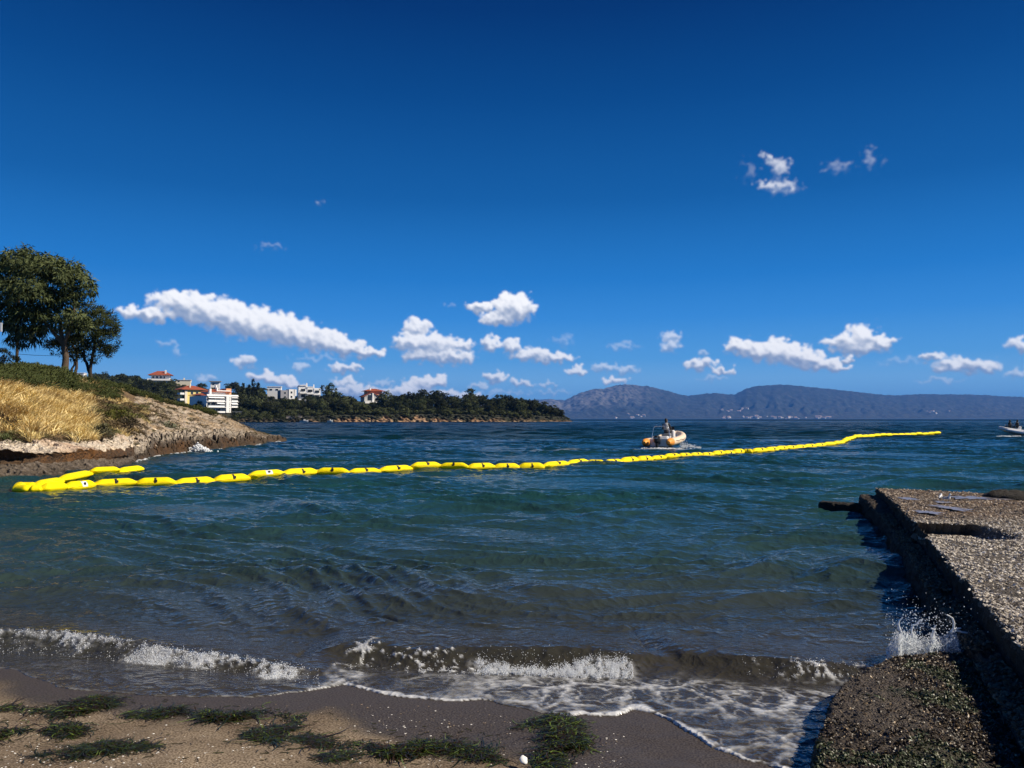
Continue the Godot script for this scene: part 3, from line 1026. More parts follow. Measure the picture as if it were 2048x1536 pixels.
# ---------------------------------------------------------------- trees and other plants
# leaf sprays: small blades around clump centres, hanging or spread
func foliage(lobes: Array, clumps_per: float, leaves: int, size: float, width: float, droop: float, c0: Color, c1: Color, sd: int, clump_r := 0.35) -> ArrayMesh:
	# lobes: [centre, radii]
	var r := rng(sd)
	var v := PackedVector3Array()
	var n := PackedVector3Array()
	var c := PackedColorArray()
	for l in lobes:
		var cen: Vector3 = l[0]
		var rad: Vector3 = l[1]
		var many_c := int(clumps_per * (rad.x * rad.y + rad.y * rad.z + rad.x * rad.z) / 3.0) + 3
		for q in many_c:
			var dir := rand_dir(r)
			if dir.y < -0.3 and r.randf() < 0.45: dir.y = -dir.y
			var at := cen + dir * rad * lerpf(0.62, 1.06, pow(r.randf(), 0.6))
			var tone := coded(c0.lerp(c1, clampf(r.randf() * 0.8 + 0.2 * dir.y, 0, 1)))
			var cr := clump_r * r.randf_range(0.6, 1.3)
			for k in leaves:
				var o := rand_dir(r)
				var p := at + o * cr * sqrt(r.randf()) * Vector3(1, 0.8, 1)
				var along := (o * 0.9 + dir * 0.5 + Vector3.UP * (0.35 - droop * 1.7) + rand_dir(r) * 0.5).normalized()
				var across := along.cross(rand_dir(r)).normalized()
				var nn := (along.cross(across) + dir * 0.3)
				if nn.dot(dir) < 0.0: nn = -along.cross(across) + dir * 0.3
				nn = (nn.normalized() * 0.6 + dir * 0.6).normalized()
				var s := size * r.randf_range(0.6, 1.3)
				var w := across * width * r.randf_range(0.7, 1.3)
				if (w * 1.2).cross(along * s + w * 0.6).dot(nn) < 0.0: w = -w
				v.append(p - w * 0.6); v.append(p + along * s); v.append(p + w * 0.6)
				n.append(nn); n.append(nn); n.append(nn)
				c.append(tone); c.append(tone); c.append(tone)
	var arr := []
	arr.resize(Mesh.ARRAY_MAX)
	arr[Mesh.ARRAY_VERTEX] = v
	arr[Mesh.ARRAY_NORMAL] = n
	arr[Mesh.ARRAY_COLOR] = c
	var m := ArrayMesh.new()
	m.add_surface_from_arrays(Mesh.PRIMITIVE_TRIANGLES, arr)
	return m

func leaf_mat(key: String, glow := 0.25) -> StandardMaterial3D:
	if mats.has(key): return mats[key]
	var m := tinted(key, 0.8, 0.2)
	m.backlight_enabled = true
	m.backlight = Color(glow, glow * 1.1, glow * 0.5)
	return m

func branchy(base: Vector3, tips: Array, r0: float, sd: int, col := Color.WHITE, bend := 0.3) -> Soup:
	var r := rng(sd)
	var s := Soup.new()
	for t in tips:
		var a: Vector3 = t[0] if t.size() > 2 else base
		var b: Vector3 = t[1] if t.size() > 2 else t[0]
		var ra: float = t[2] if t.size() > 2 else r0
		var rb: float = t[3] if t.size() > 3 else ra * 0.4
		var pts := []
		var rad := []
		var off := Vector3(r.randf_range(-1, 1), r.randf_range(-0.3, 0.3), r.randf_range(-1, 1)) * bend
		for k in 9:
			var f := k / 8.0
			var wob := Vector3(r.randf_range(-1, 1), 0, r.randf_range(-1, 1)) * 0.04
			pts.append(a.lerp(b, f) + off * sin(f * PI) + wob * sin(f * PI))
			rad.append(lerpf(ra, rb, pow(f, 0.8)) * r.randf_range(0.92, 1.08))
		s.tube(pts, rad, 8, col)
	return s

func bark_mat() -> StandardMaterial3D:
	return grainy("bark", 0.5, [[0.0, Color(0.35, 0.32, 0.30)], [0.5, Color(0.8, 0.78, 0.75)], [1.0, Color(1, 1, 1)]], 3.0, 0.95, 81, 0.03)

func make_near_trees() -> void:
	# leaning, hanging tree on the crest: lobes given as column, row, metres deeper, radius in columns
	var spec := [[8, 548, 0.2, 38], [34, 528, 0, 31], [60, 512, 0.2, 20], [62, 542, -0.3, 36], [96, 534, 0.2, 28], [106, 562, -0.5, 38], [140, 545, 0.1, 24], [152, 570, -0.2, 29], [172, 578, 0.1, 17], [18, 588, -0.6, 42], [60, 594, -0.9, 42], [100, 602, 0.4, 35], [134, 606, 0.2, 27], [14, 632, 0.1, 33], [48, 642, -0.3, 27], [80, 640, -0.3, 22], [126, 644, -0.2, 22], [150, 640, -0.2, 20], [164, 655, 0.2, 20], [-60, 560, 0, 52], [-55, 620, 0.2, 42]]
	var d := 42.0
	var base := spot(127, d, high(754, d))
	var o := thing("weeping_tree", "tallest tree on the grassy crest, thick pale trunk and hanging grey-green foliage", "tree", base)
	var lobes := []
	for l in spec:
		var p := seen_at(l[0], l[1], d + l[2]) - base
		var q: float = l[3] * d / FOCAL
		lobes.append([p, Vector3(q, q * 0.85, q * 1.15)])
	var bark := Color(0.20, 0.145, 0.105)
	var up := seen_at(128, 690, d) - base
	var s := branchy(Vector3.ZERO, [[Vector3(0, -0.3, 0), up, 0.19, 0.15], [up, seen_at(122, 640, d) - base, 0.13, 0.08], [up, seen_at(60, 600, d) - base, 0.12, 0.05], [up, seen_at(150, 590, d) - base, 0.11, 0.05], [seen_at(122, 640, d) - base, seen_at(80, 560, d) - base, 0.08, 0.03], [seen_at(90, 625, d) - base, seen_at(5, 610, d) - base, 0.07, 0.03]], 0.2, 5, bark)
	part("trunk", s.mesh(), bark_mat(), o)
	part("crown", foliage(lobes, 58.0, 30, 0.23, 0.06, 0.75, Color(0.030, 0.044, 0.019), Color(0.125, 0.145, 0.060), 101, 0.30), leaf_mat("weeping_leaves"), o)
	# hanging fringes below the crown
	var fr := []
	for f in [[28, 672, 16, 20], [50, 668, 14, 22], [72, 670, 14, 22], [92, 662, 12, 16], [46, 684, 5, 12], [62, 682, 4, 12], [18, 660, 14, 14]]:
		fr.append([seen_at(f[0], f[1], d - 0.2) - base, Vector3(f[2], f[3], f[2]) * d / FOCAL])
	part("hanging_twigs", foliage(fr, 70.0, 22, 0.32, 0.05, 1.1, Color(0.05, 0.06, 0.03), Color(0.17, 0.175, 0.085), 102, 0.2), leaf_mat("weeping_leaves"), o)

	# pine to the right of it with two crooked stems
	d = 43.5
	base = spot(183, d, high(768, d))
	o = thing("pine_tree", "dark pine with two crooked stems, rightmost tree on the crest", "tree", base)
	lobes = []
	for l in [[196, 645, 0, 34], [212, 682, 0, 26], [182, 668, -0.2, 36], [175, 625, 0.3, 26], [188, 704, 0.2, 26], [222, 702, 0.2, 13], [214, 655, 0.2, 22]]:
		var q: float = l[3] * d / FOCAL
		lobes.append([seen_at(l[0], l[1], d + l[2]) - base, Vector3(q, q * 0.8, q * 1.1)])
	var pb := Color(0.075, 0.058, 0.046)
	s = branchy(Vector3.ZERO, [[Vector3(-0.05, -0.3, 0), seen_at(174, 728, d) - base, 0.10, 0.085], [seen_at(174, 728, d) - base, seen_at(168, 700, d) - base, 0.085, 0.06], [Vector3(0.10, -0.3, 0.1), seen_at(188, 700, d) - base, 0.105, 0.08], [seen_at(188, 706, d) - base, seen_at(198, 650, d) - base, 0.08, 0.04], [seen_at(180, 735, d) - base, seen_at(186, 715, d) - base, 0.06, 0.04]], 0.1, 6, pb, 0.12)
	part("trunk", s.mesh(), bark_mat(), o)
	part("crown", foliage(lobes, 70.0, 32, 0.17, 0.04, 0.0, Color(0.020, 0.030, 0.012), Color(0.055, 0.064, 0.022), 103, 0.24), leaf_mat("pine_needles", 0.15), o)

	# slender pine between the two, leaning stems
	d = 45.0
	base = spot(150, d, high(756, d))
	o = thing("pine_tree", "slim pine behind the weeping tree, one straight and one leaning stem", "tree", base)
	lobes = []
	for l in [[130, 690, 0, 26], [112, 694, 0, 16], [152, 690, 0.2, 24], [140, 670, 0.3, 28], [145, 708, 0, 13]]:
		var q: float = l[3] * d / FOCAL
		lobes.append([seen_at(l[0], l[1], d + l[2]) - base, Vector3(q, q * 0.8, q * 1.1)])
	s = branchy(Vector3.ZERO, [[Vector3(-0.05, -0.3, 0), seen_at(155, 706, d) - base, 0.10, 0.07], [seen_at(139, 752, d) - base, seen_at(151, 722, d) - base, 0.08, 0.05], [seen_at(155, 706, d) - base, seen_at(140, 675, d) - base, 0.07, 0.03]], 0.1, 8, Color(0.15, 0.115, 0.09), 0.08)
	part("trunk", s.mesh(), bark_mat(), o)
	part("crown", foliage(lobes, 62.0, 30, 0.19, 0.045, 0.1, Color(0.026, 0.040, 0.020), Color(0.070, 0.085, 0.038), 104, 0.26), leaf_mat("pine_needles", 0.15), o)

func shrub(called: String, label: String, px: float, py: float, wide: float, tall: float, d: float, c0: Color, c1: Color, sd: int, leaf := 0.10, category := "shrub", group := "") -> void:
	var base := spot(px, d, high(py, d))
	var o := thing(called, label, category, base, 0.0, group)
	var w := wide * d / FOCAL / 2.0
	var h := tall * d / FOCAL
	var lobes := [[Vector3(0, h * 0.45, 0), Vector3(w * 0.7, h * 0.5, w * 0.7)], [Vector3(-w * 0.5, h * 0.3, 0.1), Vector3(w * 0.5, h * 0.38, w * 0.5)], [Vector3(w * 0.5, h * 0.33, 0.0), Vector3(w * 0.5, h * 0.38, w * 0.5)]]
	var r := rng(sd + 5)
	var tips := []
	for k in 5: tips.append([Vector3(r.randf_range(-0.6, 0.6) * w, h * 0.6, r.randf_range(-0.4, 0.4) * w)])
	part("stems", branchy(Vector3(0, -0.1, 0), tips, 0.03, sd, Color(0.09, 0.07, 0.05), 0.05).mesh(), bark_mat(), o)
	part("foliage", foliage(lobes, 110.0, 22, leaf, leaf * 0.35, 0.0, c0, c1, sd, 0.13), leaf_mat("shrub_leaves"), o)

func make_cape_plants() -> void:
	# dry grass: tussocks
	var variants := []
	for k in 3:
		var r := rng(200 + k)
		var s := Soup.new()
		for b in 20:
			var a := r.randf() * TAU
			var foot := Vector3(cos(a), 0, sin(a)) * r.randf_range(0.0, 0.12)
			var lean := Vector3(cos(a), 0, sin(a)) * r.randf_range(0.05, 0.50) + Vector3(-0.12, 0, 0.08)
			var tall := r.randf_range(0.14, 0.44)
			var side := Vector3(-sin(a), 0, cos(a)).rotated(Vector3.UP, r.randf_range(-1, 1)) * r.randf_range(0.007, 0.014)
			var mid := foot + lean * 0.4 + Vector3.UP * tall * 0.6
			var tip := foot + lean + Vector3.UP * tall
			var c := Color(0.76, 0.58, 0.23).lerp(Color(0.94, 0.82, 0.48), r.randf())
			s.quad(foot - side, mid - side, mid + side, foot + side, c)
			s.tri(mid - side * 1.5, tip, mid + side * 1.5, c * 1.1)
		variants.append(s.mesh())
	var grass := tinted("dry_grass", 0.8, 0.3)
	grass.backlight_enabled = true
	grass.backlight = Color(0.35, 0.28, 0.12)
	var r := rng(210)
	var places := [[], [], []]
	var tints := [[], [], []]
	for k in 21000:
		var px := r.randf_range(-330, 300)
		var kn := cape_knots(px)
		var t := r.randf()
		var d := lerpf(kn[5][0] + 0.1, kn[8][0] - 1.0, pow(t, 1.15))
		var p := spot(px, d, cape_height(px, d))
		var n := c_big.get_noise_2d(p.x * 0.5, p.z * 0.5) + 0.3 * c_fine.get_noise_2d(p.x * 0.3, p.z * 0.3)
		var row := 768.0 - tan(atan2(p.y - EYE, d) - TILT) * FOCAL
		var dens := smoothstep(195.0, 150.0, px + n * 40.0) * smoothstep(768, 792, row + n * 26.0 - maxf(0.0, px - 20.0) * 0.16) * smoothstep(884, 862, row + n * 20.0)
		if px > 150: dens = maxf(dens, 0.20 * smoothstep(0.0, 0.4, n + 0.1))
		if px < 60 and row > 845 : dens *= 0.35
		dens *= smoothstep(-0.42, -0.05, c_big.get_noise_2d(p.x * 0.9 + 20.0, p.z * 0.6))
		if r.randf() > dens: continue
		var b := Basis(Vector3.UP, r.randf() * TAU).scaled(Vector3.ONE * r.randf_range(0.6, 1.15) * (0.6 if px > 190 else 1.0))
		var v := r.randi() % 3
		places[v].append(Transform3D(b, p + Vector3(0, 0.02, 0)))
		tints[v].append(Color(1, 1, 1).lerp(Color(0.55, 0.45, 0.35), r.randf() * 0.6).lerp(Color(0.5, 0.55, 0.25), 0.5 * r.randf() * r.randf()).lerp(Color(0.42, 0.34, 0.26), smoothstep(0.05, 0.45, c_big.get_noise_2d(p.x * 0.7 - 9.0, p.z * 0.7)) * 0.8))
	for v in 3:
		many("dry_grass", variants[v], grass, places[v], tints[v], "tall golden dry grass on the slope of the near headland", "grass")
	# low brown heath and green cover along the crest
	var covers := [[Color(0.030, 0.042, 0.014), Color(0.075, 0.085, 0.030), 301], [Color(0.070, 0.052, 0.032), Color(0.14, 0.105, 0.060), 302], [Color(0.060, 0.066, 0.028), Color(0.13, 0.12, 0.05), 303]]
	var sets := [[], [], []]
	for k in 4200:
		var px := r.randf_range(-330, 430)
		var kn := cape_knots(px)
		var d := lerpf(kn[5][0], kn[8][0] + 3.0, r.randf())
		var p := spot(px, d, cape_height(px, d))
		var n := c_big.get_noise_2d(p.x * 0.5 + 40, p.z * 0.5)
		var row := 768.0 - tan(atan2(p.y - EYE, d) - TILT) * FOCAL
		var size := r.randf_range(0.5, 1.0)
		var lim := 776.0 + maxf(0, px - 20) * 0.14
		if d > kn[8][0] - 1.5 or (row < lim + n * 12.0 and px < 235):
			sets[0].append(Transform3D(Basis(Vector3.UP, r.randf() * TAU).scaled(Vector3.ONE * size * (1.0 if px < 130 else 0.7)), p))
		elif px > 165 and px < 290 and row > 800 + (px - 165) * 0.10 and row < 872 and n > -0.15:
			sets[1 if n < 0.1 else 2].append(Transform3D(Basis(Vector3.UP, r.randf() * TAU).scaled(Vector3(1.0, 0.6, 1.0) * size * 0.8), p))
		elif px > 285 and px < 420 and n > 0.22 and row < 852:
			sets[1].append(Transform3D(Basis(Vector3.UP, r.randf() * TAU).scaled(Vector3(1.0, 0.35, 1.0) * size * 0.6), p))
		elif row > 868 and row < 892 and px < 215 and n > -0.1:
			sets[2 if n > 0.15 else 1].append(Transform3D(Basis(Vector3.UP, r.randf() * TAU).scaled(Vector3(1.0, 0.6, 1.0) * size * 0.5), p))
	# loose stones on the bare slope
	var stones := [[], []]
	var hues := [[], []]
	for k in 1500:
		var px := r.randf_range(255, 560)
		var kn := cape_knots(px)
		var d := lerpf(kn[3][0], kn[8][0] + 1.0, r.randf())
		var p := spot(px, d, cape_height(px, d))
		if c_big.get_noise_2d(p.x * 0.5 + 7.0, p.z * 0.5) < -0.05: continue
		var sz := 0.035 + 0.17 * pow(r.randf(), 3.0)
		var v := r.randi() % 2
		stones[v].append(Transform3D(Basis.from_euler(Vector3(r.randf_range(-0.5, 0.5), r.randf() * TAU, r.randf_range(-0.5, 0.5))).scaled_local(Vector3(1.4, 0.8, 1.0) * sz), p + Vector3(0, 0.02, 0)))
		hues[v].append(Color(0.62, 0.50, 0.36).lerp(Color(0.22, 0.18, 0.14), r.randf()))
	for v in 2: many("loose_stones", nugget(250 + v, 0.7), tinted("pebble", 0.6), stones[v], hues[v], "loose cream and grey stones on the rocky slope of the near headland")
	for k in 260:
		var px := r.randf_range(262, 540)
		var kn := cape_knots(px)
		var d := lerpf(kn[4][0], kn[8][0] + 1.0, r.randf())
		var p := spot(px, d, cape_height(px, d))
		var up := r.randf_range(0.16, 0.42)
		sets[1 + r.randi() % 2].append(Transform3D(Basis(Vector3.UP, r.randf() * TAU).scaled(Vector3(1.2, 0.7, 1.2) * up), p))
	for k in 3:
		var m := foliage([[Vector3(0, 0.22, 0), Vector3(0.45, 0.3, 0.45)]], 130.0, 12, 0.13, 0.04, 0.0, covers[k][0], covers[k][1], covers[k][2], 0.12)
		if k == 0: 
			for i in sets[0].size(): sets[0][i].basis = sets[0][i].basis.scaled(Vector3(1.2, 1.0, 1.2))
		many("ground_cover", m, leaf_mat("cover_leaves"), sets[k], [], ["dark green scrub along the crest of the near headland", "brown heath on the slope of the near headland", "olive low scrub on the slope of the near headland"][k], "scrub")
	shrub("shrub", "round black-green bush at the left edge beside the utility pole", 0, 738, 74, 46, 39.5, Color(0.008, 0.011, 0.006), Color(0.022, 0.027, 0.013), 401)
	shrub("shrub", "grey-green cushion shrub low on the pale rock slope", 328, 866, 64, 22, 38.5, Color(0.075, 0.085, 0.055), Color(0.14, 0.15, 0.10), 402)
	shrub("shrub", "olive brown shrub on the path above the grey-green cushion", 305, 848, 36, 20, 41.5, Color(0.07, 0.062, 0.026), Color(0.14, 0.12, 0.05), 403)
	shrub("shrub", "yellow-green bush at the foot of the dry grass, middle of the slope", 236, 846, 66, 28, 33.0, Color(0.060, 0.070, 0.015), Color(0.14, 0.14, 0.035), 404)
	shrub("shrub", "dull brown heath bush right of the yellow-green bush", 258, 858, 44, 24, 32.0, Color(0.055, 0.045, 0.032), Color(0.12, 0.10, 0.065), 405)
	shrub("shrub", "grey brown bush low on the slope beside the cream rock lip", 198, 884, 52, 34, 27.0, Color(0.045, 0.042, 0.028), Color(0.10, 0.095, 0.055), 406)
	shrub("shrub", "grey-green bush between dry grass and rock lip, left of the grey brown one", 140, 893, 56, 26, 26.2, Color(0.055, 0.062, 0.032), Color(0.12, 0.13, 0.07), 407)
	shrub("shrub", "green bush at the left edge just above the cream rock lip", 14, 893, 50, 22, 23.0, Color(0.045, 0.060, 0.022), Color(0.10, 0.12, 0.05), 408)
	shrub("shrub", "dark brown thicket at the left edge inside the dry grass", 4, 868, 56, 48, 24.2, Color(0.030, 0.019, 0.010), Color(0.075, 0.045, 0.022), 409)
	shrub("shrub", "flat brown bush on the far end of the dirt path", 282, 822, 40, 12, 46.0, Color(0.05, 0.04, 0.022), Color(0.11, 0.09, 0.045), 410)
	shrub("shrub", "low olive shrub on the crest right of the pines", 325, 808, 44, 9, 51.0, Color(0.05, 0.05, 0.022), Color(0.12, 0.11, 0.045), 411)

# ---------------------------------------------------------------- the far wood, tree by tree
func far_tree_kind(kind: String, sd: int, tone := 1.0) -> Node3D:
	var o := Node3D.new()
	var r := rng(sd)
	var lobes := []
	var tips := []
	match kind:
		"pine":
			for k in 6:
				lobes.append([Vector3(r.randf_range(-0.30, 0.30), r.randf_range(0.42, 0.88), r.randf_range(-0.30, 0.30)), Vector3(r.randf_range(0.15, 0.25), r.randf_range(0.10, 0.16), r.randf_range(0.15, 0.25))])
			lobes.append([Vector3(0, 0.9, 0), Vector3(0.13, 0.11, 0.13)])
			lobes.append([Vector3(0, 0.6, 0), Vector3(0.25, 0.22, 0.25)])
			tips = [[Vector3(0, -0.05, 0), Vector3(0.02, 0.8, 0), 0.028, 0.012], [Vector3(0.01, 0.4, 0), Vector3(0.2, 0.62, 0.1), 0.015, 0.006], [Vector3(0.01, 0.45, 0), Vector3(-0.2, 0.65, -0.08), 0.015, 0.006]]
		"round":
			for k in 6:
				lobes.append([Vector3(r.randf_range(-0.33, 0.33), r.randf_range(0.25, 0.72), r.randf_range(-0.33, 0.33)), Vector3(r.randf_range(0.2, 0.32), r.randf_range(0.18, 0.28), r.randf_range(0.2, 0.32))])
			lobes.append([Vector3(0, 0.5, 0), Vector3(0.4, 0.45, 0.4)])
			tips = [[Vector3(0, -0.05, 0), Vector3(0.02, 0.6, 0), 0.035, 0.015]]
		"cypress":
			for k in 7:
				var t := k / 6.0
				lobes.append([Vector3(r.randf_range(-0.02, 0.02), 0.12 + 0.80 * t, 0), Vector3(0.12, 0.12, 0.12) * (1.0 - 0.72 * t) + Vector3(0.01, 0.05, 0.01)])
			tips = [[Vector3(0, -0.05, 0), Vector3(0, 0.9, 0), 0.02, 0.005]]
	var cols: Array = {"pine": [Color(0.014, 0.021, 0.010), Color(0.052, 0.062, 0.024)], "round": [Color(0.020, 0.027, 0.013), Color(0.064, 0.072, 0.032)], "cypress": [Color(0.009, 0.013, 0.008), Color(0.028, 0.033, 0.016)]}[kind]
	part("trunk", branchy(Vector3.ZERO, tips, 0.03, sd, Color(0.07, 0.055, 0.045), 0.02).mesh(), tinted("far_bark"), o)
	part("crown", foliage(lobes, 400.0 if kind != "cypress" else 900.0, 14, 0.075, 0.03, 0.0, cols[0] * tone, cols[1] * tone, sd + 1, 0.062), leaf_mat("far_leaves", 0.12), o)
	return o

func make_far_trees() -> void:
	var kinds := {}
	for k in ["pine", "round", "cypress"]:
		kinds[k] = []
		for i in 4:
			kinds[k].append(far_tree_kind(k, 500 + i * 7 + k.length() * 31, [0.75, 1.0, 1.3, 1.7][i]))
	var r := rng(600)
	var first := {}
	var put := func(kind: String, p: Vector3, tall: float, wide: float, label: String, group: String) -> void:
		var v := r.randi() % 4
		if group: label = ["blackish green ", "dark green ", "mid green ", "light olive "][v] + ("pine" if kind == "pine" else "round-crowned tree") + label
		var o: Node3D = kinds[kind][v].duplicate()
		o.name = numbered({"pine": "pine_tree", "round": "broad_tree", "cypress": "cypress_tree"}[kind])
		o.position = p
		o.rotation.y = r.randf() * TAU
		o.scale = Vector3(wide, tall, wide)
		tag(o, label, "tree", group)
		add_child(o, true)
	# trees that stand out: kind, column, row of the foot, row of the top, breadth in columns, metres behind the shore, label
	var single := [
		["pine", 663, 812, 767, 46, 90, "tallest pointed pine on the far headland, between the white villas and the gabled house"],
		["cypress", 484, 826, 765, 12, 60, "leftmost of the dark cypresses just right of the white apartment block"],
		["cypress", 496, 826, 768, 12, 62, "second of the dark cypresses right of the white apartment block"],
		["cypress", 506, 826, 760, 13, 66, "tallest of the dark cypresses right of the white apartment block"],
		["cypress", 514, 826, 764, 12, 60, "rightmost of the dark cypresses right of the white apartment block"],
		["cypress", 818, 822, 783, 12, 60, "slim pointed tree standing up left of the tall pines mid headland"],
		["pine", 843, 826, 779, 38, 70, "left of the two tall broad pines in the middle of the far headland"],
		["pine", 876, 826, 781, 52, 74, "right and wider of the two tall pines in the middle of the far headland"],
		["pine", 941, 826, 779, 40, 66, "high pine whose crown tops the right half of the far wood"],
		["round", 772, 828, 780, 36, 48, "tall olive green tree directly right of the gabled red-roofed house"],
		["pine", 995, 828, 790, 30, 55, "flat-topped pine two crowns right of the highest pine of the right half"],
		["pine", 1070, 830, 798, 22, 40, "last pointed pine before the far headland slopes down to the tip"],
		["pine", 1108, 834, 815, 18, 20, "small dark pine alone near the tip of the far headland"],
		["cypress", 1043, 828, 796, 10, 45, "thin spire-topped tree towards the right end of the far wood"],
		["round", 398, 836, 800, 26, 10, "dark round tree in front of the shaded wall of the white block"],
		["round", 414, 836, 808, 14, 8, "small dark tree at the left corner of the white block"],
		["round", 470, 790, 763, 26, 190, "round tree on the skyline right of the small white hilltop house"],
		["round", 404, 790, 765, 20, 195, "round tree on the skyline left of the small white hilltop house"],
		["pine", 108, 752, 733, 14, 190, "small tree beside the low red-roofed house seen under the near trees"],
	]
	for s in single:
		var d: float = lookup(far_cape, s[1])[1] + s[5]
		var h := far_height(s[1], d)
		put.call(s[0], spot(s[1], d, h - 0.2), maxf(high(s[3], d) - h, 3.0), s[4] * d / FOCAL * (1.0 if s[0] != "cypress" else 3.2), s[6], "")
	# the others, by stretch of the headland: columns, rows of the skyline
	var sky_row := [[-200, 742], [190, 744], [230, 739], [262, 747], [292, 756], [315, 762], [346, 760], [380, 757], [420, 772], [455, 766], [480, 772], [530, 775], [560, 790], [590, 786], [640, 790], [700, 790], [730, 803], [760, 796], [800, 792], [830, 788], [860, 785], [905, 790], [940, 786], [985, 790], [1030, 797], [1070, 801], [1090, 808], [1115, 819], [1128, 830]]
	var zones := [
		[186, 350, 150, " on the far hillside left of the houses", "trees on the far left hillside"],
		[350, 470, 60, " on the slope behind the yellow house and white block", "trees behind the far apartment houses"],
		[470, 600, 84, " in the dense wood between white block and villas", "trees right of the white block"],
		[600, 740, 84, " below the white villas and the gabled house", "trees below the far villas"],
		[740, 960, 84, " in the middle stretch of the far wooded headland", "pines of the middle headland"],
		[960, 1126, 58, " towards the right end of the far wooded headland", "pines at the right end of the headland"],
	]
	# clearings that keep the houses in sight: columns and rows
	var open := [[296, 348, 742, 757], [368, 466, 786, 828], [354, 408, 772, 806], [418, 442, 756, 771], [536, 588, 772, 793], [596, 642, 768, 790], [716, 768, 780, 801]]
	for z in zones:
		for k in int(z[2]):
			var px := r.randf_range(z[0], z[1])
			var c := lookup(far_cape, px)
			var back := lerpf(9.0, float(c[7]), pow((k + r.randf()) / float(z[2]), 0.8))
			var d: float = c[1] + back
			var h := far_height(px, d)
			var foot := 768.0 - tan(atan2(h - EYE, d) - TILT) * FOCAL
			var top_row: float = lookup(sky_row, px)[1]
			var tall := r.randf_range(4.5, 10.5)
			tall = minf(tall, maxf(high(top_row + r.randf_range(-5, 8), d) - h, 2.0))
			if back > c[7] * 0.6: tall = maxf(tall, minf(10.0, high(top_row + r.randf_range(0, 7), d) - h))
			var row := foot - tall * FOCAL / d
			var wide := tall * r.randf_range(0.85, 1.2)
			var half := wide * 0.45 * FOCAL / d
			var hides := false
			for o in open:
				if px + half > o[0] and px - half < o[1] and row < o[3] and foot > o[2]: hides = true
			if hides: continue
			var kind := "pine" if r.randf() < (0.7 if px > 740 else 0.4) else "round"
			put.call(kind, spot(px, d, h - 0.2), tall, wide, z[3], z[4])
	# shrubs along the far shore: one mass
	var m := foliage([[Vector3(0, 0.35, 0), Vector3(0.6, 0.5, 0.6)]], 90.0, 12, 0.22, 0.09, 0.0, Color(0.022, 0.030, 0.014), Color(0.075, 0.085, 0.036), 700, 0.2)
	var places := []
	for k in 2400:
		var px := r.randf_range(-150, 1136)
		var back := r.randf_range(3.0, 34.0) if px > 560 else r.randf_range(1.0, 30.0)
		if k > 1300: back = r.randf_range(20.0, lookup(far_cape, px)[7])
		if px > 640 and back < 9.0 and c_big.get_noise_1d(px * 0.06) < 0.05 : back += 6.0
		if px > 368 and px < 470 and back < 26.0: continue
		var s := r.randf_range(1.5, 3.6) * (0.6 if px > 1080 else 1.0)
		places.append(Transform3D(Basis(Vector3.UP, r.randf() * TAU).scaled(Vector3(s, s * 0.8, s)), far_spot(px, back)))
	many("undergrowth", m, leaf_mat("far_leaves", 0.12), places, [], "dark scrub along the shore of the far headland", "scrub")
	for k in kinds:
		for o in kinds[k]: o.free()

# ---------------------------------------------------------------- the yellow boom
func float_mesh(long: float, r: float, sd: int) -> ArrayMesh:
	# a soft cylinder pinched flat at both ends, along x, its middle a little above the water
	var rows := 26
	var sides := 22
	var pos := PackedVector3Array()
	var n := noise(FastNoiseLite.TYPE_SIMPLEX_SMOOTH, 3.2, sd, 3)
	for i in rows + 1:
		var t := float(i) / rows
		var e := absf(2.0 * t - 1.0)
		var full := pow(maxf(0.0, 1.0 - pow(e, 7.0)), 0.6)
		var pinch := smoothstep(0.5, 1.0, e)
		for k in sides + 1:
			var a := TAU * k / sides
			var y := sin(a) * r * lerpf(1.0, 0.52, pinch) * maxf(full, 0.22)
			var z := cos(a) * r * maxf(full, 0.12)
			# creases gather the cloth towards the ends
			var crease := sin(a * 5.0 + sd + n.get_noise_2d(t * 3.0, a) * 3.0) * 0.012 * smoothstep(0.45, 0.9, e)
			var p := Vector3((t - 0.5) * long, y, z)
			p += Vector3(0, sin(a), cos(a)) * (crease + n.get_noise_3dv(p) * 0.010)
			# skirt weight pulls the lower half down into a keel
			if y < -r * 0.35: p.z *= 0.55
			pos.append(p)
	return grid_mesh(pos, PackedColorArray(), rows + 1, sides + 1)

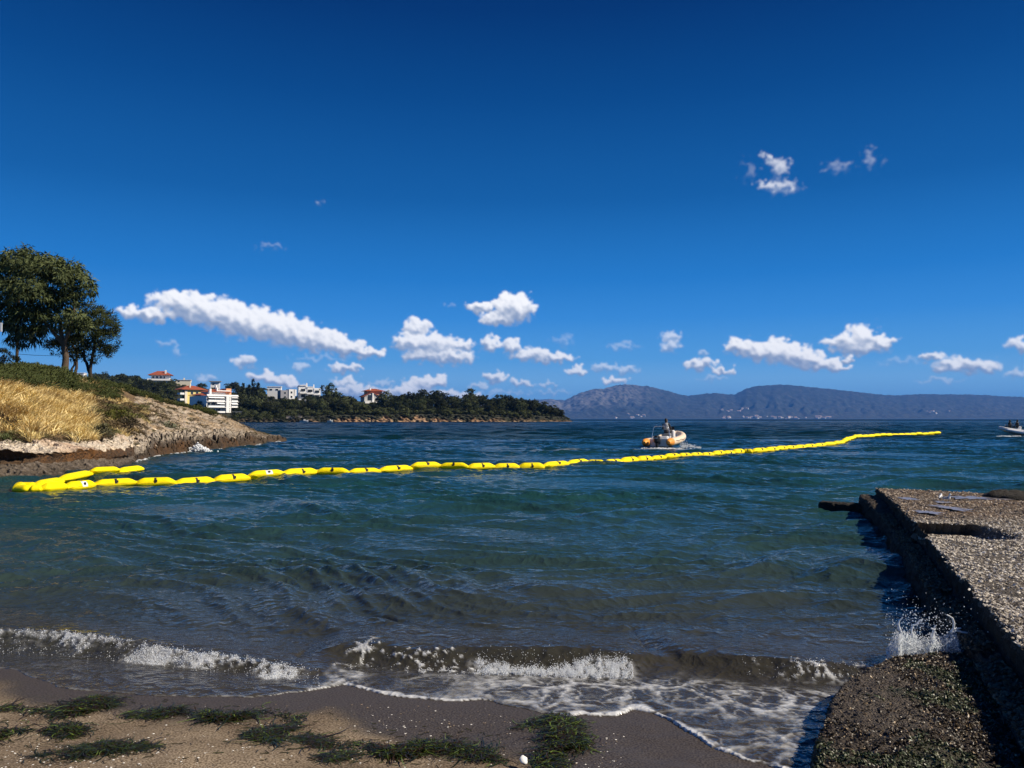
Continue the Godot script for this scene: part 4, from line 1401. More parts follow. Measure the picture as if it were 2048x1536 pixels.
func make_boom() -> void:
	var yellow := paint("yellow_boom_cloth", Color(1.0, 0.80, 0.0), 0.55)
	yellow.metallic_specular = 0.3
	yellow.heightmap_enabled = true
	yellow.heightmap_texture = noise_tex(noise(FastNoiseLite.TYPE_SIMPLEX_SMOOTH, 0.02, 91, 3), 256)
	yellow.heightmap_scale = 1.2
	yellow.uv1_triplanar = true
	yellow.uv1_scale = Vector3.ONE * 2.0
	var black := paint("black_webbing", Color(0.015, 0.014, 0.013), 0.7)
	var white := paint("white_patch", Color(0.75, 0.75, 0.76), 0.5)
	var amber := paint("amber_seam", Color(0.45, 0.24, 0.008), 0.6)
	var path := [[283, 946], [238, 952], [180, 955], [122, 967], [72, 977], [40, 977], [36, 983], [60, 985], [84, 984], [130, 979], [187, 973], [272, 969], [350, 967], [428, 962], [498, 958], [567, 954], [633, 949], [698, 949], [760, 946], [823, 942], [880, 939.5], [936, 940], [988, 938], [1038, 937], [1088, 936.5], [1136, 931], [1174, 926.5], [1210, 927], [1243, 925], [1274, 922], [1303, 920.5], [1330, 918], [1357, 915], [1381, 914], [1403, 912.6], [1426, 911.6], [1447, 909.6], [1467, 908.2], [1486, 906.8], [1506, 907.2], [1532, 904.6], [1554, 902.2], [1572, 899.4], [1591, 897.8], [1609, 896], [1630, 894.4], [1649, 892.2], [1669, 889.8], [1687, 887], [1700, 880.5], [1712, 877.2], [1724, 875.8], [1736, 875.0], [1748, 874.4], [1760, 873.8], [1772, 873.3], [1784, 872.8], [1796, 872.4], [1808, 872.0], [1820, 871.7], [1832, 871.3], [1844, 871.0], [1856, 870.5], [1868, 870.0], [1880, 869.4]]
	var boom := thing("floating_boom", "long chain of yellow cushion floats across the bay", "boom")
	var shapes := []
	for k in 5: shapes.append(float_mesh(1.0, 1.0, 900 + k))
	var rr := rng(901)
	var strap := Soup.new()
	for k in 14:
		var a0 := lerpf(0.1, 1.25, k / 14.0)
		var a1 := lerpf(0.1, 1.25, (k + 1) / 14.0)
		var ra := 1.02
		strap.quad(Vector3(-0.022, sin(a0) * ra, cos(a0) * ra), Vector3(-0.028, sin(a1) * ra, cos(a1) * ra), Vector3(0.028, sin(a1) * ra, cos(a1) * ra), Vector3(0.028, sin(a0) * ra, cos(a0) * ra))
	strap.box(Vector3(0.02, 0.5, 0.98), Vector3(0.06, 0.4, 0.10))
	var strap_mesh := strap.mesh()
	var seam := Soup.new()
	seam.tube([Vector3(-0.46, -0.02, 0.88), Vector3(-0.38, 0.10, 1.005), Vector3(-0.15, 0.12, 1.01), Vector3(0.15, 0.12, 1.01), Vector3(0.38, 0.10, 1.005), Vector3(0.46, -0.02, 0.88)], [0.018, 0.022, 0.022, 0.022, 0.022, 0.018], 5)
	var seam_mesh := seam.mesh()
	var link := Soup.new()
	link.box(Vector3.ZERO, Vector3(1, 0.5, 0.04))
	var link_mesh := link.mesh()
	var tab := Soup.new()
	for k in 6:
		var a0 := lerpf(0.0, 1.0, k / 6.0)
		var a1 := lerpf(0.0, 1.0, (k + 1) / 6.0)
		tab.quad(Vector3(-0.06, sin(a0) * 1.03, cos(a0) * 1.03), Vector3(-0.06, sin(a1) * 1.03, cos(a1) * 1.03), Vector3(0.11, sin(a1) * 1.03, cos(a1) * 1.03), Vector3(0.11, sin(a0) * 1.03, cos(a0) * 1.03))
	var tab_mesh := tab.mesh()
	for i in path.size() - 1:
		var a := on_level(path[i][0], path[i][1])
		var b := on_level(path[i + 1][0], path[i + 1][1])
		var m := (a + b) / 2.0
		var span := a.distance_to(b)
		var n := maxi(1, roundi(span / 1.9)) if i > 40 else 1
		for q in n:
			var p0 := a.lerp(b, float(q) / n)
			var p1 := a.lerp(b, float(q + 1) / n)
			var c := (p0 + p1) / 2.0
			var far := -c.z
			var lift := sea(c.x, far, far * 0.011)[0] as float
			var r := 0.138 * rr.randf_range(0.92, 1.08)
			if i < 4: r = 0.14
			if i >= 4 and i < 8: r = 0.13
			if far > 35.0: r = 0.16
			var long := p0.distance_to(p1)
			var o := part("float", shapes[rr.randi() % 5], yellow, boom)
			var dir := (p1 - p0).normalized()
			var y1 := rr.randf_range(-0.02, 0.02)
			o.position = c + Vector3(0, lift * 0.6 + r * ((0.30 if i > 3 else 0.5) if far < 50.0 else 0.8), 0)
			var bx := Vector3(dir.x, y1, dir.z).normalized()
			var bz := bx.cross(Vector3.UP).normalized()
			if bz.z < 0.0: 
				bx = -bx
				bz = -bz
			# lies on its chain, turned a little about its own length
			var by := bz.cross(bx)
			var roll := rr.randf_range(-0.25, 0.25)
			var b3 := Basis(bx * long * 1.10, (by * cos(roll) + bz * sin(roll)) * r * (0.85 if i < 8 else 1.0), (bz * cos(roll) - by * sin(roll)) * r)
			o.transform.basis = b3
			if i >= 4 and i < 8:
				o.set_meta("label", "sagging half-flooded float at the left bend")
			if far < 46.0 and i > 8:
				part("strap", strap_mesh, black, o)
				part("seam", seam_mesh, amber, o)
			if path[i][0] == 498 or path[i][0] == 130:
				part("patch", tab_mesh, white, o)
				o.set_meta("label", "float with a white patch beside its black strap")
			var l := part("connector", link_mesh, yellow if rr.randf() > 0.12 else black, boom)
			l.position = p1 + Vector3(0, lift * 0.6 + 0.04, 0)
			l.transform.basis = Basis(bx * 0.16, by * 0.22, bz * 0.5)

# ---------------------------------------------------------------- boats
func loft(rings: Array, col := Color.WHITE) -> ArrayMesh:
	var pos := PackedVector3Array()
	var nc: int = rings[0].size()
	for r in rings:
		for p in r: pos.append(p)
	return grid_mesh(pos, PackedColorArray(), rings.size(), nc)

func ring_tube(pts: Array, rad: Array, sides := 14, col := Color.WHITE) -> ArrayMesh:
	var s := Soup.new()
	s.tube(pts, rad, sides, col)
	return s.mesh()

func rib_boat(called: String, label: String, tube_c: Color, end_c: Color, place: Transform3D) -> Node3D:
	# bow towards -z, waterline at y = 0
	var o := thing(called, label, "boat")
	o.transform = place
	var cloth := paint("tube_" + called + str(tube_c), tube_c, 0.45)
	var ends := paint("tube_end_" + called + str(end_c), end_c, 0.45)
	var gel := paint("white_gelcoat", Color(0.74, 0.74, 0.73), 0.25)
	var steel := paint("boat_steel", Color(0.62, 0.62, 0.63), 0.25, 0.9)
	var black := paint("boat_black", Color(0.012, 0.012, 0.013), 0.35)
	var grey := paint("boat_grey", Color(0.16, 0.165, 0.17), 0.7)
	for side in [1.0, -1.0]:
		var pts := []
		var rad := []
		for k in 15:
			var t := k / 14.0
			var z := lerpf(1.55, -2.35, t)
			var x: float = side * 0.80 * pow(maxf(0.0, 1.0 - pow(maxf(0.0, (t - 0.45) / 0.55), 2.2)), 0.6)
			pts.append(Vector3(x, 0.32 + 0.34 * pow(t, 2.4), z))
			rad.append(0.245 - 0.05 * t * t)
		part("tube", ring_tube(pts, rad, 16), cloth, o)
		part("tube_end", ring_tube([Vector3(side * 0.80, 0.32, 1.50), Vector3(side * 0.80, 0.32, 1.72), Vector3(side * 0.80, 0.31, 1.90), Vector3(side * 0.80, 0.30, 2.0)], [0.252, 0.25, 0.20, 0.10], 16), ends, o)
	# hull
	var rings := []
	for k in 13:
		var t := k / 12.0
		var z := lerpf(1.45, -2.1, t)
		var w := 0.62 * pow(maxf(0.0, 1.0 - pow(maxf(0.0, (t - 0.4) / 0.6), 2.0)), 0.7)
		var keel := -0.22 + 0.62 * pow(t, 2.6)
		rings.append([Vector3(-w, 0.30 + 0.35 * t * t, z), Vector3(-w * 0.9, 0.05 + 0.4 * t * t, z), Vector3(0, keel, z), Vector3(w * 0.9, 0.05 + 0.4 * t * t, z), Vector3(w, 0.30 + 0.35 * t * t, z)])
	part("hull", loft(rings), gel, o)
	var deck := Soup.new()
	deck.quad(Vector3(-0.6, 0.24, 1.4), Vector3(-0.6, 0.30, -0.9), Vector3(0.6, 0.30, -0.9), Vector3(0.6, 0.24, 1.4))
	deck.tri(Vector3(-0.6, 0.30, -0.9), Vector3(0, 0.55, -2.1), Vector3(0.6, 0.30, -0.9))
	part("deck", deck.mesh(), gel, o)
	part("transom", bevel_box(Vector3(1.2, 0.52, 0.10), 0.03), gel, o, Vector3(0, 0.28, 1.48))
	part("aft_locker", bevel_box(Vector3(1.1, 0.30, 0.40), 0.08), gel, o, Vector3(0, 0.52, 1.15))
	part("seat", bevel_box(Vector3(0.55, 0.20, 0.42), 0.05), grey, o, Vector3(0.16, 0.72, 0.42))
	part("seat_box", bevel_box(Vector3(0.50, 0.42, 0.40), 0.04), gel, o, Vector3(0.16, 0.44, 0.42))
	part("console", bevel_box(Vector3(0.55, 0.72, 0.34), 0.06), gel, o, Vector3(0.16, 0.62, -0.42))
	part("windscreen", bevel_box(Vector3(0.50, 0.26, 0.02), 0.005), paint("dark_acrylic", Color(0.02, 0.025, 0.03), 0.1), o, Vector3(0.16, 1.08, -0.50))
	var wheel := []
	var wr := []
	for k in 17:
		wheel.append(Vector3(0.16 + 0.17 * cos(TAU * k / 16.0), 0.93 + 0.15 * sin(TAU * k / 16.0), -0.20))
		wr.append(0.016)
	part("steering_wheel", ring_tube(wheel, wr, 6), black, o)
	# tube frame over the stern
	var arch := [Vector3(-0.62, 0.45, 1.10), Vector3(-0.56, 0.85, 1.02), Vector3(-0.50, 1.22, 0.95), Vector3(-0.40, 1.30, 0.93), Vector3(0.40, 1.30, 0.93), Vector3(0.50, 1.22, 0.95), Vector3(0.56, 0.85, 1.02), Vector3(0.62, 0.45, 1.10)]
	part("roll_bar", ring_tube(arch, [0.024, 0.024, 0.024, 0.024, 0.024, 0.024, 0.024, 0.024], 8), steel, o)
	part("light_mast", ring_tube([Vector3(-0.28, 1.30, 0.93), Vector3(-0.28, 1.46, 0.93)], [0.012, 0.01], 6), steel, o)
	# outboard motor
	var engine := part("outboard_motor", bevel_box(Vector3(0.38, 0.48, 0.46), 0.10), black, o, Vector3(-0.02, 0.52, 1.80))
	part("leg", bevel_box(Vector3(0.14, 0.75, 0.20), 0.03), black, engine, Vector3(0, -0.52, 0.04))
	part("bracket", bevel_box(Vector3(0.26, 0.26, 0.22), 0.03), grey, engine, Vector3(0, -0.22, -0.30))
	part("cowl_stripe", bevel_box(Vector3(0.30, 0.035, 0.005), 0.001), gel, engine, Vector3(0, 0.08, 0.233))
	for side in [1.0, -1.0]:
		part("grab_rope", ring_tube([Vector3(side * 1.04, 0.40, 1.2), Vector3(side * 1.07, 0.34, 0.7), Vector3(side * 1.04, 0.42, 0.2), Vector3(side * 1.06, 0.36, -0.3), Vector3(side * 0.98, 0.46, -0.9)], [0.012, 0.012, 0.012, 0.012, 0.012], 5), black, o)
	return o

# ---------------------------------------------------------------- people: one surface from a field of tapered capsules
func field_mesh(bones: Array, cell: float, soft: float) -> ArrayMesh:
	var lo := Vector3.ONE * 1e9
	var hi := -Vector3.ONE * 1e9
	for b in bones:
		for k in 2:
			var r := Vector3.ONE * (float(b[2 + k]) + cell * 2.0)
			lo = lo.min((b[k] as Vector3) - r)
			hi = hi.max((b[k] as Vector3) + r)
	var nx := ceili((hi.x - lo.x) / cell) + 1
	var ny := ceili((hi.y - lo.y) / cell) + 1
	var nz := ceili((hi.z - lo.z) / cell) + 1
	var f := PackedFloat32Array()
	f.resize(nx * ny * nz)
	f.fill(9.0)
	for b in bones:
		var a: Vector3 = b[0]
		var ab: Vector3 = (b[1] as Vector3) - a
		var l2 := maxf(ab.length_squared(), 1e-8)
		var reach := maxf(b[2], b[3]) + soft * 2.0 + cell * 2.0
		var p0 := (a.min(b[1]) - Vector3.ONE * reach - lo) / cell
		var p1 := (a.max(b[1]) + Vector3.ONE * reach - lo) / cell
		for z in range(maxi(0, floori(p0.z)), mini(nz, ceili(p1.z) + 1)):
			for y in range(maxi(0, floori(p0.y)), mini(ny, ceili(p1.y) + 1)):
				for x in range(maxi(0, floori(p0.x)), mini(nx, ceili(p1.x) + 1)):
					var p := lo + Vector3(x, y, z) * cell
					var t := clampf((p - a).dot(ab) / l2, 0, 1)
					var d := p.distance_to(a + ab * t) - lerpf(b[2], b[3], t)
					var i := (z * ny + y) * nx + x
					var o := f[i]
					if o > 8.0: f[i] = d
					else:
						var h := clampf(0.5 + 0.5 * (o - d) / soft, 0, 1)
						f[i] = lerpf(o, d, h) - soft * h * (1.0 - h)
	var at := PackedInt32Array()
	at.resize(nx * ny * nz)
	at.fill(-1)
	var v := PackedVector3Array()
	var n := PackedVector3Array()
	var idx := PackedInt32Array()
	var sy := nx
	var sz := nx * ny
	for z in nz - 1:
		for y in ny - 1:
			for x in nx - 1:
				var i := z * sz + y * sy + x
				var inside := 0
				for k in 8:
					if f[i + (k & 1) + (sy if k & 2 else 0) + (sz if k & 4 else 0)] < 0.0: inside += 1
				if inside == 0 or inside == 8: continue
				var sum := Vector3.ZERO
				var cnt := 0
				for e in [[0, 1], [2, 3], [4, 5], [6, 7], [0, 2], [1, 3], [4, 6], [5, 7], [0, 4], [1, 5], [2, 6], [3, 7]]:
					var c0 := Vector3(e[0] & 1, (e[0] >> 1) & 1, (e[0] >> 2) & 1)
					var c1 := Vector3(e[1] & 1, (e[1] >> 1) & 1, (e[1] >> 2) & 1)
					var f0 := f[i + int(c0.x) + int(c0.y) * sy + int(c0.z) * sz]
					var f1 := f[i + int(c1.x) + int(c1.y) * sy + int(c1.z) * sz]
					if (f0 < 0.0) != (f1 < 0.0):
						sum += c0.lerp(c1, f0 / (f0 - f1))
						cnt += 1
				at[i] = v.size()
				v.append(lo + (Vector3(x, y, z) + sum / cnt) * cell)
				n.append(Vector3(f[i + 1] - f[i], f[i + sy] - f[i], f[i + sz] - f[i]).normalized())
	for z in range(1, nz - 1):
		for y in range(1, ny - 1):
			for x in range(1, nx - 1):
				var i := z * sz + y * sy + x
				for axis in 3:
					var st: int = [1, sy, sz][axis]
					var u: int = [sy, sz, 1][axis]
					var w: int = [sz, 1, sy][axis]
					if (f[i] < 0.0) == (f[i + st] < 0.0): continue
					var q := [at[i - u - w], at[i - w], at[i], at[i - u]]
					if q.min() < 0: continue
					if f[i] < 0.0: idx.append_array(PackedInt32Array([q[0], q[2], q[1], q[0], q[3], q[2]]))
					else: idx.append_array(PackedInt32Array([q[0], q[1], q[2], q[0], q[2], q[3]]))
	var arr := []
	arr.resize(Mesh.ARRAY_MAX)
	arr[Mesh.ARRAY_VERTEX] = v
	arr[Mesh.ARRAY_NORMAL] = n
	arr[Mesh.ARRAY_INDEX] = idx
	var m := ArrayMesh.new()
	m.add_surface_from_arrays(Mesh.PRIMITIVE_TRIANGLES, arr)
	return m

func hand_bones(w: Vector3, dir: Vector3, palm: Vector3, thumb_side: Vector3) -> Array:
	# a hand closed round something: palm, four curled fingers of different length, thumb from the side
	var b := []
	var mid := w + dir * 0.08
	b.append([w, mid, 0.026, 0.034])
	var lens := [0.062, 0.075, 0.070, 0.055]
	for k in 4:
		var root := mid + thumb_side * (0.030 - 0.020 * k) + dir * 0.012
		var j1: Vector3 = root + (dir * 0.8 + palm * 0.35).normalized() * lens[k] * 0.5
		var j2: Vector3 = j1 + (dir * 0.2 + palm).normalized() * lens[k] * 0.45
		var j3: Vector3 = j2 + (palm * 0.6 - dir * 0.7).normalized() * lens[k] * 0.32
		b.append([root, j1, 0.0095, 0.009])
		b.append([j1, j2, 0.009, 0.0085])
		b.append([j2, j3, 0.0085, 0.007])
	var t0 := w + dir * 0.03 + thumb_side * 0.026
	var t1 := t0 + (thumb_side + dir * 0.7 + palm * 0.4).normalized() * 0.045
	b.append([t0, t1, 0.013, 0.010])
	b.append([t1, t1 + (dir + palm * 0.8 - thumb_side * 0.2).normalized() * 0.03, 0.010, 0.008])
	return b

# a person facing -z; seat height 0 when sitting
func make_person(label: String, pose: String, place: Transform3D, coat: Color, vest: Color, hair: Color) -> void:
	var o := thing("person", label, "person")
	o.transform = place
	var skin := paint("skin", Color(0.36, 0.20, 0.13), 0.55)
	var hip := Vector3(0, 0.10, 0.0)
	if pose == "stand": hip = Vector3(0, 0.92, 0)
	var neck := hip + Vector3(0, 0.52, -0.05)
	var head := neck + Vector3(0, 0.17, -0.03)
	var b := []
	b.append([hip, hip + Vector3(0, 0.25, -0.02), 0.150, 0.135])
	b.append([hip + Vector3(0, 0.25, -0.02), neck + Vector3(0, -0.10, 0), 0.135, 0.15])
	b.append([neck + Vector3(-0.15, -0.07, 0), neck + Vector3(0.15, -0.07, 0), 0.075, 0.075])
	b.append([neck + Vector3(0, -0.06, 0), neck + Vector3(0, 0.06, -0.01), 0.06, 0.055])
	var hands := []
	for s in [-1.0, 1.0]:
		var knee: Vector3
		var foot: Vector3
		if pose == "stand":
			knee = hip + Vector3(s * 0.12, -0.42, -0.05)
			foot = hip + Vector3(s * 0.14, -0.84, 0.03)
		else:
			knee = hip + Vector3(s * 0.14, 0.02, -0.42)
			foot = hip + Vector3(s * 0.14, -0.40, -0.40)
		b.append([hip + Vector3(s * 0.09, -0.02, 0), knee, 0.085, 0.062])
		b.append([knee, foot, 0.060, 0.042])
		b.append([foot, foot + Vector3(s * 0.02, -0.03, -0.16), 0.045, 0.035])
		var sh := neck + Vector3(s * 0.19, -0.08, 0)
		var el := sh + Vector3(s * 0.08, -0.26, -0.08)
		var wr := el + Vector3(-s * 0.08, 0.03, -0.24)
		if pose == "stand" and s > 0:
			el = sh + Vector3(0.10, -0.24, -0.10)
			wr = el + Vector3(0.06, -0.02, -0.22)
		b.append([sh, el, 0.055, 0.045])
		b.append([el, wr, 0.043, 0.030])
		var dir := (wr - el).normalized()
		hands.append_array(hand_bones(wr, dir, Vector3(0, -1, 0), Vector3(-s, 0, 0)))
	part("body", field_mesh(b, 0.026, 0.05), paint("coat" + str(coat), coat, 0.8), o)
	for k in 2:
		part("hand", field_mesh(hands.slice(k * hands.size() / 2, (k + 1) * hands.size() / 2), 0.006, 0.008), skin, o)
	var h := [[head + Vector3(0, 0.03, 0.01), head + Vector3(0, -0.035, -0.02), 0.092, 0.070], [head + Vector3(0, -0.02, -0.085), head + Vector3(0, -0.045, -0.105), 0.012, 0.017], [head + Vector3(0, -0.09, -0.06), head + Vector3(0, -0.095, -0.07), 0.030, 0.026], [head + Vector3(-0.088, -0.01, 0.01), head + Vector3(-0.09, -0.03, 0.012), 0.016, 0.012], [head + Vector3(0.088, -0.01, 0.01), head + Vector3(0.09, -0.03, 0.012), 0.016, 0.012], [head + Vector3(0, -0.08, 0), neck, 0.055, 0.055]]
	var hd := part("head", field_mesh(h, 0.012, 0.02), skin, o)
	var eyes := Soup.new()
	for s in [-1.0, 1.0]:
		eyes.blob(head + Vector3(s * 0.032, -0.005, -0.082), Vector3(0.013, 0.009, 0.009), 5, 8)
	part("eyes", eyes.mesh(), paint("dark_eye", Color(0.02, 0.015, 0.012), 0.2), hd)
	var mouth := Soup.new()
	mouth.blob(head + Vector3(0, -0.073, -0.085), Vector3(0.024, 0.006, 0.008), 5, 8)
	part("mouth", mouth.mesh(), paint("lips", Color(0.28, 0.11, 0.09), 0.5), hd)
	part("hair", field_mesh([[head + Vector3(0, 0.055, 0.022), head + Vector3(0, 0.0, 0.04), 0.092, 0.085], [head + Vector3(0, -0.02, 0.055), head + Vector3(0, -0.08, 0.05), 0.07, 0.05]], 0.014, 0.03), paint("hair" + str(hair), hair, 0.6), o)
	part("life_vest", field_mesh([[hip + Vector3(0, 0.20, 0.0), neck + Vector3(0, -0.13, 0.0), 0.165, 0.178], [neck + Vector3(-0.09, -0.06, 0.01), neck + Vector3(-0.10, -0.2, -0.06), 0.085, 0.10], [neck + Vector3(0.09, -0.06, 0.01), neck + Vector3(0.10, -0.2, -0.06), 0.085, 0.10]], 0.024, 0.04), paint("vest" + str(vest), vest, 0.8), o)

func make_boats() -> void:
	var d := away(896.5)
	var spin := Basis(Vector3.UP, -0.52) * Basis(Vector3.RIGHT, 0.035) * Basis(Vector3.BACK, 0.03)
	var place := Transform3D(spin.scaled(Vector3.ONE * 0.87), spot(1314, d, 0.04) + spin * Vector3(0, 0, -1.65))
	rib_boat("inflatable_boat", "white inflatable boat with orange tube ends and a black outboard, heading away", Color(0.76, 0.60, 0.44), Color(0.74, 0.30, 0.05), place)
	make_person("person in dark clothes and grey life vest sitting at the helm of the orange-ended boat", "sit", place * Transform3D(Basis(), Vector3(0.16, 0.84, 0.42)), Color(0.025, 0.026, 0.03), Color(0.32, 0.33, 0.34), Color(0.010, 0.008, 0.007))
	d = away(871)
	spin = Basis(Vector3.UP, 1.15) * Basis(Vector3.RIGHT, 0.07)
	place = Transform3D(spin.scaled(Vector3.ONE * 0.85), spot(2047, d, 0.03))
	rib_boat("inflatable_boat", "all-white inflatable boat at the right edge of the bay, seen from its side", Color(0.74, 0.74, 0.75), Color(0.66, 0.67, 0.70), place)
	make_person("person in black sitting at the front of the white boat at the right edge", "sit", place * Transform3D(Basis(), Vector3(-0.1, 0.72, -1.35)), Color(0.012, 0.012, 0.014), Color(0.014, 0.014, 0.016), Color(0.010, 0.008, 0.007))
	make_person("person in black sitting at the helm of the white boat at the right edge", "sit", place * Transform3D(Basis(Vector3.UP, -0.6), Vector3(0.0, 0.80, -0.62)), Color(0.012, 0.012, 0.014), Color(0.030, 0.030, 0.034), Color(0.010, 0.008, 0.007))
	# the tube it tows beside its stern
	var tw := thing("towed_float", "long white inflatable towed behind the boat at the right edge", "float", spot(2044, d - 0.6, 0.0), -0.35)
	part("tube", ring_tube([Vector3(-1.2, 0.55, 0), Vector3(-0.6, 0.42, 0), Vector3(0.2, 0.26, 0), Vector3(1.2, 0.12, 0)], [0.10, 0.15, 0.17, 0.12], 12), paint("towed_white", Color(0.74, 0.75, 0.78), 0.4), tw)
	part("rope", ring_tube([Vector3(-1.2, 0.55, 0), Vector3(-1.6, 0.9, 0)], [0.02, 0.02], 5), paint("rope_white", Color(0.6, 0.6, 0.6), 0.8), tw)
	# moored off the far shore
	for q in [[608, 843.4, 17, "left of two small white boats moored at the foot of the far cliff"], [660, 843.2, 11, "right and shorter of two small white boats at the foot of the far cliff"]]:
		var dd: float = lookup(far_cape, q[0])[1] - 9.0
		var bt := thing("small_boat", q[3], "boat", spot(q[0], dd, 0.0), 0.1, "small white boats off the far shore")
		var l: float = q[2] * dd / FOCAL
		var rings := []
		for k in 11:
			var t := k / 10.0
			var w := 0.9 * pow(maxf(0.0, sin(PI * (0.12 + 0.88 * t))), 0.6)
			var x := (0.5 - t) * l
			var sheer := 0.75 + 0.5 * pow(1.0 - t, 3.0)
			rings.append([Vector3(x, sheer, -w), Vector3(x, 0.0, -w * 0.6), Vector3(x, -0.25, 0), Vector3(x, 0.0, w * 0.6), Vector3(x, sheer, w), Vector3(x, sheer - 0.05, w * 0.9), Vector3(x, sheer - 0.3, 0), Vector3(x, sheer - 0.05, -w * 0.9), Vector3(x, sheer, -w)])
		part("hull", loft(rings), paint("white_gelcoat", Color(0.74, 0.74, 0.73), 0.25), bt)
		part("cabin", bevel_box(Vector3(l * 0.22, 0.7, 0.9), 0.1), paint("white_gelcoat", Color.WHITE), bt, Vector3(l * 0.05, 1.0, 0))

# ---------------------------------------------------------------- houses
class House:
	var host: Node
	var root: Node3D
	var wall: Material
	func box(called: String, at: Vector3, size: Vector3, mat: Material, parent: Node = null) -> MeshInstance3D:
		var o := MeshInstance3D.new()
		o.name = called
		o.mesh = host.block(size)
		o.material_override = mat
		o.position = at
		(parent if parent else root).add_child(o, true)
		return o

var blocks := {}
func block(size: Vector3) -> ArrayMesh:
	var key := str(size)
	if not blocks.has(key):
		var s := Soup.new()
		s.box(Vector3.ZERO, size)
		blocks[key] = s.mesh()
	return blocks[key]

func house(called: String, label: String, at: Vector3, turn: float) -> House:
	var h := House.new()
	h.host = self
	h.root = thing(called, label, "house", at, turn)
	return h

# foundation walls down to the slope the house stands on
func plinth(h: House, w: float, dd: float, mat: Material) -> void:
	var p := h.root.position
	var px := p.x / (-p.z) * FOCAL + 1024.0
	var gap := p.y - far_height(px, -p.z) + 1.0
	if gap > 0.05: h.box("foundation", Vector3(0, -gap / 2 - 0.002, -dd / 2), Vector3(w, gap, dd), mat)

func hip_roof(w: float, dd: float, t: float, over := 0.5, gable := false) -> ArrayMesh:
	var s := Soup.new()
	var x := w / 2 + over
	var z := dd / 2 + over
	var rx := x if gable else maxf(x - z, 0.3)
	var a := Vector3(-x, 0, z); var b := Vector3(x, 0, z); var c := Vector3(x, 0, -z); var d := Vector3(-x, 0, -z)
	var e := Vector3(-rx, t, 0); var f := Vector3(rx, t, 0)
	s.quad(a, e, f, b); s.quad(c, f, e, d); s.tri(b, f, c); s.tri(d, e, a)
	var dn := Vector3(0, -0.18, 0)
	for q in [[a, b], [b, c], [c, d], [d, a]]: s.quad(q[0], q[1], q[1] + dn, q[0] + dn)
	s.quad(a + dn, b + dn, c + dn, d + dn)
	# rows of tiles as low ridges
	for k in range(1, 7):
		var f1 := k / 7.0
		s.tube([a.lerp(e, f1) + Vector3(0, 0.04, 0.02), b.lerp(f, f1) + Vector3(0, 0.04, 0.02)], [0.05, 0.05], 4)
	return s.mesh()

func window_on(h: House, at: Vector3, size: Vector2, along_x := true, parent: Node = null) -> void:
	var dark := paint("window_glass", Color(0.02, 0.024, 0.03), 0.12)
	var frame := paint("window_frame", Color(0.62, 0.62, 0.60), 0.6)
	var s := Vector3(size.x, size.y, 0.12) if along_x else Vector3(0.12, size.y, size.x)
	var w := h.box("window", at, s, frame, parent)
	var o := Vector3(0, 0, 0.04) if along_x else Vector3(0.04 * signf(at.x), 0, 0)
	var ps := s - Vector3(0.16, 0.16, 0.0) if along_x else s - Vector3(0, 0.16, 0.16)
	h.box("pane", o, ps, dark, w)

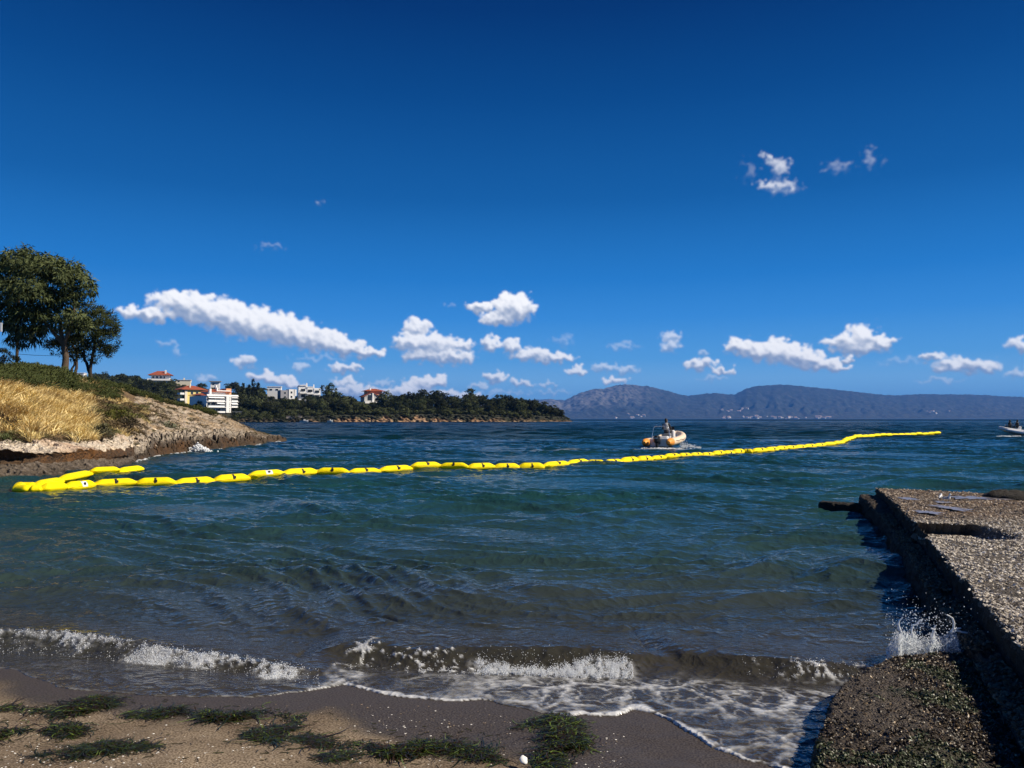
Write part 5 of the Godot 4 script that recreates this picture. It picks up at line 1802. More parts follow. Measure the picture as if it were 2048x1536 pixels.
func make_houses() -> void:
	var white := paint("white_render", Color(0.78, 0.78, 0.77), 0.8)
	var cream := paint("cream_render", Color(0.72, 0.66, 0.52), 0.8)
	var yellow := paint("yellow_render", Color(0.76, 0.62, 0.22), 0.8)
	var peach := paint("peach_render", Color(0.68, 0.34, 0.18), 0.8)
	var tiles := paint("red_roof_tiles", Color(0.30, 0.075, 0.035), 0.8)
	var grey := paint("grey_roof_and_shade", Color(0.28, 0.28, 0.31), 0.8)
	var awn := paint("awning_cloth", Color(0.76, 0.77, 0.78), 0.8)
	var rail := paint("balcony_glass", Color(0.30, 0.34, 0.38), 0.3)
	var dark := paint("window_glass", Color(0.02, 0.024, 0.03), 0.12)
	# --- white block of flats: local x along the sunlit front, front towards +z
	var d := 404.0
	var u := d / FOCAL
	var base := spot(440, d, high(826, d))
	var turn := 0.92
	var h := house("apartment_block", "white three-storey apartment block with long balconies and awnings near the water", base, turn)
	h.root.scale = Vector3(1.22, 1.0, 1.7)
	var w := 14.6
	var st := 2.95
	for k in 3:
		var y := st * k
		h.box("wall", Vector3(-0.2, y + st / 2, -3.4), Vector3(w - 0.8, st - 0.02, 6.0), white)
		h.box("floor_slab", Vector3(0, y + st + 0.0, -2.4), Vector3(w + 0.4, 0.24, 8.2), white)
		h.box("stair_tower", Vector3(2.6, y + st / 2, 0.5), Vector3(2.3, st - 0.26, 2.4), white)
		h.box("end_wall", Vector3(-w / 2 + 0.1, y + st / 2, -1.0), Vector3(0.3, st - 0.26, 4.4), white)
		for sx in [[-3.0, 7.6], [5.6, 3.0]]:
			if k > 0:
				h.box("parapet", Vector3(sx[0], y + 0.42, 1.55), Vector3(sx[1], 0.62, 0.14), white)
				h.box("railing", Vector3(sx[0], y + 0.92, 1.55), Vector3(sx[1], 0.34, 0.05), rail)
			else:
				h.box("parapet", Vector3(sx[0], y + 0.5, 1.9), Vector3(sx[1], 0.9, 0.14), white)
			for q in 3:
				var xx: float = sx[0] + (q - 1) * sx[1] * 0.3
				window_on(h, Vector3(xx, y + 1.25, -0.38), Vector2(sx[1] * 0.24, 2.1))
		for q in 3:
			h.box("slit_window", Vector3(2.6 + 0.5, y + 0.7 + q * 0.8, 1.71), Vector3(0.28, 0.35, 0.06), dark)
	# awnings
	for a in [[-3.2, 7.4, 2, 1.0], [5.5, 3.0, 2, 0.8], [-1.1, 3.6, 1, 1.0], [5.5, 3.0, 1, 1.2]]:
		var s := Soup.new()
		var y: float = st * (a[2] + 1) - 0.16
		var dr: float = a[3]
		s.quad(Vector3(-a[1] / 2, 0, 0), Vector3(a[1] / 2, 0, 0), Vector3(a[1] / 2, -dr, 1.0), Vector3(-a[1] / 2, -dr, 1.0))
		s.quad(Vector3(-a[1] / 2, -0.04, 0), Vector3(-a[1] / 2, -dr - 0.04, 1.0), Vector3(a[1] / 2, -dr - 0.04, 1.0), Vector3(a[1] / 2, -0.04, 0))
		part("awning", s.mesh(), awn, h.root, Vector3(a[0], y, 1.0))
	h.box("side_wall", Vector3(-w / 2 - 0.06, st * 1.5, -4.6), Vector3(0.12, st * 3, 7.4), white)
	h.box("parapet", Vector3(0, st * 3 + 0.45, 1.3), Vector3(w + 0.2, 0.6, 0.2), white)
	h.box("penthouse", Vector3(0.8, st * 3 + 1.3, -3.6), Vector3(9.0, 2.2, 4.0), white)
	var rf := part("roof", hip_roof(9.4, 5.0, 1.4), tiles, h.root, Vector3(0.6, st * 3 + 2.3, -3.4))
	part("roof", hip_roof(5.0, 6.0, 1.1), tiles, h.root, Vector3(-5.2, st * 3 + 0.5, -4.6))
	h.box("chimney", Vector3(-4.4, st * 3 + 2.2, -0.6), Vector3(0.9, 3.2, 0.8), white)
	h.box("chimney", Vector3(-0.6, st * 3 + 3.2, -1.2), Vector3(0.6, 2.6, 0.6), white)
	h.box("chimney", Vector3(2.6, st * 3 + 5.2, -5.6), Vector3(0.6, 1.9, 0.6), white)
	h.box("roof_beam", Vector3(2.6, st * 3 + 2.9, -1.2), Vector3(6.2, 0.5, 0.4), white)
	h.box("roof_tower", Vector3(5.2, st * 3 + 2.3, -2.6), Vector3(2.5, 3.9, 2.6), peach)
	# --- yellow house
	d = 446.0
	base = spot(386, d, high(818, d))
	h = house("house", "yellow house with a red tiled roof, behind the left end of the white block", base, 0.80)
	plinth(h, 11.5, 7.5, yellow)
	h.box("wall", Vector3(1.0, 5.6, -3.5), Vector3(11.0, 11.2, 8.0), yellow)
	h.box("corner_wall", Vector3(-4.45, 5.6, 0.6), Vector3(1.4, 11.2, 0.4), cream)
	part("roof", hip_roof(13.5, 9.4, 2.3, 0.7), tiles, h.root, Vector3(0.0, 11.3, -3.5))
	h.box("chimney", Vector3(-1.6, 13.0, -1.0), Vector3(0.6, 2.6, 0.6), cream)
	for k in 3:
		window_on(h, Vector3(-1.0 + k * 3.0, 9.2, 0.52), Vector2(1.4, 1.4))
		window_on(h, Vector3(-1.0 + k * 3.0, 5.6, 0.52), Vector2(1.4, 1.4))
		h.box("balcony", Vector3(-6.2, 2.0 + k * 3.4, -1.5), Vector3(3.0, 1.1, 4.0), white)
		h.box("balcony_opening", Vector3(-4.56, 3.6 + k * 3.3, -2.4), Vector3(0.14, 2.0, 3.6), dark)
	# --- villa with a red hip roof on the skyline
	d = 600.0
	base = spot(321, d, high(761, d))
	h = house("villa", "white villa with a broad red hip roof on the top of the far left hill", base, 0.35)
	plinth(h, 16.5, 7.0, white)
	h.box("wall", Vector3(0, 2.1, -4), Vector3(13.5, 4.2, 8), white)
	h.box("terrace", Vector3(-0.5, 0.6, 1.2), Vector3(17.5, 1.3, 2.6), white)
	h.box("wall", Vector3(4.6, 2.3, 0.4), Vector3(2.6, 3.4, 1.2), white)
	part("roof", hip_roof(15.5, 10.5, 3.3, 1.2), tiles, h.root, Vector3(0, 4.3, -3.6))
	h.box("chimney", Vector3(3.6, 6.8, 0.2), Vector3(1.2, 2.8, 1.0), white)
	for k in 4: window_on(h, Vector3(-5.2 + k * 2.7, 2.4, 0.06), Vector2(1.5, 1.8))
	# --- flat roofed white house on the skyline
	d = 590.0
	base = spot(430, d, high(777, d))
	h = house("house", "small white flat-roofed house on the skyline above the white block", base, 0.3)
	plinth(h, 6.2, 5.6, white)
	h.box("wall", Vector3(0, 2.6, -3), Vector3(6.5, 5.2, 6), white)
	h.box("roof", Vector3(0, 5.5, -2.6), Vector3(8.6, 0.5, 7.6), grey)
	window_on(h, Vector3(-1.2, 3.4, 0.06), Vector2(1.6, 1.3))
	# low cream building with a chimney left of it
	d = 598.0
	base = spot(366, d, high(765, d))
	h = house("house", "long low cream building on the skyline between villa and yellow house", base, 0.25)
	plinth(h, 10.6, 3.8, cream)
	h.box("wall", Vector3(0, 0.9, -2), Vector3(11.0, 1.8, 4), cream)
	h.box("chimney", Vector3(0.6, 2.4, -1), Vector3(0.9, 2.4, 0.9), cream)
	h.box("roof", Vector3(0, 1.95, -2), Vector3(11.8, 0.3, 4.8), cream)
	window_on(h, Vector3(-3.0, 0.9, 0.06), Vector2(1.4, 0.9))
	# --- white villas on the ridge
	d = 540.0
	base = spot(548, d, high(786, d))
	h = house("villa", "low white flat-roofed villa, leftmost of the villas on the ridge", base, 0.2)
	plinth(h, 9.0, 5.8, white)
	h.box("wall", Vector3(0, 2.2, -3), Vector3(9.4, 4.4, 6), white)
	h.box("roof", Vector3(0, 4.5, -3), Vector3(10.0, 0.35, 6.6), white)
	for k in 2: window_on(h, Vector3(-2 + k * 4, 2.4, 0.06), Vector2(1.8, 1.2))
	d = 520.0
	base = spot(576, d, high(800, d))
	h = house("villa", "boxy villa with a grey shaded side and a bright white end, on the ridge", base, 0.55)
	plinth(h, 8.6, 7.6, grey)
	h.box("wall", Vector3(-2.0, 3.3, -4), Vector3(6.0, 6.6, 8), grey)  # shade of this side is put into the grey wall colour
	h.box("wall", Vector3(2.4, 3.6, -3.5), Vector3(4.0, 7.4, 8), white)
	h.box("wall", Vector3(4.6, 5.0, -2.0), Vector3(2.0, 4.4, 5), white)
	for k in 2:
		window_on(h, Vector3(2.2, 2.2 + 3 * k, 0.56), Vector2(1.2, 1.4))
		window_on(h, Vector3(-2.0, 2.0 + 2.8 * k, 0.06), Vector2(1.2, 1.4))
	d = 535.0
	base = spot(618, d, high(799, d))
	h = house("villa", "stepped white terraced villa with several flat roofs, highest on the ridge", base, 0.4)
	plinth(h, 13.5, 6.0, white)
	h.box("wall", Vector3(-4.0, 4.8, -4), Vector3(6.0, 9.6, 6), white)
	h.box("wall", Vector3(1.2, 4.4, -3.5), Vector3(4.4, 8.6, 6), white)
	h.box("wall", Vector3(5.6, 3.9, -3.0), Vector3(4.4, 7.6, 6), white)
	for k in 3:
		h.box("terrace", Vector3(-4.0 + 4.7 * k, 4.6 - 0.5 * k, 0.4), Vector3(4.6, 1.0, 2.4), white)
		h.box("opening", Vector3(-4.0 + 4.7 * k, 6.5 - 0.5 * k, -0.46 + 0.5 * k), Vector3(3.0, 1.8, 0.1), dark)
		h.box("opening", Vector3(-4.0 + 4.7 * k, 2.6 - 0.3 * k, -0.40 + 0.5 * k), Vector3(2.6, 2.0, 0.3), dark)
		h.box("roof", Vector3(-4.0 + 4.7 * k, 9.8 - 1.0 * k, -3.4), Vector3(4.9, 0.4, 6.2), white)
	h.box("chimney", Vector3(-1.4, 10.2, -2), Vector3(0.8, 2.6, 0.8), white)
	h.box("chimney", Vector3(3.4, 9.2, -2), Vector3(0.7, 2.8, 0.7), white)
	d = 470.0
	base = spot(615, d, high(813, d))
	h = house("garden_house", "small white building among trees below the stepped villa", base, 0.3)
	plinth(h, 2.8, 2.8, white)
	h.box("wall", Vector3(0, 1.9, -1.5), Vector3(3.0, 3.8, 3), white)
	h.box("roof", Vector3(0, 3.95, -1.5), Vector3(3.6, 0.3, 3.6), white)
	window_on(h, Vector3(0.4, 2.2, 0.06), Vector2(0.8, 1.0))
	# --- gabled house
	d = 500.0
	base = spot(743, d, high(807, d))
	h = house("house", "grey gabled house with stacked red roofs among the trees of the far headland", base, 0.5)
	plinth(h, 9.4, 7.8, white)
	h.box("wall", Vector3(0, 2.6, -4), Vector3(9.6, 5.2, 8), paint("pale_grey_render", Color(0.46, 0.46, 0.45), 0.8))
	var g := Soup.new()
	g.tri(Vector3(-5.4, 0, 0), Vector3(0, 2.7, 0), Vector3(5.4, 0, 0))
	g.tri(Vector3(5.4, 0, -0.2), Vector3(0, 2.7, -0.2), Vector3(-5.4, 0, -0.2))
	part("gable", g.mesh(), paint("pale_grey_render", Color.WHITE), h.root, Vector3(0, 4.4, 0.15))
	var gr := Soup.new()
	for s in [-1.0, 1.0]:
		var a := Vector3(0, 2.9, 0.8); var b := Vector3(s * 6.2, -0.1, 0.8); var c := Vector3(s * 6.2, -0.1, -8.4); var e := Vector3(0, 2.9, -8.4)
		var dn := Vector3(0, -0.25, 0)
		if s > 0:
			gr.quad(a, e, c, b); gr.quad(a + dn, b + dn, c + dn, e + dn); gr.quad(a, b, b + dn, a + dn)
		else:
			gr.quad(b, c, e, a); gr.quad(e + dn, c + dn, b + dn, a + dn); gr.quad(b, a, a + dn, b + dn)
	part("roof", gr.mesh(), tiles, h.root, Vector3(0, 4.5, 0))
	h.box("pillar", Vector3(0.8, 3.4, 0.5), Vector3(0.9, 6.8, 0.5), white)
	h.box("chimney", Vector3(0.0, 8.6, -3.0), Vector3(1.0, 3.4, 1.0), white)
	h.box("opening", Vector3(-1.4, 3.8, 0.06), Vector3(2.4, 3.4, 0.2), dark)
	window_on(h, Vector3(3.2, 2.8, 0.06), Vector2(1.5, 1.5))
	h.box("upper_wall", Vector3(3.0, 7.0, -6.0), Vector3(10, 2.4, 7), peach)
	part("roof", hip_roof(11.5, 8.5, 1.6, 0.8), tiles, h.root, Vector3(3.0, 8.3, -6.0))
	h.box("balcony", Vector3(0, 0.6, 1.1), Vector3(9.8, 1.1, 1.6), white)
	# --- low house seen under the near trees
	d = 560.0
	base = spot(104, d, high(752, d))
	h = house("house", "long low white house with a red roof seen under the near trees", base, 0.2)
	plinth(h, 14.0, 7.6, white)
	h.box("wall", Vector3(0, 2.1, -4), Vector3(14.5, 4.2, 8), white)
	part("roof", hip_roof(15.0, 9.0, 2.3, 0.8), tiles, h.root, Vector3(0, 4.3, -4))
	for k in 4: window_on(h, Vector3(-4.8 + 3.2 * k, 2.0, 0.06), Vector2(1.6, 1.5))
	h.box("chimney", Vector3(2.6, 6.4, -2), Vector3(0.9, 1.8, 0.8), white)
	base = spot(152, d - 20, high(757, d - 20))
	h = house("house", "small white flat house between the trunks of the near trees", base, 0.2)
	plinth(h, 9.6, 5.6, white)
	h.box("wall", Vector3(0, 1.9, -3), Vector3(10.0, 3.8, 6), white)
	h.box("roof", Vector3(0, 3.95, -3), Vector3(10.6, 0.3, 6.6), white)
	for k in 3: window_on(h, Vector3(-3 + 3 * k, 2.0, 0.06), Vector2(1.4, 1.4))
	# --- garden walls and fence
	for q in [[1022, 829, 9, 2.2, "white gate wall at the right half of the far shore, tallest piece"], [970, 828, 3, 5, "slim white post on the shore below the pines"], [1014, 831, 12, 3.4, "short white garden wall left on the right half of the far shore"], [1052, 830.5, 30, 4.2, "long white garden wall on the right half of the far shore"], [1098, 832, 14, 2.0, "last low white wall towards the far tip"], [588, 832, 30, 6, "low stone jetty wall on the far shore below the villas"], [722, 824, 60, 2.4, "pale terrace wall on the slope below the gabled house"]]:
		var dd: float = lookup(far_cape, q[0])[1] + (22.0 if q[0] != 588 else 4.0)
		var ww: float = q[2] * dd / FOCAL
		var hh: float = q[3] * dd / FOCAL
		var o := thing("garden_wall", q[4], "wall", spot(q[0], dd, minf(far_height(q[0], dd), high(q[1] + q[3] * 0.5, dd))), 0.1)
		var mat: Material = white if q[0] > 900 else paint("stone_wall", Color(0.42, 0.35, 0.28), 0.9)
		part("wall", block(Vector3(ww, hh + 2.0, 0.4)), mat, o, Vector3(0, hh / 2 - 1.0, 0))
		part("coping", block(Vector3(ww + 0.2, 0.15, 0.6)), mat, o, Vector3(0, hh + 0.08, 0))
	var fd := 402.0
	var fo := thing("metal_fence", "grey slatted fence beside the right end of the white block", "fence", spot(476, fd, high(829.5, fd)), 0.15)
	for k in 24:
		part("slat", block(Vector3(0.14, 1.7, 0.05)), paint("fence_grey", Color(0.30, 0.31, 0.33), 0.6), fo, Vector3(-2.3 + k * 0.2, 0.85, 0))
	part("rail", block(Vector3(4.9, 0.08, 0.08)), paint("fence_grey", Color.WHITE), fo, Vector3(0, 1.6, -0.07))
	# --- cars parked at the block
	for q in [[358, 819.5, 378, -0.2, "white car parked among bushes below the yellow house"], [399, 825, 372, 0.5, "white car parked at the foot of the dark round tree by the block"]]:
		var o := thing("parked_car", q[4], "car", spot(q[0], q[2], high(q[1], q[2])), q[3], "white cars parked near the block")
		var rings := []
		for e in [[-2.1, 0.35, 0.75, 0.75], [-2.0, 0.3, 0.95, 0.85], [-1.2, 0.28, 1.0, 0.88], [1.0, 0.28, 1.02, 0.88], [1.9, 0.3, 0.9, 0.85], [2.1, 0.4, 0.75, 0.7]]:
			rings.append([Vector3(e[0], e[1], -e[3]), Vector3(e[0], e[2], -e[3]), Vector3(e[0], e[2], e[3]), Vector3(e[0], e[1], e[3]), Vector3(e[0], e[1], -e[3])])
		var paintwork := paint("white_car_paint", Color(0.76, 0.76, 0.77), 0.25)
		part("body", loft(rings), paintwork, o)
		var cab := []
		for e in [[-1.4, 1.0, 0.80], [-0.8, 1.45, 0.66], [0.9, 1.47, 0.66], [1.7, 1.0, 0.78]]:
			cab.append([Vector3(e[0], 0.98, -0.82), Vector3(e[0], e[1], -e[2]), Vector3(e[0], e[1], e[2]), Vector3(e[0], 0.98, 0.82)])
		part("cabin", loft(cab), paintwork, o)
		part("windscreen", block(Vector3(0.03, 0.40, 1.2)), dark, o, Vector3(-1.12, 1.24, 0))
		part("side_window", block(Vector3(1.7, 0.30, 0.03)), dark, o, Vector3(0.05, 1.22, 0.75))
		for sx in [-1.3, 1.3]:
			for sz in [-0.8, 0.8]:
				var s := Soup.new()
				s.tube([Vector3(0, 0, -0.1), Vector3(0, 0, 0.1)], [0.32, 0.32], 14)
				part("wheel", s.mesh(), paint("tyre", Color(0.02, 0.02, 0.02), 0.8), o, Vector3(sx, 0.32, sz))
	# --- pole, wires and the sign at the left edge
	d = 44.5
	base = spot(33, d, high(724, d) - 0.5)
	var po := thing("utility_pole", "brown wooden utility pole rising behind the weeping tree", "pole", base)
	var top := high(560, d) - base.y
	part("post", ring_tube([Vector3.ZERO, Vector3(0.0, top * 0.5, 0), Vector3(0.02, top, 0)], [0.085, 0.075, 0.065], 10, Color(0.12, 0.085, 0.06)), grainy("pole_wood", 0.4, [[0.0, Color(0.4, 0.38, 0.36)], [1.0, Color(1, 1, 1)]], 1.0, 0.9, 85), po)
	part("crossarm", block(Vector3(1.2, 0.09, 0.09)), paint("crossarm_wood", Color(0.10, 0.08, 0.06), 0.9), po, Vector3(0, top - 0.35, 0.09))
	for k in 3: part("insulator", ring_tube([Vector3(-0.5 + 0.5 * k, top - 0.3, 0.09), Vector3(-0.5 + 0.5 * k, top - 0.16, 0.09)], [0.03, 0.02], 6), paint("insulator_grey", Color(0.35, 0.3, 0.26), 0.3), po)
	var wires := [[[33, 640, 44.5], [64, 662, 41.3], [96, 686, 41.8], [128, 708, 42.6], "steep black cable running from the pole down into the weeping tree"],
		[[35, 708, 44.5], [70, 710.5, 42], [120, 712.0, 43.5], [230, 711, 47], "lowest dark wire running level from the pole to the right"],
		[[-40, 682, 41.0], [4, 659, 41.0], [18, 649, 41.0], [33, 636, 41.0], "short black wire rising from the white sign at the left edge to the pole"]]
	for wv in wires:
		var pts := []
		for k in 4: pts.append(seen_at(wv[k][0], wv[k][1], wv[k][2]))
		var o := part("cable", ring_tube(pts, [0.012, 0.012, 0.012, 0.012], 5), paint("cable_black", Color(0.02, 0.02, 0.022), 0.6))
		tag(o, wv[4], "cable")
	var sg := thing("sign_board", "blank white sign board cut by the left edge of the photo", "sign", seen_at(-9, 706, 36.0))
	part("board", bevel_box(Vector3(0.56, 0.42, 0.03), 0.01), white, sg, Vector3(0, high(655, 36.0) - high(706, 36.0) - 0.21 - 0.2 + 0.42, 0))
	part("post", ring_tube([Vector3(0, -1.5, -0.05), Vector3(0, 1.2, -0.05)], [0.03, 0.03], 8), paint("sign_post", Color(0.35, 0.35, 0.36), 0.4, 0.6), sg)
	# bird in the air right of the pole
	var bird := Soup.new()
	bird.blob(Vector3.ZERO, Vector3(0.16, 0.05, 0.05), 6, 8)
	bird.tri(Vector3(-0.05, 0.02, 0), Vector3(0.02, 0.16, 0.28), Vector3(0.07, 0.02, 0))
	bird.tri(Vector3(-0.05, 0.02, 0), Vector3(0.02, 0.13, -0.30), Vector3(0.07, 0.02, 0))
	bird.tri(Vector3(-0.14, 0, -0.02), Vector3(-0.26, 0.02, -0.05), Vector3(-0.26, 0.0, 0.05))
	var bo := part("bird", bird.mesh(), paint("dark_feathers", Color(0.03, 0.03, 0.035), 0.8), self, seen_at(49, 692, 60.0))
	bo.rotation = Vector3(0, 0.5, 0.3)
	tag(bo, "small dark bird flying in the gap below the weeping tree", "bird")

# ---------------------------------------------------------------- pier, weed covered slab, splash, wrack line
const TOP := 0.42
var pier_edge: Array = []      # points of the left top edge, far corner first
var pier_right := Vector3.RIGHT

func nugget(sd: int, flat := 0.6) -> ArrayMesh:   # a small chipped pebble or shell of 8 to 12 faces
	var r := rng(sd)
	var s := Soup.new()
	var ring := []
	for k in 5:
		var a := TAU * (k + r.randf_range(-0.2, 0.2)) / 5.0
		ring.append(Vector3(cos(a), r.randf_range(-0.15, 0.25) * flat, sin(a)) * r.randf_range(0.75, 1.1))
	var up := Vector3(r.randf_range(-0.2, 0.2), flat, r.randf_range(-0.2, 0.2))
	var down := Vector3(0, -flat * 0.7, 0)
	for k in 5:
		s.tri(ring[k], up, ring[(k + 1) % 5])
		s.tri(ring[(k + 1) % 5], down, ring[k])
	return s.mesh()

func pier_step(p: Vector3) -> Array:   # [how low, metres beyond the broken edge, direction away]
	# broken edge of the farther slab: the nearer part lies lower
	var a := on_level(1836, 1047, TOP)
	var b := on_level(1952, 1049, TOP)
	var along := (b - a).normalized()
	var side := Vector3(along.z, 0, -along.x)   # away from the lens
	if side.z > 0: side = -side
	var u := (p - a).dot(along)
	var v := (p - a).dot(side) - 0.06 * c_big.get_noise_1d(u * 9.0)
	var len := a.distance_to(b)
	var low := smoothstep(0.015, -0.015, v) * smoothstep(-1.3, -0.3, v) * smoothstep(len + 0.08, len - 0.04, u)
	return [low, v, side]

func pier_top(p: Vector3) -> float:
	return TOP + c_big.get_noise_2d(p.x * 1.2, p.z * 1.2) * 0.022 + c_fine.get_noise_2d(p.x, p.z) * 0.012 - 0.125 * float(pier_step(p)[0])

func make_pier() -> void:
	for q in [[1752, 976], [1775, 992], [1805, 1020], [1830, 1043], [1862, 1078], [1900, 1126], [1930, 1158], [1960, 1192], [2003, 1240], [2048, 1291], [2130, 1385], [2330, 1640]]:
		pier_edge.append(on_level(q[0], q[1], TOP))
	pier_right = (on_level(2030, 992, TOP) - on_level(1757, 977, TOP)).normalized()
	pier_right.y = 0
	var o := thing("concrete_pier", "broken old concrete pier crusted with pale shells, at the right", "pier", Vector3.ZERO)
	var rows := []
	for i in pier_edge.size() - 1:
		var n := maxi(2, int(pier_edge[i].distance_to(pier_edge[i + 1]) / 0.045))
		for k in n: rows.append(pier_edge[i].lerp(pier_edge[i + 1], float(k) / n))
	rows.append(pier_edge[-1])
	# top
	var nc := 150
	var pos := PackedVector3Array()
	var col := PackedColorArray()
	var far_first := rows.duplicate()
	far_first.reverse()
	for l in far_first:
		for j in nc:
			var t := pow(float(j) / (nc - 1), 1.35) * 8.5
			var p: Vector3 = l + pier_right * t
			if j == 0: p += pier_right * c_fine.get_noise_2d(l.x * 1.4, l.z * 1.4) * 0.06
			p.y = pier_top(p) - (0.05 if j == 0 else 0.0)
			var st := pier_step(p)
			if st[0] > 0.5 and st[1] > -0.12: p += (st[2] as Vector3) * 0.16
			pos.append(p)
			var n := c_big.get_noise_2d(p.x * 1.5, p.z * 1.5)
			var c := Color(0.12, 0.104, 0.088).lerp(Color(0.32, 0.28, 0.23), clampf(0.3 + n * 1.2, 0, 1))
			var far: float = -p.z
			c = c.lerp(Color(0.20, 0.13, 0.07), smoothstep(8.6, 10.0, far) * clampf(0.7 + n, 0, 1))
			col.append(c)
	var stone := grainy("pier_stone", 0.22, [[0.0, Color(0.2, 0.19, 0.18)], [0.45, Color(0.6, 0.58, 0.56)], [0.6, Color(1, 0.98, 0.95)], [1.0, Color(1, 1, 1)]], 2.0, 0.85, 131, 0.03, 4)
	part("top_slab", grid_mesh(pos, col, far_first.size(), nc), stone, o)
	# side with its ledge, and the far face
	var prof := [[0.0, 0.0], [-0.02, -0.05], [-0.01, -0.11], [0.0, -0.17], [-0.01, -0.215], [-0.05, -0.228], [-0.10, -0.225], [-0.15, -0.232], [-0.185, -0.245], [-0.20, -0.29], [-0.205, -0.35], [-0.21, -0.42], [-0.22, -0.55], [-0.26, -0.9]]
	var fine := []
	for i in prof.size() - 1:
		for k in 4: fine.append([lerpf(prof[i][0], prof[i + 1][0], k / 4.0), lerpf(prof[i][1], prof[i + 1][1], k / 4.0)])
	fine.append(prof[-1])
	pos = PackedVector3Array()
	col = PackedColorArray()
	var path := []
	var far_end: Vector3 = rows[0] + pier_right * 8.5
	for k in 70: path.append([far_end.lerp(rows[0], k / 70.0), 0.0])
	for l in rows: path.append([l, 1.0])
	for e in path:
		var l: Vector3 = e[0]
		var out: Vector3 = -pier_right if e[1] > 0.5 else Vector3(-pier_right.z, 0, pier_right.x)
		if e[1] < 0.5 and out.z > 0: out = -out
		var wid: float = lerpf(0.45, 1.0, e[1]) * (1.0 + 0.35 * c_big.get_noise_2d(l.x * 1.1, l.z * 1.1))
		var lift := 0.0
		if e[1] > 0.5: lift = 0.10 * smoothstep(10.6, 12.0, -l.z)
		for k in fine.size():
			var f: Array = fine[k]
			var p: Vector3 = l - out * f[0] * wid * (1.0 + lift * 3.0) + Vector3(0, f[1], 0)
			if k > 12 and k < 40: p.y += lift * smoothstep(40, 34, k)
			var n := Vector3(c_rock.get_noise_3dv(p * 2.0), c_fine.get_noise_3dv(p * 2.0), c_fine.get_noise_3dv(p * 2.0 + Vector3(9, 9, 9))) * 0.035
			if k > 0: p += n
			else: p += pier_right * c_fine.get_noise_2d(l.x * 1.4, l.z * 1.4) * 0.06 + Vector3(0, pier_top(l) - TOP - 0.052, 0)
			pos.append(p)
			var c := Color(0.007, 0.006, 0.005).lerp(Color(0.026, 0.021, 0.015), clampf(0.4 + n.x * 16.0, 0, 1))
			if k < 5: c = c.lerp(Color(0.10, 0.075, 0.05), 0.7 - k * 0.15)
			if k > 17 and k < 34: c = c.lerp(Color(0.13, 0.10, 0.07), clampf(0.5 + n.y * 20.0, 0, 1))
			col.append(c)
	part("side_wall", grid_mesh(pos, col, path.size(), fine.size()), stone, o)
	# crust of shells and chips on top and along the ledge
	var r := rng(140)
	var places := [[], [], []]
	var tints := [[], [], []]
	var pools := pool_list()
	for k in 210000:
		var l: Vector3 = rows[r.randi() % rows.size()]
		if -l.z > 6.0 and r.randf() < 0.15: continue
		var t := pow(r.randf(), 1.3) * 6.0
		var p: Vector3 = l + pier_right * t + Vector3(r.randf_range(-0.03, 0.03), 0, r.randf_range(-0.03, 0.03))
		if p.x > -p.z * 0.78 + 0.4: continue
		var n := c_big.get_noise_2d(p.x * 1.6 + 5.0, p.z * 1.6)
		var far := -p.z
		var dens := clampf(0.85 + n * 1.0 + 0.4 * c_fine.get_noise_2d(p.x * 0.5, p.z * 0.5), 0.06, 1.0)
		if far > 8.5: dens *= lerpf(1.0, 0.30, smoothstep(8.5, 9.4, far) * smoothstep(3.6, 2.6, t))
		if t < 0.10: dens *= 0.8
		if r.randf() > dens: continue
		var wet := false
		for q in pools:
			var dd: Vector3 = (p - q[0]) / Vector3(q[1], 1, q[2])
			if Vector2(dd.x, dd.z).length() < 1.05 and r.randf() < 0.93: wet = true
		if wet: continue
		var st := pier_step(p)
		if st[0] > 0.04 and st[1] > -0.07: continue
		p.y = pier_top(p) + r.randf_range(0.0, 0.006)
		var s := (0.0035 + 0.0085 * pow(r.randf(), 1.6)) * (1.0 + 0.04 * far)
		var b := Basis.from_euler(Vector3(r.randf_range(-0.9, 0.9), r.randf() * TAU, r.randf_range(-0.9, 0.9))).scaled_local(Vector3(s * r.randf_range(0.8, 1.5), s * r.randf_range(0.4, 0.9), s))
		var v := r.randi() % 3
		places[v].append(Transform3D(b, p))
		var c := Color(0.60, 0.54, 0.45).lerp(Color(0.17, 0.135, 0.10), pow(r.randf(), 1.5)).lerp(Color(0.70, 0.67, 0.62), 0.6 if r.randf() < 0.2 else 0.0)
		if far > 8.5: c = c.lerp(Color(0.22, 0.13, 0.06), 0.5 * smoothstep(8.5, 9.5, far))
		tints[v].append(c)
	for v in 3:
		many("shell_crust", nugget(150 + v), tinted("shells", 0.75), places[v], tints[v], "pale shells and chips crusted on the pier top", "", o)
	places = []
	tints = []
	for k in 11000:
		var l: Vector3 = rows[r.randi() % rows.size()]
		var t := r.randf()
		var p: Vector3 = l - pier_right * (0.02 + 0.17 * t)
		p.y = TOP - 0.205 - 0.01 * t + 0.02 * r.randf()
		if c_big.get_noise_2d(p.x * 2.0, p.z * 2.0) < -0.25: continue
		var s := r.randf_range(0.006, 0.015)
		places.append(Transform3D(Basis.from_euler(Vector3(r.randf_range(-1, 1), r.randf() * TAU, r.randf_range(-1, 1))).scaled_local(Vector3(s * 1.3, s * 0.6, s)), p))
		tints.append(Color(0.24, 0.18, 0.12).lerp(Color(0.04, 0.03, 0.02), pow(r.randf(), 0.8)))
	many("ledge_crust", nugget(154), tinted("shells", 0.75), places, tints, "brown shells and weed on the ledge of the pier", "", o)
	# rain and spray pools on the far slab
	var pm := StandardMaterial3D.new()
	pm.albedo_color = Color(0.50, 0.48, 0.49)
	pm.roughness = 0.30
	pm.metallic_specular = 0.35
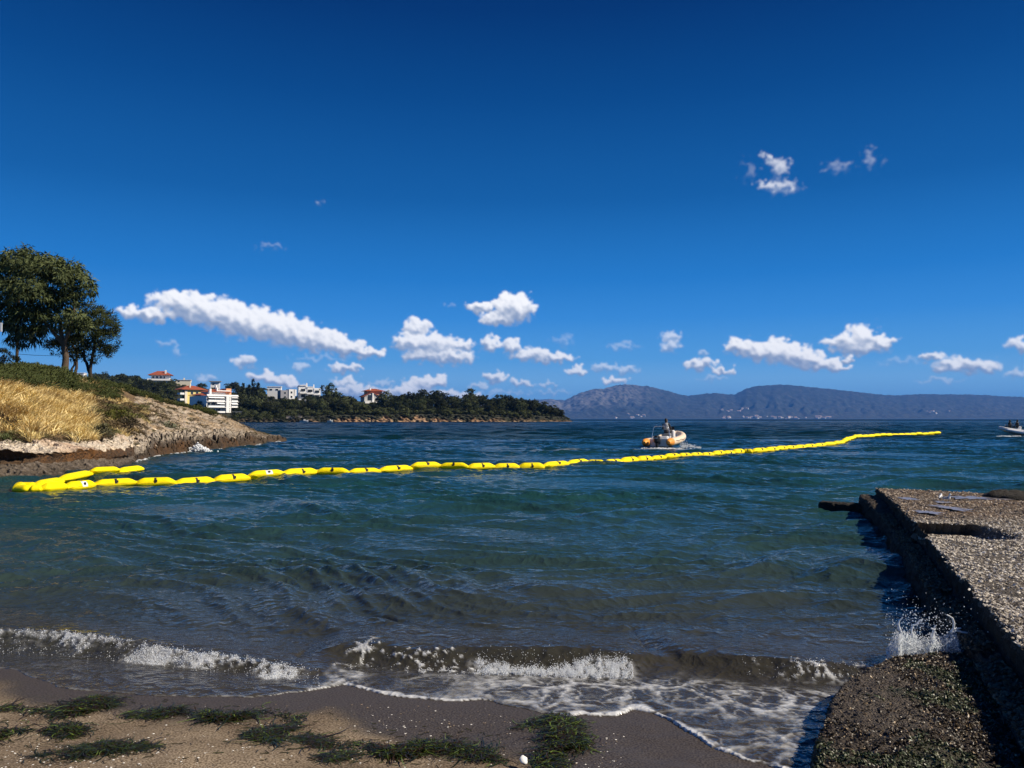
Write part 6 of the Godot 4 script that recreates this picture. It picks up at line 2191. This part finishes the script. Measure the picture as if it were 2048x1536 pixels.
	for q in pools:
		var s := Soup.new()
		var n := 40
		for k in n:
			var a0 := TAU * k / n
			var a1 := TAU * (k + 1) / n
			var rad := func(a: float) -> float: return maxf(0.15, 0.85 + 0.9 * c_big.get_noise_2d(cos(a) * 2.6 + q[0].x, sin(a) * 2.6 + q[0].z) + 0.6 * c_fine.get_noise_2d(cos(a) * 1.5, sin(a) * 1.5 + q[0].x))
			s.tri_n(Vector3.ZERO, Vector3(cos(a0) * q[1] * rad.call(a0), 0, sin(a0) * q[2] * rad.call(a0)), Vector3(cos(a1) * q[1] * rad.call(a1), 0, sin(a1) * q[2] * rad.call(a1)), Vector3.UP, Vector3.UP, Vector3.UP)
		var po := ground("puddle", s.mesh(), pm, "shallow pool of water lying on the pier top")
		po.position = Vector3(q[0].x, TOP + 0.016, q[0].z)
	# dark beam sticking out of the pier into the water
	var a := on_level(1640, 1022, 0.0)
	var b := on_level(1790, 1032, 0.0)
	var beam := thing("concrete_beam", "short black weed-covered beam jutting into the water from the pier's far corner", "beam", (a + b) / 2.0)
	beam.rotation.y = atan2(-(b - a).z, (b - a).x)
	var bs := Soup.new()
	var bl := a.distance_to(b)
	var ring := []
	pos = PackedVector3Array()
	col = PackedColorArray()
	var shape := [Vector2(-0.14, -0.25), Vector2(-0.14, 0.12), Vector2(-0.12, 0.165), Vector2(0.0, 0.17), Vector2(0.12, 0.165), Vector2(0.14, 0.12), Vector2(0.14, -0.25)]
	for i in 41:
		for k in 7:
			for sub in (4 if k < 6 else 1):
				var f: Vector2 = (shape[k] as Vector2).lerp(shape[mini(k + 1, 6)], sub / 4.0)
				if i == 0 or i == 40: f *= 0.75
				var p := Vector3((i / 40.0 - 0.5) * bl, f.y, -f.x)
				p += Vector3(0, 1, 1) * c_fine.get_noise_3dv(p * 1.6) * 0.035
				pos.append(p)
				col.append(Color(0.016, 0.013, 0.010).lerp(Color(0.05, 0.04, 0.03), clampf(c_fine.get_noise_3dv(p * 3.0) * 2.0, 0, 1) if f.y > 0.14 else 0.0))
	part("beam", grid_mesh(pos, col, 41, 25), stone, beam)
	var caps := Soup.new()
	caps.quad(Vector3(-bl / 2 - 0.004, -0.2, 0.10), Vector3(-bl / 2 - 0.004, 0.125, 0.10), Vector3(-bl / 2 - 0.004, 0.125, -0.10), Vector3(-bl / 2 - 0.004, -0.2, -0.10), Color(0.014, 0.012, 0.010))
	part("end_face", caps.mesh(), stone, beam)
	# dark rocks at the right end of the far edge
	for q in [[2012, 998, 0.30, "dark rock on the far edge of the pier, left of two near the right border"], [2046, 1000, 0.36, "dark rock on the far edge of the pier, right of two near the right border"]]:
		var c := on_level(q[0], q[1], TOP - 0.02)
		var bl2 := Soup.new()
		bl2.blob(Vector3.ZERO, Vector3(q[2], 0.10, 0.26), 14, 22, Color(0.026, 0.021, 0.016))
		for i in bl2.v.size(): bl2.v[i] += bl2.n[i] * c_rock.get_noise_3dv(bl2.v[i] * 3.0 + c) * 0.07
		var ro := part("dark_rock", bl2.mesh(), stone, self, c)
		tag(ro, q[3], "rock", "dark rocks on the far edge of the pier")
	# two small gulls beside the pool
	for q in [[1881, 1003, 0.9, "white and grey gull beside the pool on the pier, left of two"], [1893, 1004.5, -1.1, "white gull with raised neck beside the pool on the pier, right of two"]]:
		var c := on_level(q[0], q[1], TOP)
		c.y = pier_top(c)
		var g := thing("gull", q[3], "gull", c, q[2], "gulls on the pier")
		var wf := paint("white_feathers", Color(0.78, 0.78, 0.77), 0.8)
		var gf := paint("grey_feathers", Color(0.24, 0.25, 0.27), 0.8)
		var hi := 0.0 if q[2] > 0 else 0.02
		part("body", field_mesh([[Vector3(-0.035, 0.052, 0), Vector3(0.035, 0.058, 0), 0.016, 0.022], [Vector3(0.035, 0.060, 0), Vector3(0.056, 0.088 + hi, 0), 0.016, 0.011], [Vector3(0.056, 0.090 + hi, 0), Vector3(0.062, 0.091 + hi, 0), 0.014, 0.012], [Vector3(-0.035, 0.052, 0), Vector3(-0.075, 0.048, 0), 0.012, 0.004]], 0.006, 0.012), wf, g)
		for s in [-1.0, 1.0]:
			part("wing", field_mesh([[Vector3(0.03, 0.062, s * 0.017), Vector3(-0.055, 0.056, s * 0.014), 0.013, 0.005]], 0.005, 0.005), gf, g)
			part("leg", ring_tube([Vector3(0.0, 0.045, s * 0.008), Vector3(0.003, 0.0, s * 0.010)], [0.003, 0.003], 5), paint("gull_leg", Color(0.35, 0.22, 0.08), 0.6), g)
		part("beak", ring_tube([Vector3(0.068, 0.090 + hi, 0), Vector3(0.090, 0.086 + hi, 0)], [0.004, 0.001], 6), paint("gull_beak", Color(0.5, 0.30, 0.05), 0.5), g)

func pool_list() -> Array:
	var out := []
	for q in [[1903, 1018, 24, 8], [1935, 997, 48, 3.6], [1815, 999, 16, 3.0], [1858, 1027, 24, 4.2], [1885, 1006, 14, 2.5], [2008, 1000, 20, 2.2]]:
		var c := on_level(q[0], q[1], TOP)
		var d := -c.z
		out.append([c, q[2] * d / FOCAL, away(q[1] - q[3], TOP) - d])
	return out

func make_slab() -> void:
	var outline := PackedVector2Array()
	for q in [[1604, 1640], [1613, 1536], [1626, 1470], [1641, 1420], [1662, 1384], [1694, 1352], [1742, 1325], [1800, 1307], [1865, 1300], [1930, 1304], [1985, 1340], [2016, 1388], [2036, 1440], [2056, 1536], [2085, 1640]]:
		var w := on_level(q[0], q[1], 0.17)
		outline.append(Vector2(w.x, -w.z))
	var height := func(x: float, d: float) -> Array:
		var p := Vector2(x, d)
		var dist := 9.0
		for i in outline.size(): dist = minf(dist, seg_dist(p, outline[i], outline[(i + 1) % outline.size()]))
		if not Geometry2D.is_point_in_polygon(p, outline): dist = -dist
		dist += 0.025 * c_big.get_noise_2d(x * 4.0, d * 4.0)
		var n := c_big.get_noise_2d(x * 2.2, d * 2.2)
		var f := c_fine.get_noise_2d(x * 2.0, d * 2.0)
		var y := lerpf(-0.32, 0.165, smoothstep(-0.09, 0.035, dist)) + 0.02 * smoothstep(0.0, 0.5, dist) + (n * 0.022 + f * 0.016) * smoothstep(-0.05, 0.05, dist)
		return [y, dist]
	var nr := 190
	var nc := 170
	var pos := PackedVector3Array(); pos.resize(nr * nc)
	var col := PackedColorArray(); col.resize(nr * nc)
	for i in nr:
		var d := lerpf(2.35, 5.25, float(i) / (nr - 1))
		for j in nc:
			var x := lerpf(0.85, 3.25, float(j) / (nc - 1))
			var h: Array = height.call(x, d)
			var k := i * nc + j
			pos[k] = Vector3(x, h[0], -d)
			var n := c_big.get_noise_2d(x * 1.6 + 3.0, d * 1.6)
			var f := c_fine.get_noise_2d(x * 2.5, d * 2.5)
			var c := Color(0.030, 0.022, 0.014).lerp(Color(0.085, 0.060, 0.035), clampf(0.35 + f * 1.3, 0, 1))
			c = c.lerp(Color(0.12, 0.10, 0.085), smoothstep(0.12, 0.38, n + 0.25 * smoothstep(3.7, 4.2, d) * smoothstep(2.4, 2.0, x)) * 0.8)
			c = c.lerp(Color(0.016, 0.030, 0.008), smoothstep(0.1, 0.4, c_big.get_noise_2d(x * 2.0 + 30.0, d * 2.0)) * 0.7)
			c = c.lerp(Color(0.010, 0.008, 0.006), smoothstep(0.02, -0.05, h[1]))
			col[k] = c
	var o := thing("concrete_slab", "fallen slab covered with brown mussels and weed, lower right corner beside the pier", "slab")
	part("slab", grid_mesh(pos, col, nr, nc), grainy("pier_stone", 0.22, [], 2.0), o)
	var r := rng(160)
	var places := [[], []]
	var tints := [[], []]
	for k in 52000:
		var d := r.randf_range(2.5, 5.0)
		var x := r.randf_range(0.95, 3.1)
		var h: Array = height.call(x, d)
		if h[1] < -0.03: continue
		var n := c_big.get_noise_2d(x * 1.6 + 3.0, d * 1.6) + 0.25 * smoothstep(3.7, 4.2, d) * smoothstep(2.4, 2.0, x)
		if r.randf() < smoothstep(0.05, 0.4, n) * 0.85: continue
		var s := r.randf_range(0.003, 0.0075)
		var b := Basis.from_euler(Vector3(r.randf_range(-1.2, 1.2), r.randf() * TAU, r.randf_range(-1.2, 1.2))).scaled_local(Vector3(s * r.randf_range(1.0, 2.2), s * 0.7, s))
		var v := r.randi() % 2
		places[v].append(Transform3D(b, Vector3(x, h[0] + r.randf_range(0.0, 0.006), -d)))
		var c := Color(0.095, 0.064, 0.034).lerp(Color(0.018, 0.014, 0.010), pow(r.randf(), 0.6))
		if r.randf() < 0.09: c = Color(0.30, 0.22, 0.13)
		if c_big.get_noise_2d(x * 2.0 + 30.0, d * 2.0) > 0.15: c = c.lerp(Color(0.03, 0.055, 0.012), 0.7)
		tints[v].append(c)
	for v in 2:
		many("mussels", nugget(170 + v, 0.5), tinted("mussel_shell", 0.45), places[v], tints[v], "small mussels and weed stubble covering the slab", "", o)

func drop_mesh() -> ArrayMesh:
	var s := Soup.new()
	s.blob(Vector3.ZERO, Vector3.ONE, 4, 6)
	return s.mesh()

func foam_mat() -> StandardMaterial3D:
	if mats.has("white_water"): return mats["white_water"]
	var m := paint("white_water", Color(0.80, 0.83, 0.86), 0.35)
	m.backlight_enabled = true
	m.backlight = Color(0.5, 0.52, 0.54)
	return m

func make_splashes() -> void:
	var drop := drop_mesh()
	var r := rng(180)
	var d := 4.98
	var px1 := d / FOCAL
	var at := func(px: float, py: float, deeper: float) -> Vector3: return spot(px, d + deeper, EYE + (d) * tan(elev(py)))
	var o := thing("water_splash", "wave bursting into white spray between the fallen slab and the pier", "splash")
	# torn sheet of water
	var s := Soup.new()
	var nu := 90
	var nv := 22
	var grid := []
	for i in nu + 1:
		var px := lerpf(1772, 1926, float(i) / nu)
		var top: float = lookup([[1772, 1306], [1783, 1292], [1792, 1272], [1800, 1258], [1806, 1262], [1818, 1270], [1835, 1284], [1852, 1286], [1864, 1276], [1868, 1264], [1872, 1276], [1885, 1284], [1898, 1272], [1908, 1262], [1916, 1270], [1922, 1290], [1926, 1306]], px)[1]
		var row := []
		for j in nv + 1:
			var v := float(j) / nv
			var py := lerpf(1316.0, top + 5.0 * r.randf_range(-1, 1), v)
			var n := c_fine.get_noise_2d(px * 0.05, py * 0.05)
			row.append(at.call(px + n * 5.0, py, 0.10 * sin(px * 0.09) + 0.06 * n - 0.10 * (1.0 - v) + 0.05 * sin(px * 0.31)))
		grid.append(row)
	for i in nu:
		for j in nv:
			var hole := c_fine.get_noise_2d(i * 0.35, j * 0.5) + 0.35 * c_big.get_noise_2d(i * 0.4, j * 0.5)
			if hole > 0.16 + 0.10 * (1.0 - float(j) / nv): continue
			s.quad(grid[i][j], grid[i][j + 1], grid[i + 1][j + 1], grid[i + 1][j])
	var sheet := paint("splash_sheet", Color(0.70, 0.76, 0.82), 0.3)
	sheet.transparency = BaseMaterial3D.TRANSPARENCY_ALPHA
	sheet.albedo_color.a = 0.55
	part("sheet", s.mesh(), sheet, o)
	# strands thrown up
	for st in [[[1800, 1262], [1796, 1250], [1799, 1242], [1806, 1236]], [[1826, 1278], [1823, 1262], [1826, 1252], [1834, 1250], [1840, 1242], [1846, 1240]], [[1864, 1282], [1866, 1268], [1869, 1256], [1871, 1252]], [[1869, 1262], [1862, 1258]], [[1902, 1266], [1907, 1258], [1908, 1248], [1905, 1238], [1898, 1233], [1893, 1231]], [[1912, 1262], [1924, 1266], [1938, 1268], [1950, 1270]], [[1908, 1260], [1922, 1258]]]:
		var pts := []
		var rad := []
		for i in st.size():
			pts.append(at.call(st[i][0], st[i][1], 0.02))
			rad.append(lerpf(0.0075, 0.0035, float(i) / (st.size() - 1)) * r.randf_range(0.8, 1.3))
		part("strand", ring_tube(pts, rad, 7), foam_mat(), o)
	var places := []
	for k in 5200:
		var px := r.randf_range(1776, 1928)
		var top: float = lookup([[1776, 1300], [1795, 1264], [1820, 1276], [1850, 1286], [1868, 1270], [1885, 1282], [1908, 1262], [1928, 1300]], px)[1]
		var py := lerpf(1312.0, top, pow(r.randf(), 0.8))
		places.append(Transform3D(Basis().scaled(Vector3(1, r.randf_range(0.8, 1.6), 1) * (0.0010 + 0.0035 * pow(r.randf(), 1.6))), at.call(px, py, r.randf_range(-0.14, 0.14))))
	for k in 700:
		var px := 1862.0 + r.randfn(0, 40)
		var py := 1264.0 - absf(r.randfn(0, 24))
		if r.randf() < 0.3:
			px = r.randf_range(1770, 1840)
			py = 1268.0 - 80.0 * r.randf() * r.randf()
		places.append(Transform3D(Basis().scaled(Vector3.ONE * (0.0007 + 0.004 * pow(r.randf(), 2.5))), at.call(px, py, r.randf_range(-0.25, 0.25))))
	many("droplets", drop, foam_mat(), places, [], "droplets flying from the splash", "", o)
	# white water against the headland
	places = []
	d = 37.2
	for k in 900:
		var px := 398.0 + r.randfn(0, 11)
		var hgt := maxf(0.0, 1.0 - absf(px - 396.0) / 30.0)
		places.append(Transform3D(Basis().scaled(Vector3.ONE * r.randf_range(0.012, 0.05)), spot(px, d + r.randf_range(-0.5, 0.5), 0.05 + r.randf() * r.randf() * 0.42 * hgt)))
	for k in 500:
		var px := r.randf_range(272, 560)
		if r.randf() > 0.3 + c_big.get_noise_1d(px * 0.2): continue
		var dd: float = away(lookup(cape, px)[1]) - r.randf_range(0.0, 0.35)
		places.append(Transform3D(Basis().scaled(Vector3(1.8, 0.5, 1.0) * r.randf_range(0.02, 0.05)), spot(px, dd, r.randf_range(0.0, 0.06))))
	many("surf", drop, foam_mat(), places, [], "white surf breaking against the rocks of the near headland", "surf")
	# spray at the boat
	places = []
	d = away(897.0)
	for k in 420:
		var t := pow(r.randf(), 1.4)
		places.append(Transform3D(Basis().scaled(Vector3.ONE * r.randf_range(0.008, 0.022)), spot(1362 + t * 38 + r.randfn(0, 2), d - 0.4 + r.randf_range(-0.8, 0.4), 0.03 + absf(r.randfn(0, 0.13)) * (1.2 - t) + 0.20 * t * (1.0 - t))))
	for k in 420:
		var px := 1324.0 + r.randfn(0, 20)
		places.append(Transform3D(Basis().scaled(Vector3(2.0, 0.7, 1.4) * r.randf_range(0.015, 0.035)), spot(px, d - 1.0 + r.randf_range(-0.7, 0.5), r.randf_range(-0.02, 0.06))))
	for k in 140:
		places.append(Transform3D(Basis().scaled(Vector3(2.0, 0.7, 1.4) * r.randf_range(0.03, 0.06)), spot(r.randf_range(1994, 2040), away(873.5) + r.randf_range(-0.5, 0.5), r.randf_range(0.0, 0.07))))
	many("boat_spray", drop, foam_mat(), places, [], "white spray and churned water round the boats", "spray")
	# bubbles and drops on the breaking crests
	places = []
	for k in 90000:
		var w := r.randi() % 3
		var px: float
		var s0: float
		if w == 0:
			px = r.randf_range(-120, 640)
			s0 = r.randf_range(-0.32, 0.0)
		elif w == 1:
			px = r.randf_range(955, 1266) if r.randf() < 0.93 else r.randf_range(690, 960)
			s0 = -0.04 - 0.30 * pow(r.randf(), 0.8)
		else:
			if r.randf() < 0.85: continue
			px = r.randf_range(1480, 1780)
			s0 = r.randf_range(-0.16, 0.02)
		var x := spot(px, 5.4, 0.0).x
		var c: Array = lookup(breakers[w], x)
		var dd: float = c[1] + s0
		x = spot(px, dd, 0.08).x
		var q: Array = sea(x, dd, 0.0)
		if q[1] < 0.25 and r.randf() > 0.03: continue
		var hop := absf(r.randfn(0, 0.008)) * (2.2 if w == 1 and px > 950 else 1.0)
		places.append(Transform3D(Basis().scaled(Vector3(1.2, 1, 1) * (0.0007 + 0.0020 * pow(r.randf(), 2.0))), Vector3(x, q[0] + hop, -dd)))
	many("foam_bubbles", drop, foam_mat(), places, [], "bubbles and drops on the breaking crests", "foam")

# ---------------------------------------------------------------- wrack on the sand
func weed_clump(called: String, label: String, line: Array, width: float, count: int, thick: float, sd: int, bright := 0.25, called_kind := "seaweed") -> void:
	var r := rng(sd)
	var pts := []
	var mid := Vector3.ZERO
	for p in line:
		var w := on_level(p[0], p[1], beach(0, 3.6))
		pts.append(w)
		mid += w / line.size()
	mid.y = beach(mid.x, -mid.z)
	var s := Soup.new()
	for k in count * 2:
		var f := r.randf() * (pts.size() - 1)
		var i := mini(int(f), pts.size() - 2)
		var a: Vector3 = pts[i].lerp(pts[i + 1], f - i)
		var dir: Vector3 = (pts[i + 1] - pts[i]).normalized()
		var side := Vector3(-dir.z, 0, dir.x)
		var o := clampf(r.randfn(0, 0.38) * (2.2 if r.randf() < 0.07 else 1.0), -2.2, 2.2)
		var end := sin(PI * clampf((f + 0.25) / (pts.size() - 0.5), 0, 1))
		var p := a + side * o * width * (0.35 + 0.65 * end)
		var ang := r.randfn(0, 1.1) + (PI if r.randf() < 0.5 else 0.0)
		var go := dir.rotated(Vector3.UP, ang)
		var len := r.randf_range(0.035, 0.11) if r.randf() > 0.08 else r.randf_range(0.1, 0.24)
		var wd := r.randf_range(0.0014, 0.0032)
		var tone := Color(0.008, 0.011, 0.003).lerp(Color(0.042, 0.058, 0.009), pow(r.randf(), 1.4))
		if r.randf() < bright * 0.4: tone = Color(0.10, 0.14, 0.025)
		if r.randf() < 0.35: tone = Color(0.022, 0.014, 0.008).lerp(Color(0.05, 0.03, 0.014), r.randf() * r.randf())
		if c_big.get_noise_2d(p.x * 6.0, p.z * 6.0) < 0.0 and r.randf() < 0.93: continue
		var pile := thick * 0.5 * maxf(0.0, 1.0 - o * o * 0.8) * end * r.randf()
		var curl := r.randfn(0, 9.0)
		var last := p
		var n := 5
		for j in n:
			var q := last + go * len / n
			go = go.rotated(Vector3.UP, curl * len / n * 3.0)
			var y0 := beach(last.x, -last.z) + 0.003 + pile + 0.005 * sin(j * 1.1 + k) * minf(1.0, pile * 60.0)
			var y1 := beach(q.x, -q.z) + 0.003 + pile + 0.005 * sin((j + 1) * 1.1 + k) * minf(1.0, pile * 60.0)
			var w := Vector3(-go.z, r.randf_range(-0.25, 0.25), go.x) * wd * (1.0 if j < n - 1 else 0.5)
			var A := Vector3(last.x, y0, last.z) - mid
			var B := Vector3(q.x, y1, q.z) - mid
			s.quad(A - w, B - w, B + w, A + w, tone)
			last = q
	var o := part(called, s.mesh(), weed_mat(), self, mid)
	tag(o, label, called_kind)

func weed_mat() -> StandardMaterial3D:
	if mats.has("wet_weed"): return mats["wet_weed"]
	return tinted("wet_weed", 0.36, 0.3)

func make_wrack() -> void:
	weed_clump("seaweed_clump", "dark green seaweed heap left of the long band, near the left edge of the sand", [[108, 1440], [140, 1432], [168, 1412], [190, 1398], [212, 1412]], 0.075, 1500, 0.05, 801)
	weed_clump("seaweed_clump", "thin green strands trailing left from the heap at the left edge", [[-20, 1424], [30, 1414], [60, 1424], [110, 1424], [150, 1412]], 0.035, 420, 0.02, 802, 0.9)
	weed_clump("seaweed_clump", "long winding band of green seaweed across the left half of the sand", [[268, 1428], [310, 1430], [352, 1420], [400, 1430], [452, 1438], [500, 1430], [548, 1422], [588, 1432], [600, 1446]], 0.055, 1900, 0.045, 803)
	weed_clump("seaweed_clump", "tail of loose strands below the right end of the long winding band", [[590, 1446], [560, 1462], [510, 1474], [550, 1482], [556, 1506]], 0.045, 700, 0.025, 804)
	weed_clump("seaweed_clump", "small round dark clump below the heap near the left edge", [[112, 1462], [132, 1470], [158, 1474]], 0.05, 520, 0.035, 805, 0.1)
	weed_clump("seaweed_clump", "dark matted seaweed cut by the left edge of the photo", [[-40, 1490], [0, 1482], [30, 1470], [52, 1468]], 0.07, 800, 0.03, 806, 0.1)
	weed_clump("seaweed_clump", "broad flat mat of dark seaweed at the bottom left corner", [[60, 1534], [120, 1526], [180, 1516], [240, 1512], [318, 1512]], 0.075, 1600, 0.03, 807, 0.1)
	weed_clump("seaweed_clump", "wisps of dark strands between the long band and the double-humped band", [[600, 1476], [640, 1488], [700, 1502]], 0.06, 300, 0.012, 808, 0.1)
	weed_clump("seaweed_clump", "double-humped band of green seaweed at the bottom middle of the sand", [[694, 1490], [730, 1492], [758, 1506], [800, 1510], [842, 1494], [890, 1488], [930, 1502], [965, 1518], [1004, 1526]], 0.055, 2000, 0.045, 809)
	weed_clump("seaweed_clump", "short green tuft left below the double-humped band", [[655, 1526], [684, 1516], [730, 1512]], 0.035, 300, 0.02, 810)
	weed_clump("seaweed_clump", "thick dark green seaweed curling up to the foam line right of the middle", [[1040, 1450], [1078, 1442], [1112, 1434], [1138, 1448], [1118, 1466], [1150, 1486], [1120, 1502], [1086, 1518], [1068, 1536], [1120, 1536]], 0.08, 3600, 0.06, 811, 0.5)
	# loose bits
	var r := rng(820)
	var s := Soup.new()
	for k in 420:
		var px := r.randf_range(-60, 1010)
		var py := r.randf_range(1395 + maxf(0, (px - 400)) * 0.12, 1560)
		var w := on_level(px, py, 0.06)
		var go := Vector3(r.randf_range(-1, 1), 0, r.randf_range(-0.4, 0.4)).normalized()
		var l := r.randf_range(0.012, 0.05)
		var side := Vector3(-go.z, 0.5, go.x) * 0.0018
		var a := Vector3(w.x, beach(w.x, -w.z) + 0.003, w.z)
		var b := a + go * l
		b.y = beach(b.x, -b.z) + 0.005
		s.quad(a - side, b - side, b + side, a + side, Color(0.02, 0.016, 0.008).lerp(Color(0.03, 0.035, 0.01), r.randf()))
	var bits := part("seaweed_bits", s.mesh(), weed_mat())
	tag(bits, "loose strands of seaweed strewn over the sand", "seaweed", "", "stuff")
	var places := []
	var tints := []
	for k in 5000:
		var px := r.randf_range(-100, 1250)
		var py := 1400.0 + 170.0 * pow(r.randf(), 0.8)
		var w := on_level(px, py, 0.07)
		var e: float = lookup(swash, w.x)[1]
		if e + w.z < 0.12: continue
		if c_big.get_noise_2d(w.x * 2.0, w.z * 2.0) < -0.1 and r.randf() < 0.7: continue
		if px > 600 and r.randf() < 0.5: continue
		var sz := 0.0012 + 0.0045 * pow(r.randf(), 3.0)
		places.append(Transform3D(Basis(Vector3.UP, r.randf() * TAU).scaled(Vector3(1.3, 0.7, 1) * sz), Vector3(w.x, beach(w.x, -w.z) + sz * 0.3, w.z)))
		tints.append(Color(0.75, 0.72, 0.66) if r.randf() < 0.35 else Color(0.32, 0.24, 0.16).lerp(Color(0.10, 0.08, 0.06), r.randf()))
	many("pebbles", nugget(822), tinted("pebble", 0.6), places, tints, "small pebbles and bits of white shell on the sand", "pebbles")
	var c := on_level(1047, 1529, 0.09)
	c.y = beach(c.x, -c.z) + 0.035
	var sh := Soup.new()
	sh.blob(Vector3.ZERO, Vector3(0.016, 0.008, 0.021), 10, 14)
	for i in sh.v.size():
		sh.v[i] *= 1.0 + 0.5 * c_big.get_noise_3dv(sh.v[i] * 70.0)
		if sh.v[i].y < 0: sh.v[i].y *= 0.2
	var so := part("white_shell", sh.mesh(), paint("white_shell", Color(0.80, 0.80, 0.77), 0.4), self, c)
	so.rotation = Vector3(0.5, 0.6, 0.2)
	tag(so, "white shell lying on the thick seaweed at the bottom edge of the photo", "shell")

func _ready() -> void:
	var cam := Camera3D.new()
	cam.name = "camera"
	cam.position = Vector3(0, EYE, 0)
	cam.rotation.x = TILT
	cam.fov = rad_to_deg(2.0 * atan(768.0 / FOCAL))
	cam.near = 0.05
	cam.far = 60000.0
	add_child(cam)
	cam.current = true
	var env := Environment.new()
	env.background_mode = Environment.BG_SKY
	env.sky = make_sky()
	env.background_energy_multiplier = 0.74
	env.tonemap_mode = Environment.TONE_MAPPER_LINEAR
	env.tonemap_exposure = 1.35
	env.sdfgi_enabled = true
	env.ssao_enabled = true
	env.ssil_enabled = true
	env.fog_enabled = true
	env.fog_density = 0.00005
	env.fog_light_color = Color(0.27, 0.60, 1.0)
	var we := WorldEnvironment.new()
	we.name = "environment"
	we.environment = env
	add_child(we)
	var sun := DirectionalLight3D.new()
	sun.name = "sun"
	sun.light_energy = 1.55
	sun.light_color = Color(1.0, 0.95, 0.87)
	sun.light_angular_distance = 0.5
	sun.shadow_enabled = true
	add_child(sun)
	sun.look_at_from_position(Vector3(0.93, 0.78, 0.16), Vector3.ZERO)

	make_sea()
	make_cape()
	make_far_cape()
	make_mountains()
	make_near_trees()
	make_cape_plants()
	make_far_trees()
	make_houses()
	make_boom()
	make_boats()
	make_pier()
	make_slab()
	make_splashes()
	make_wrack()
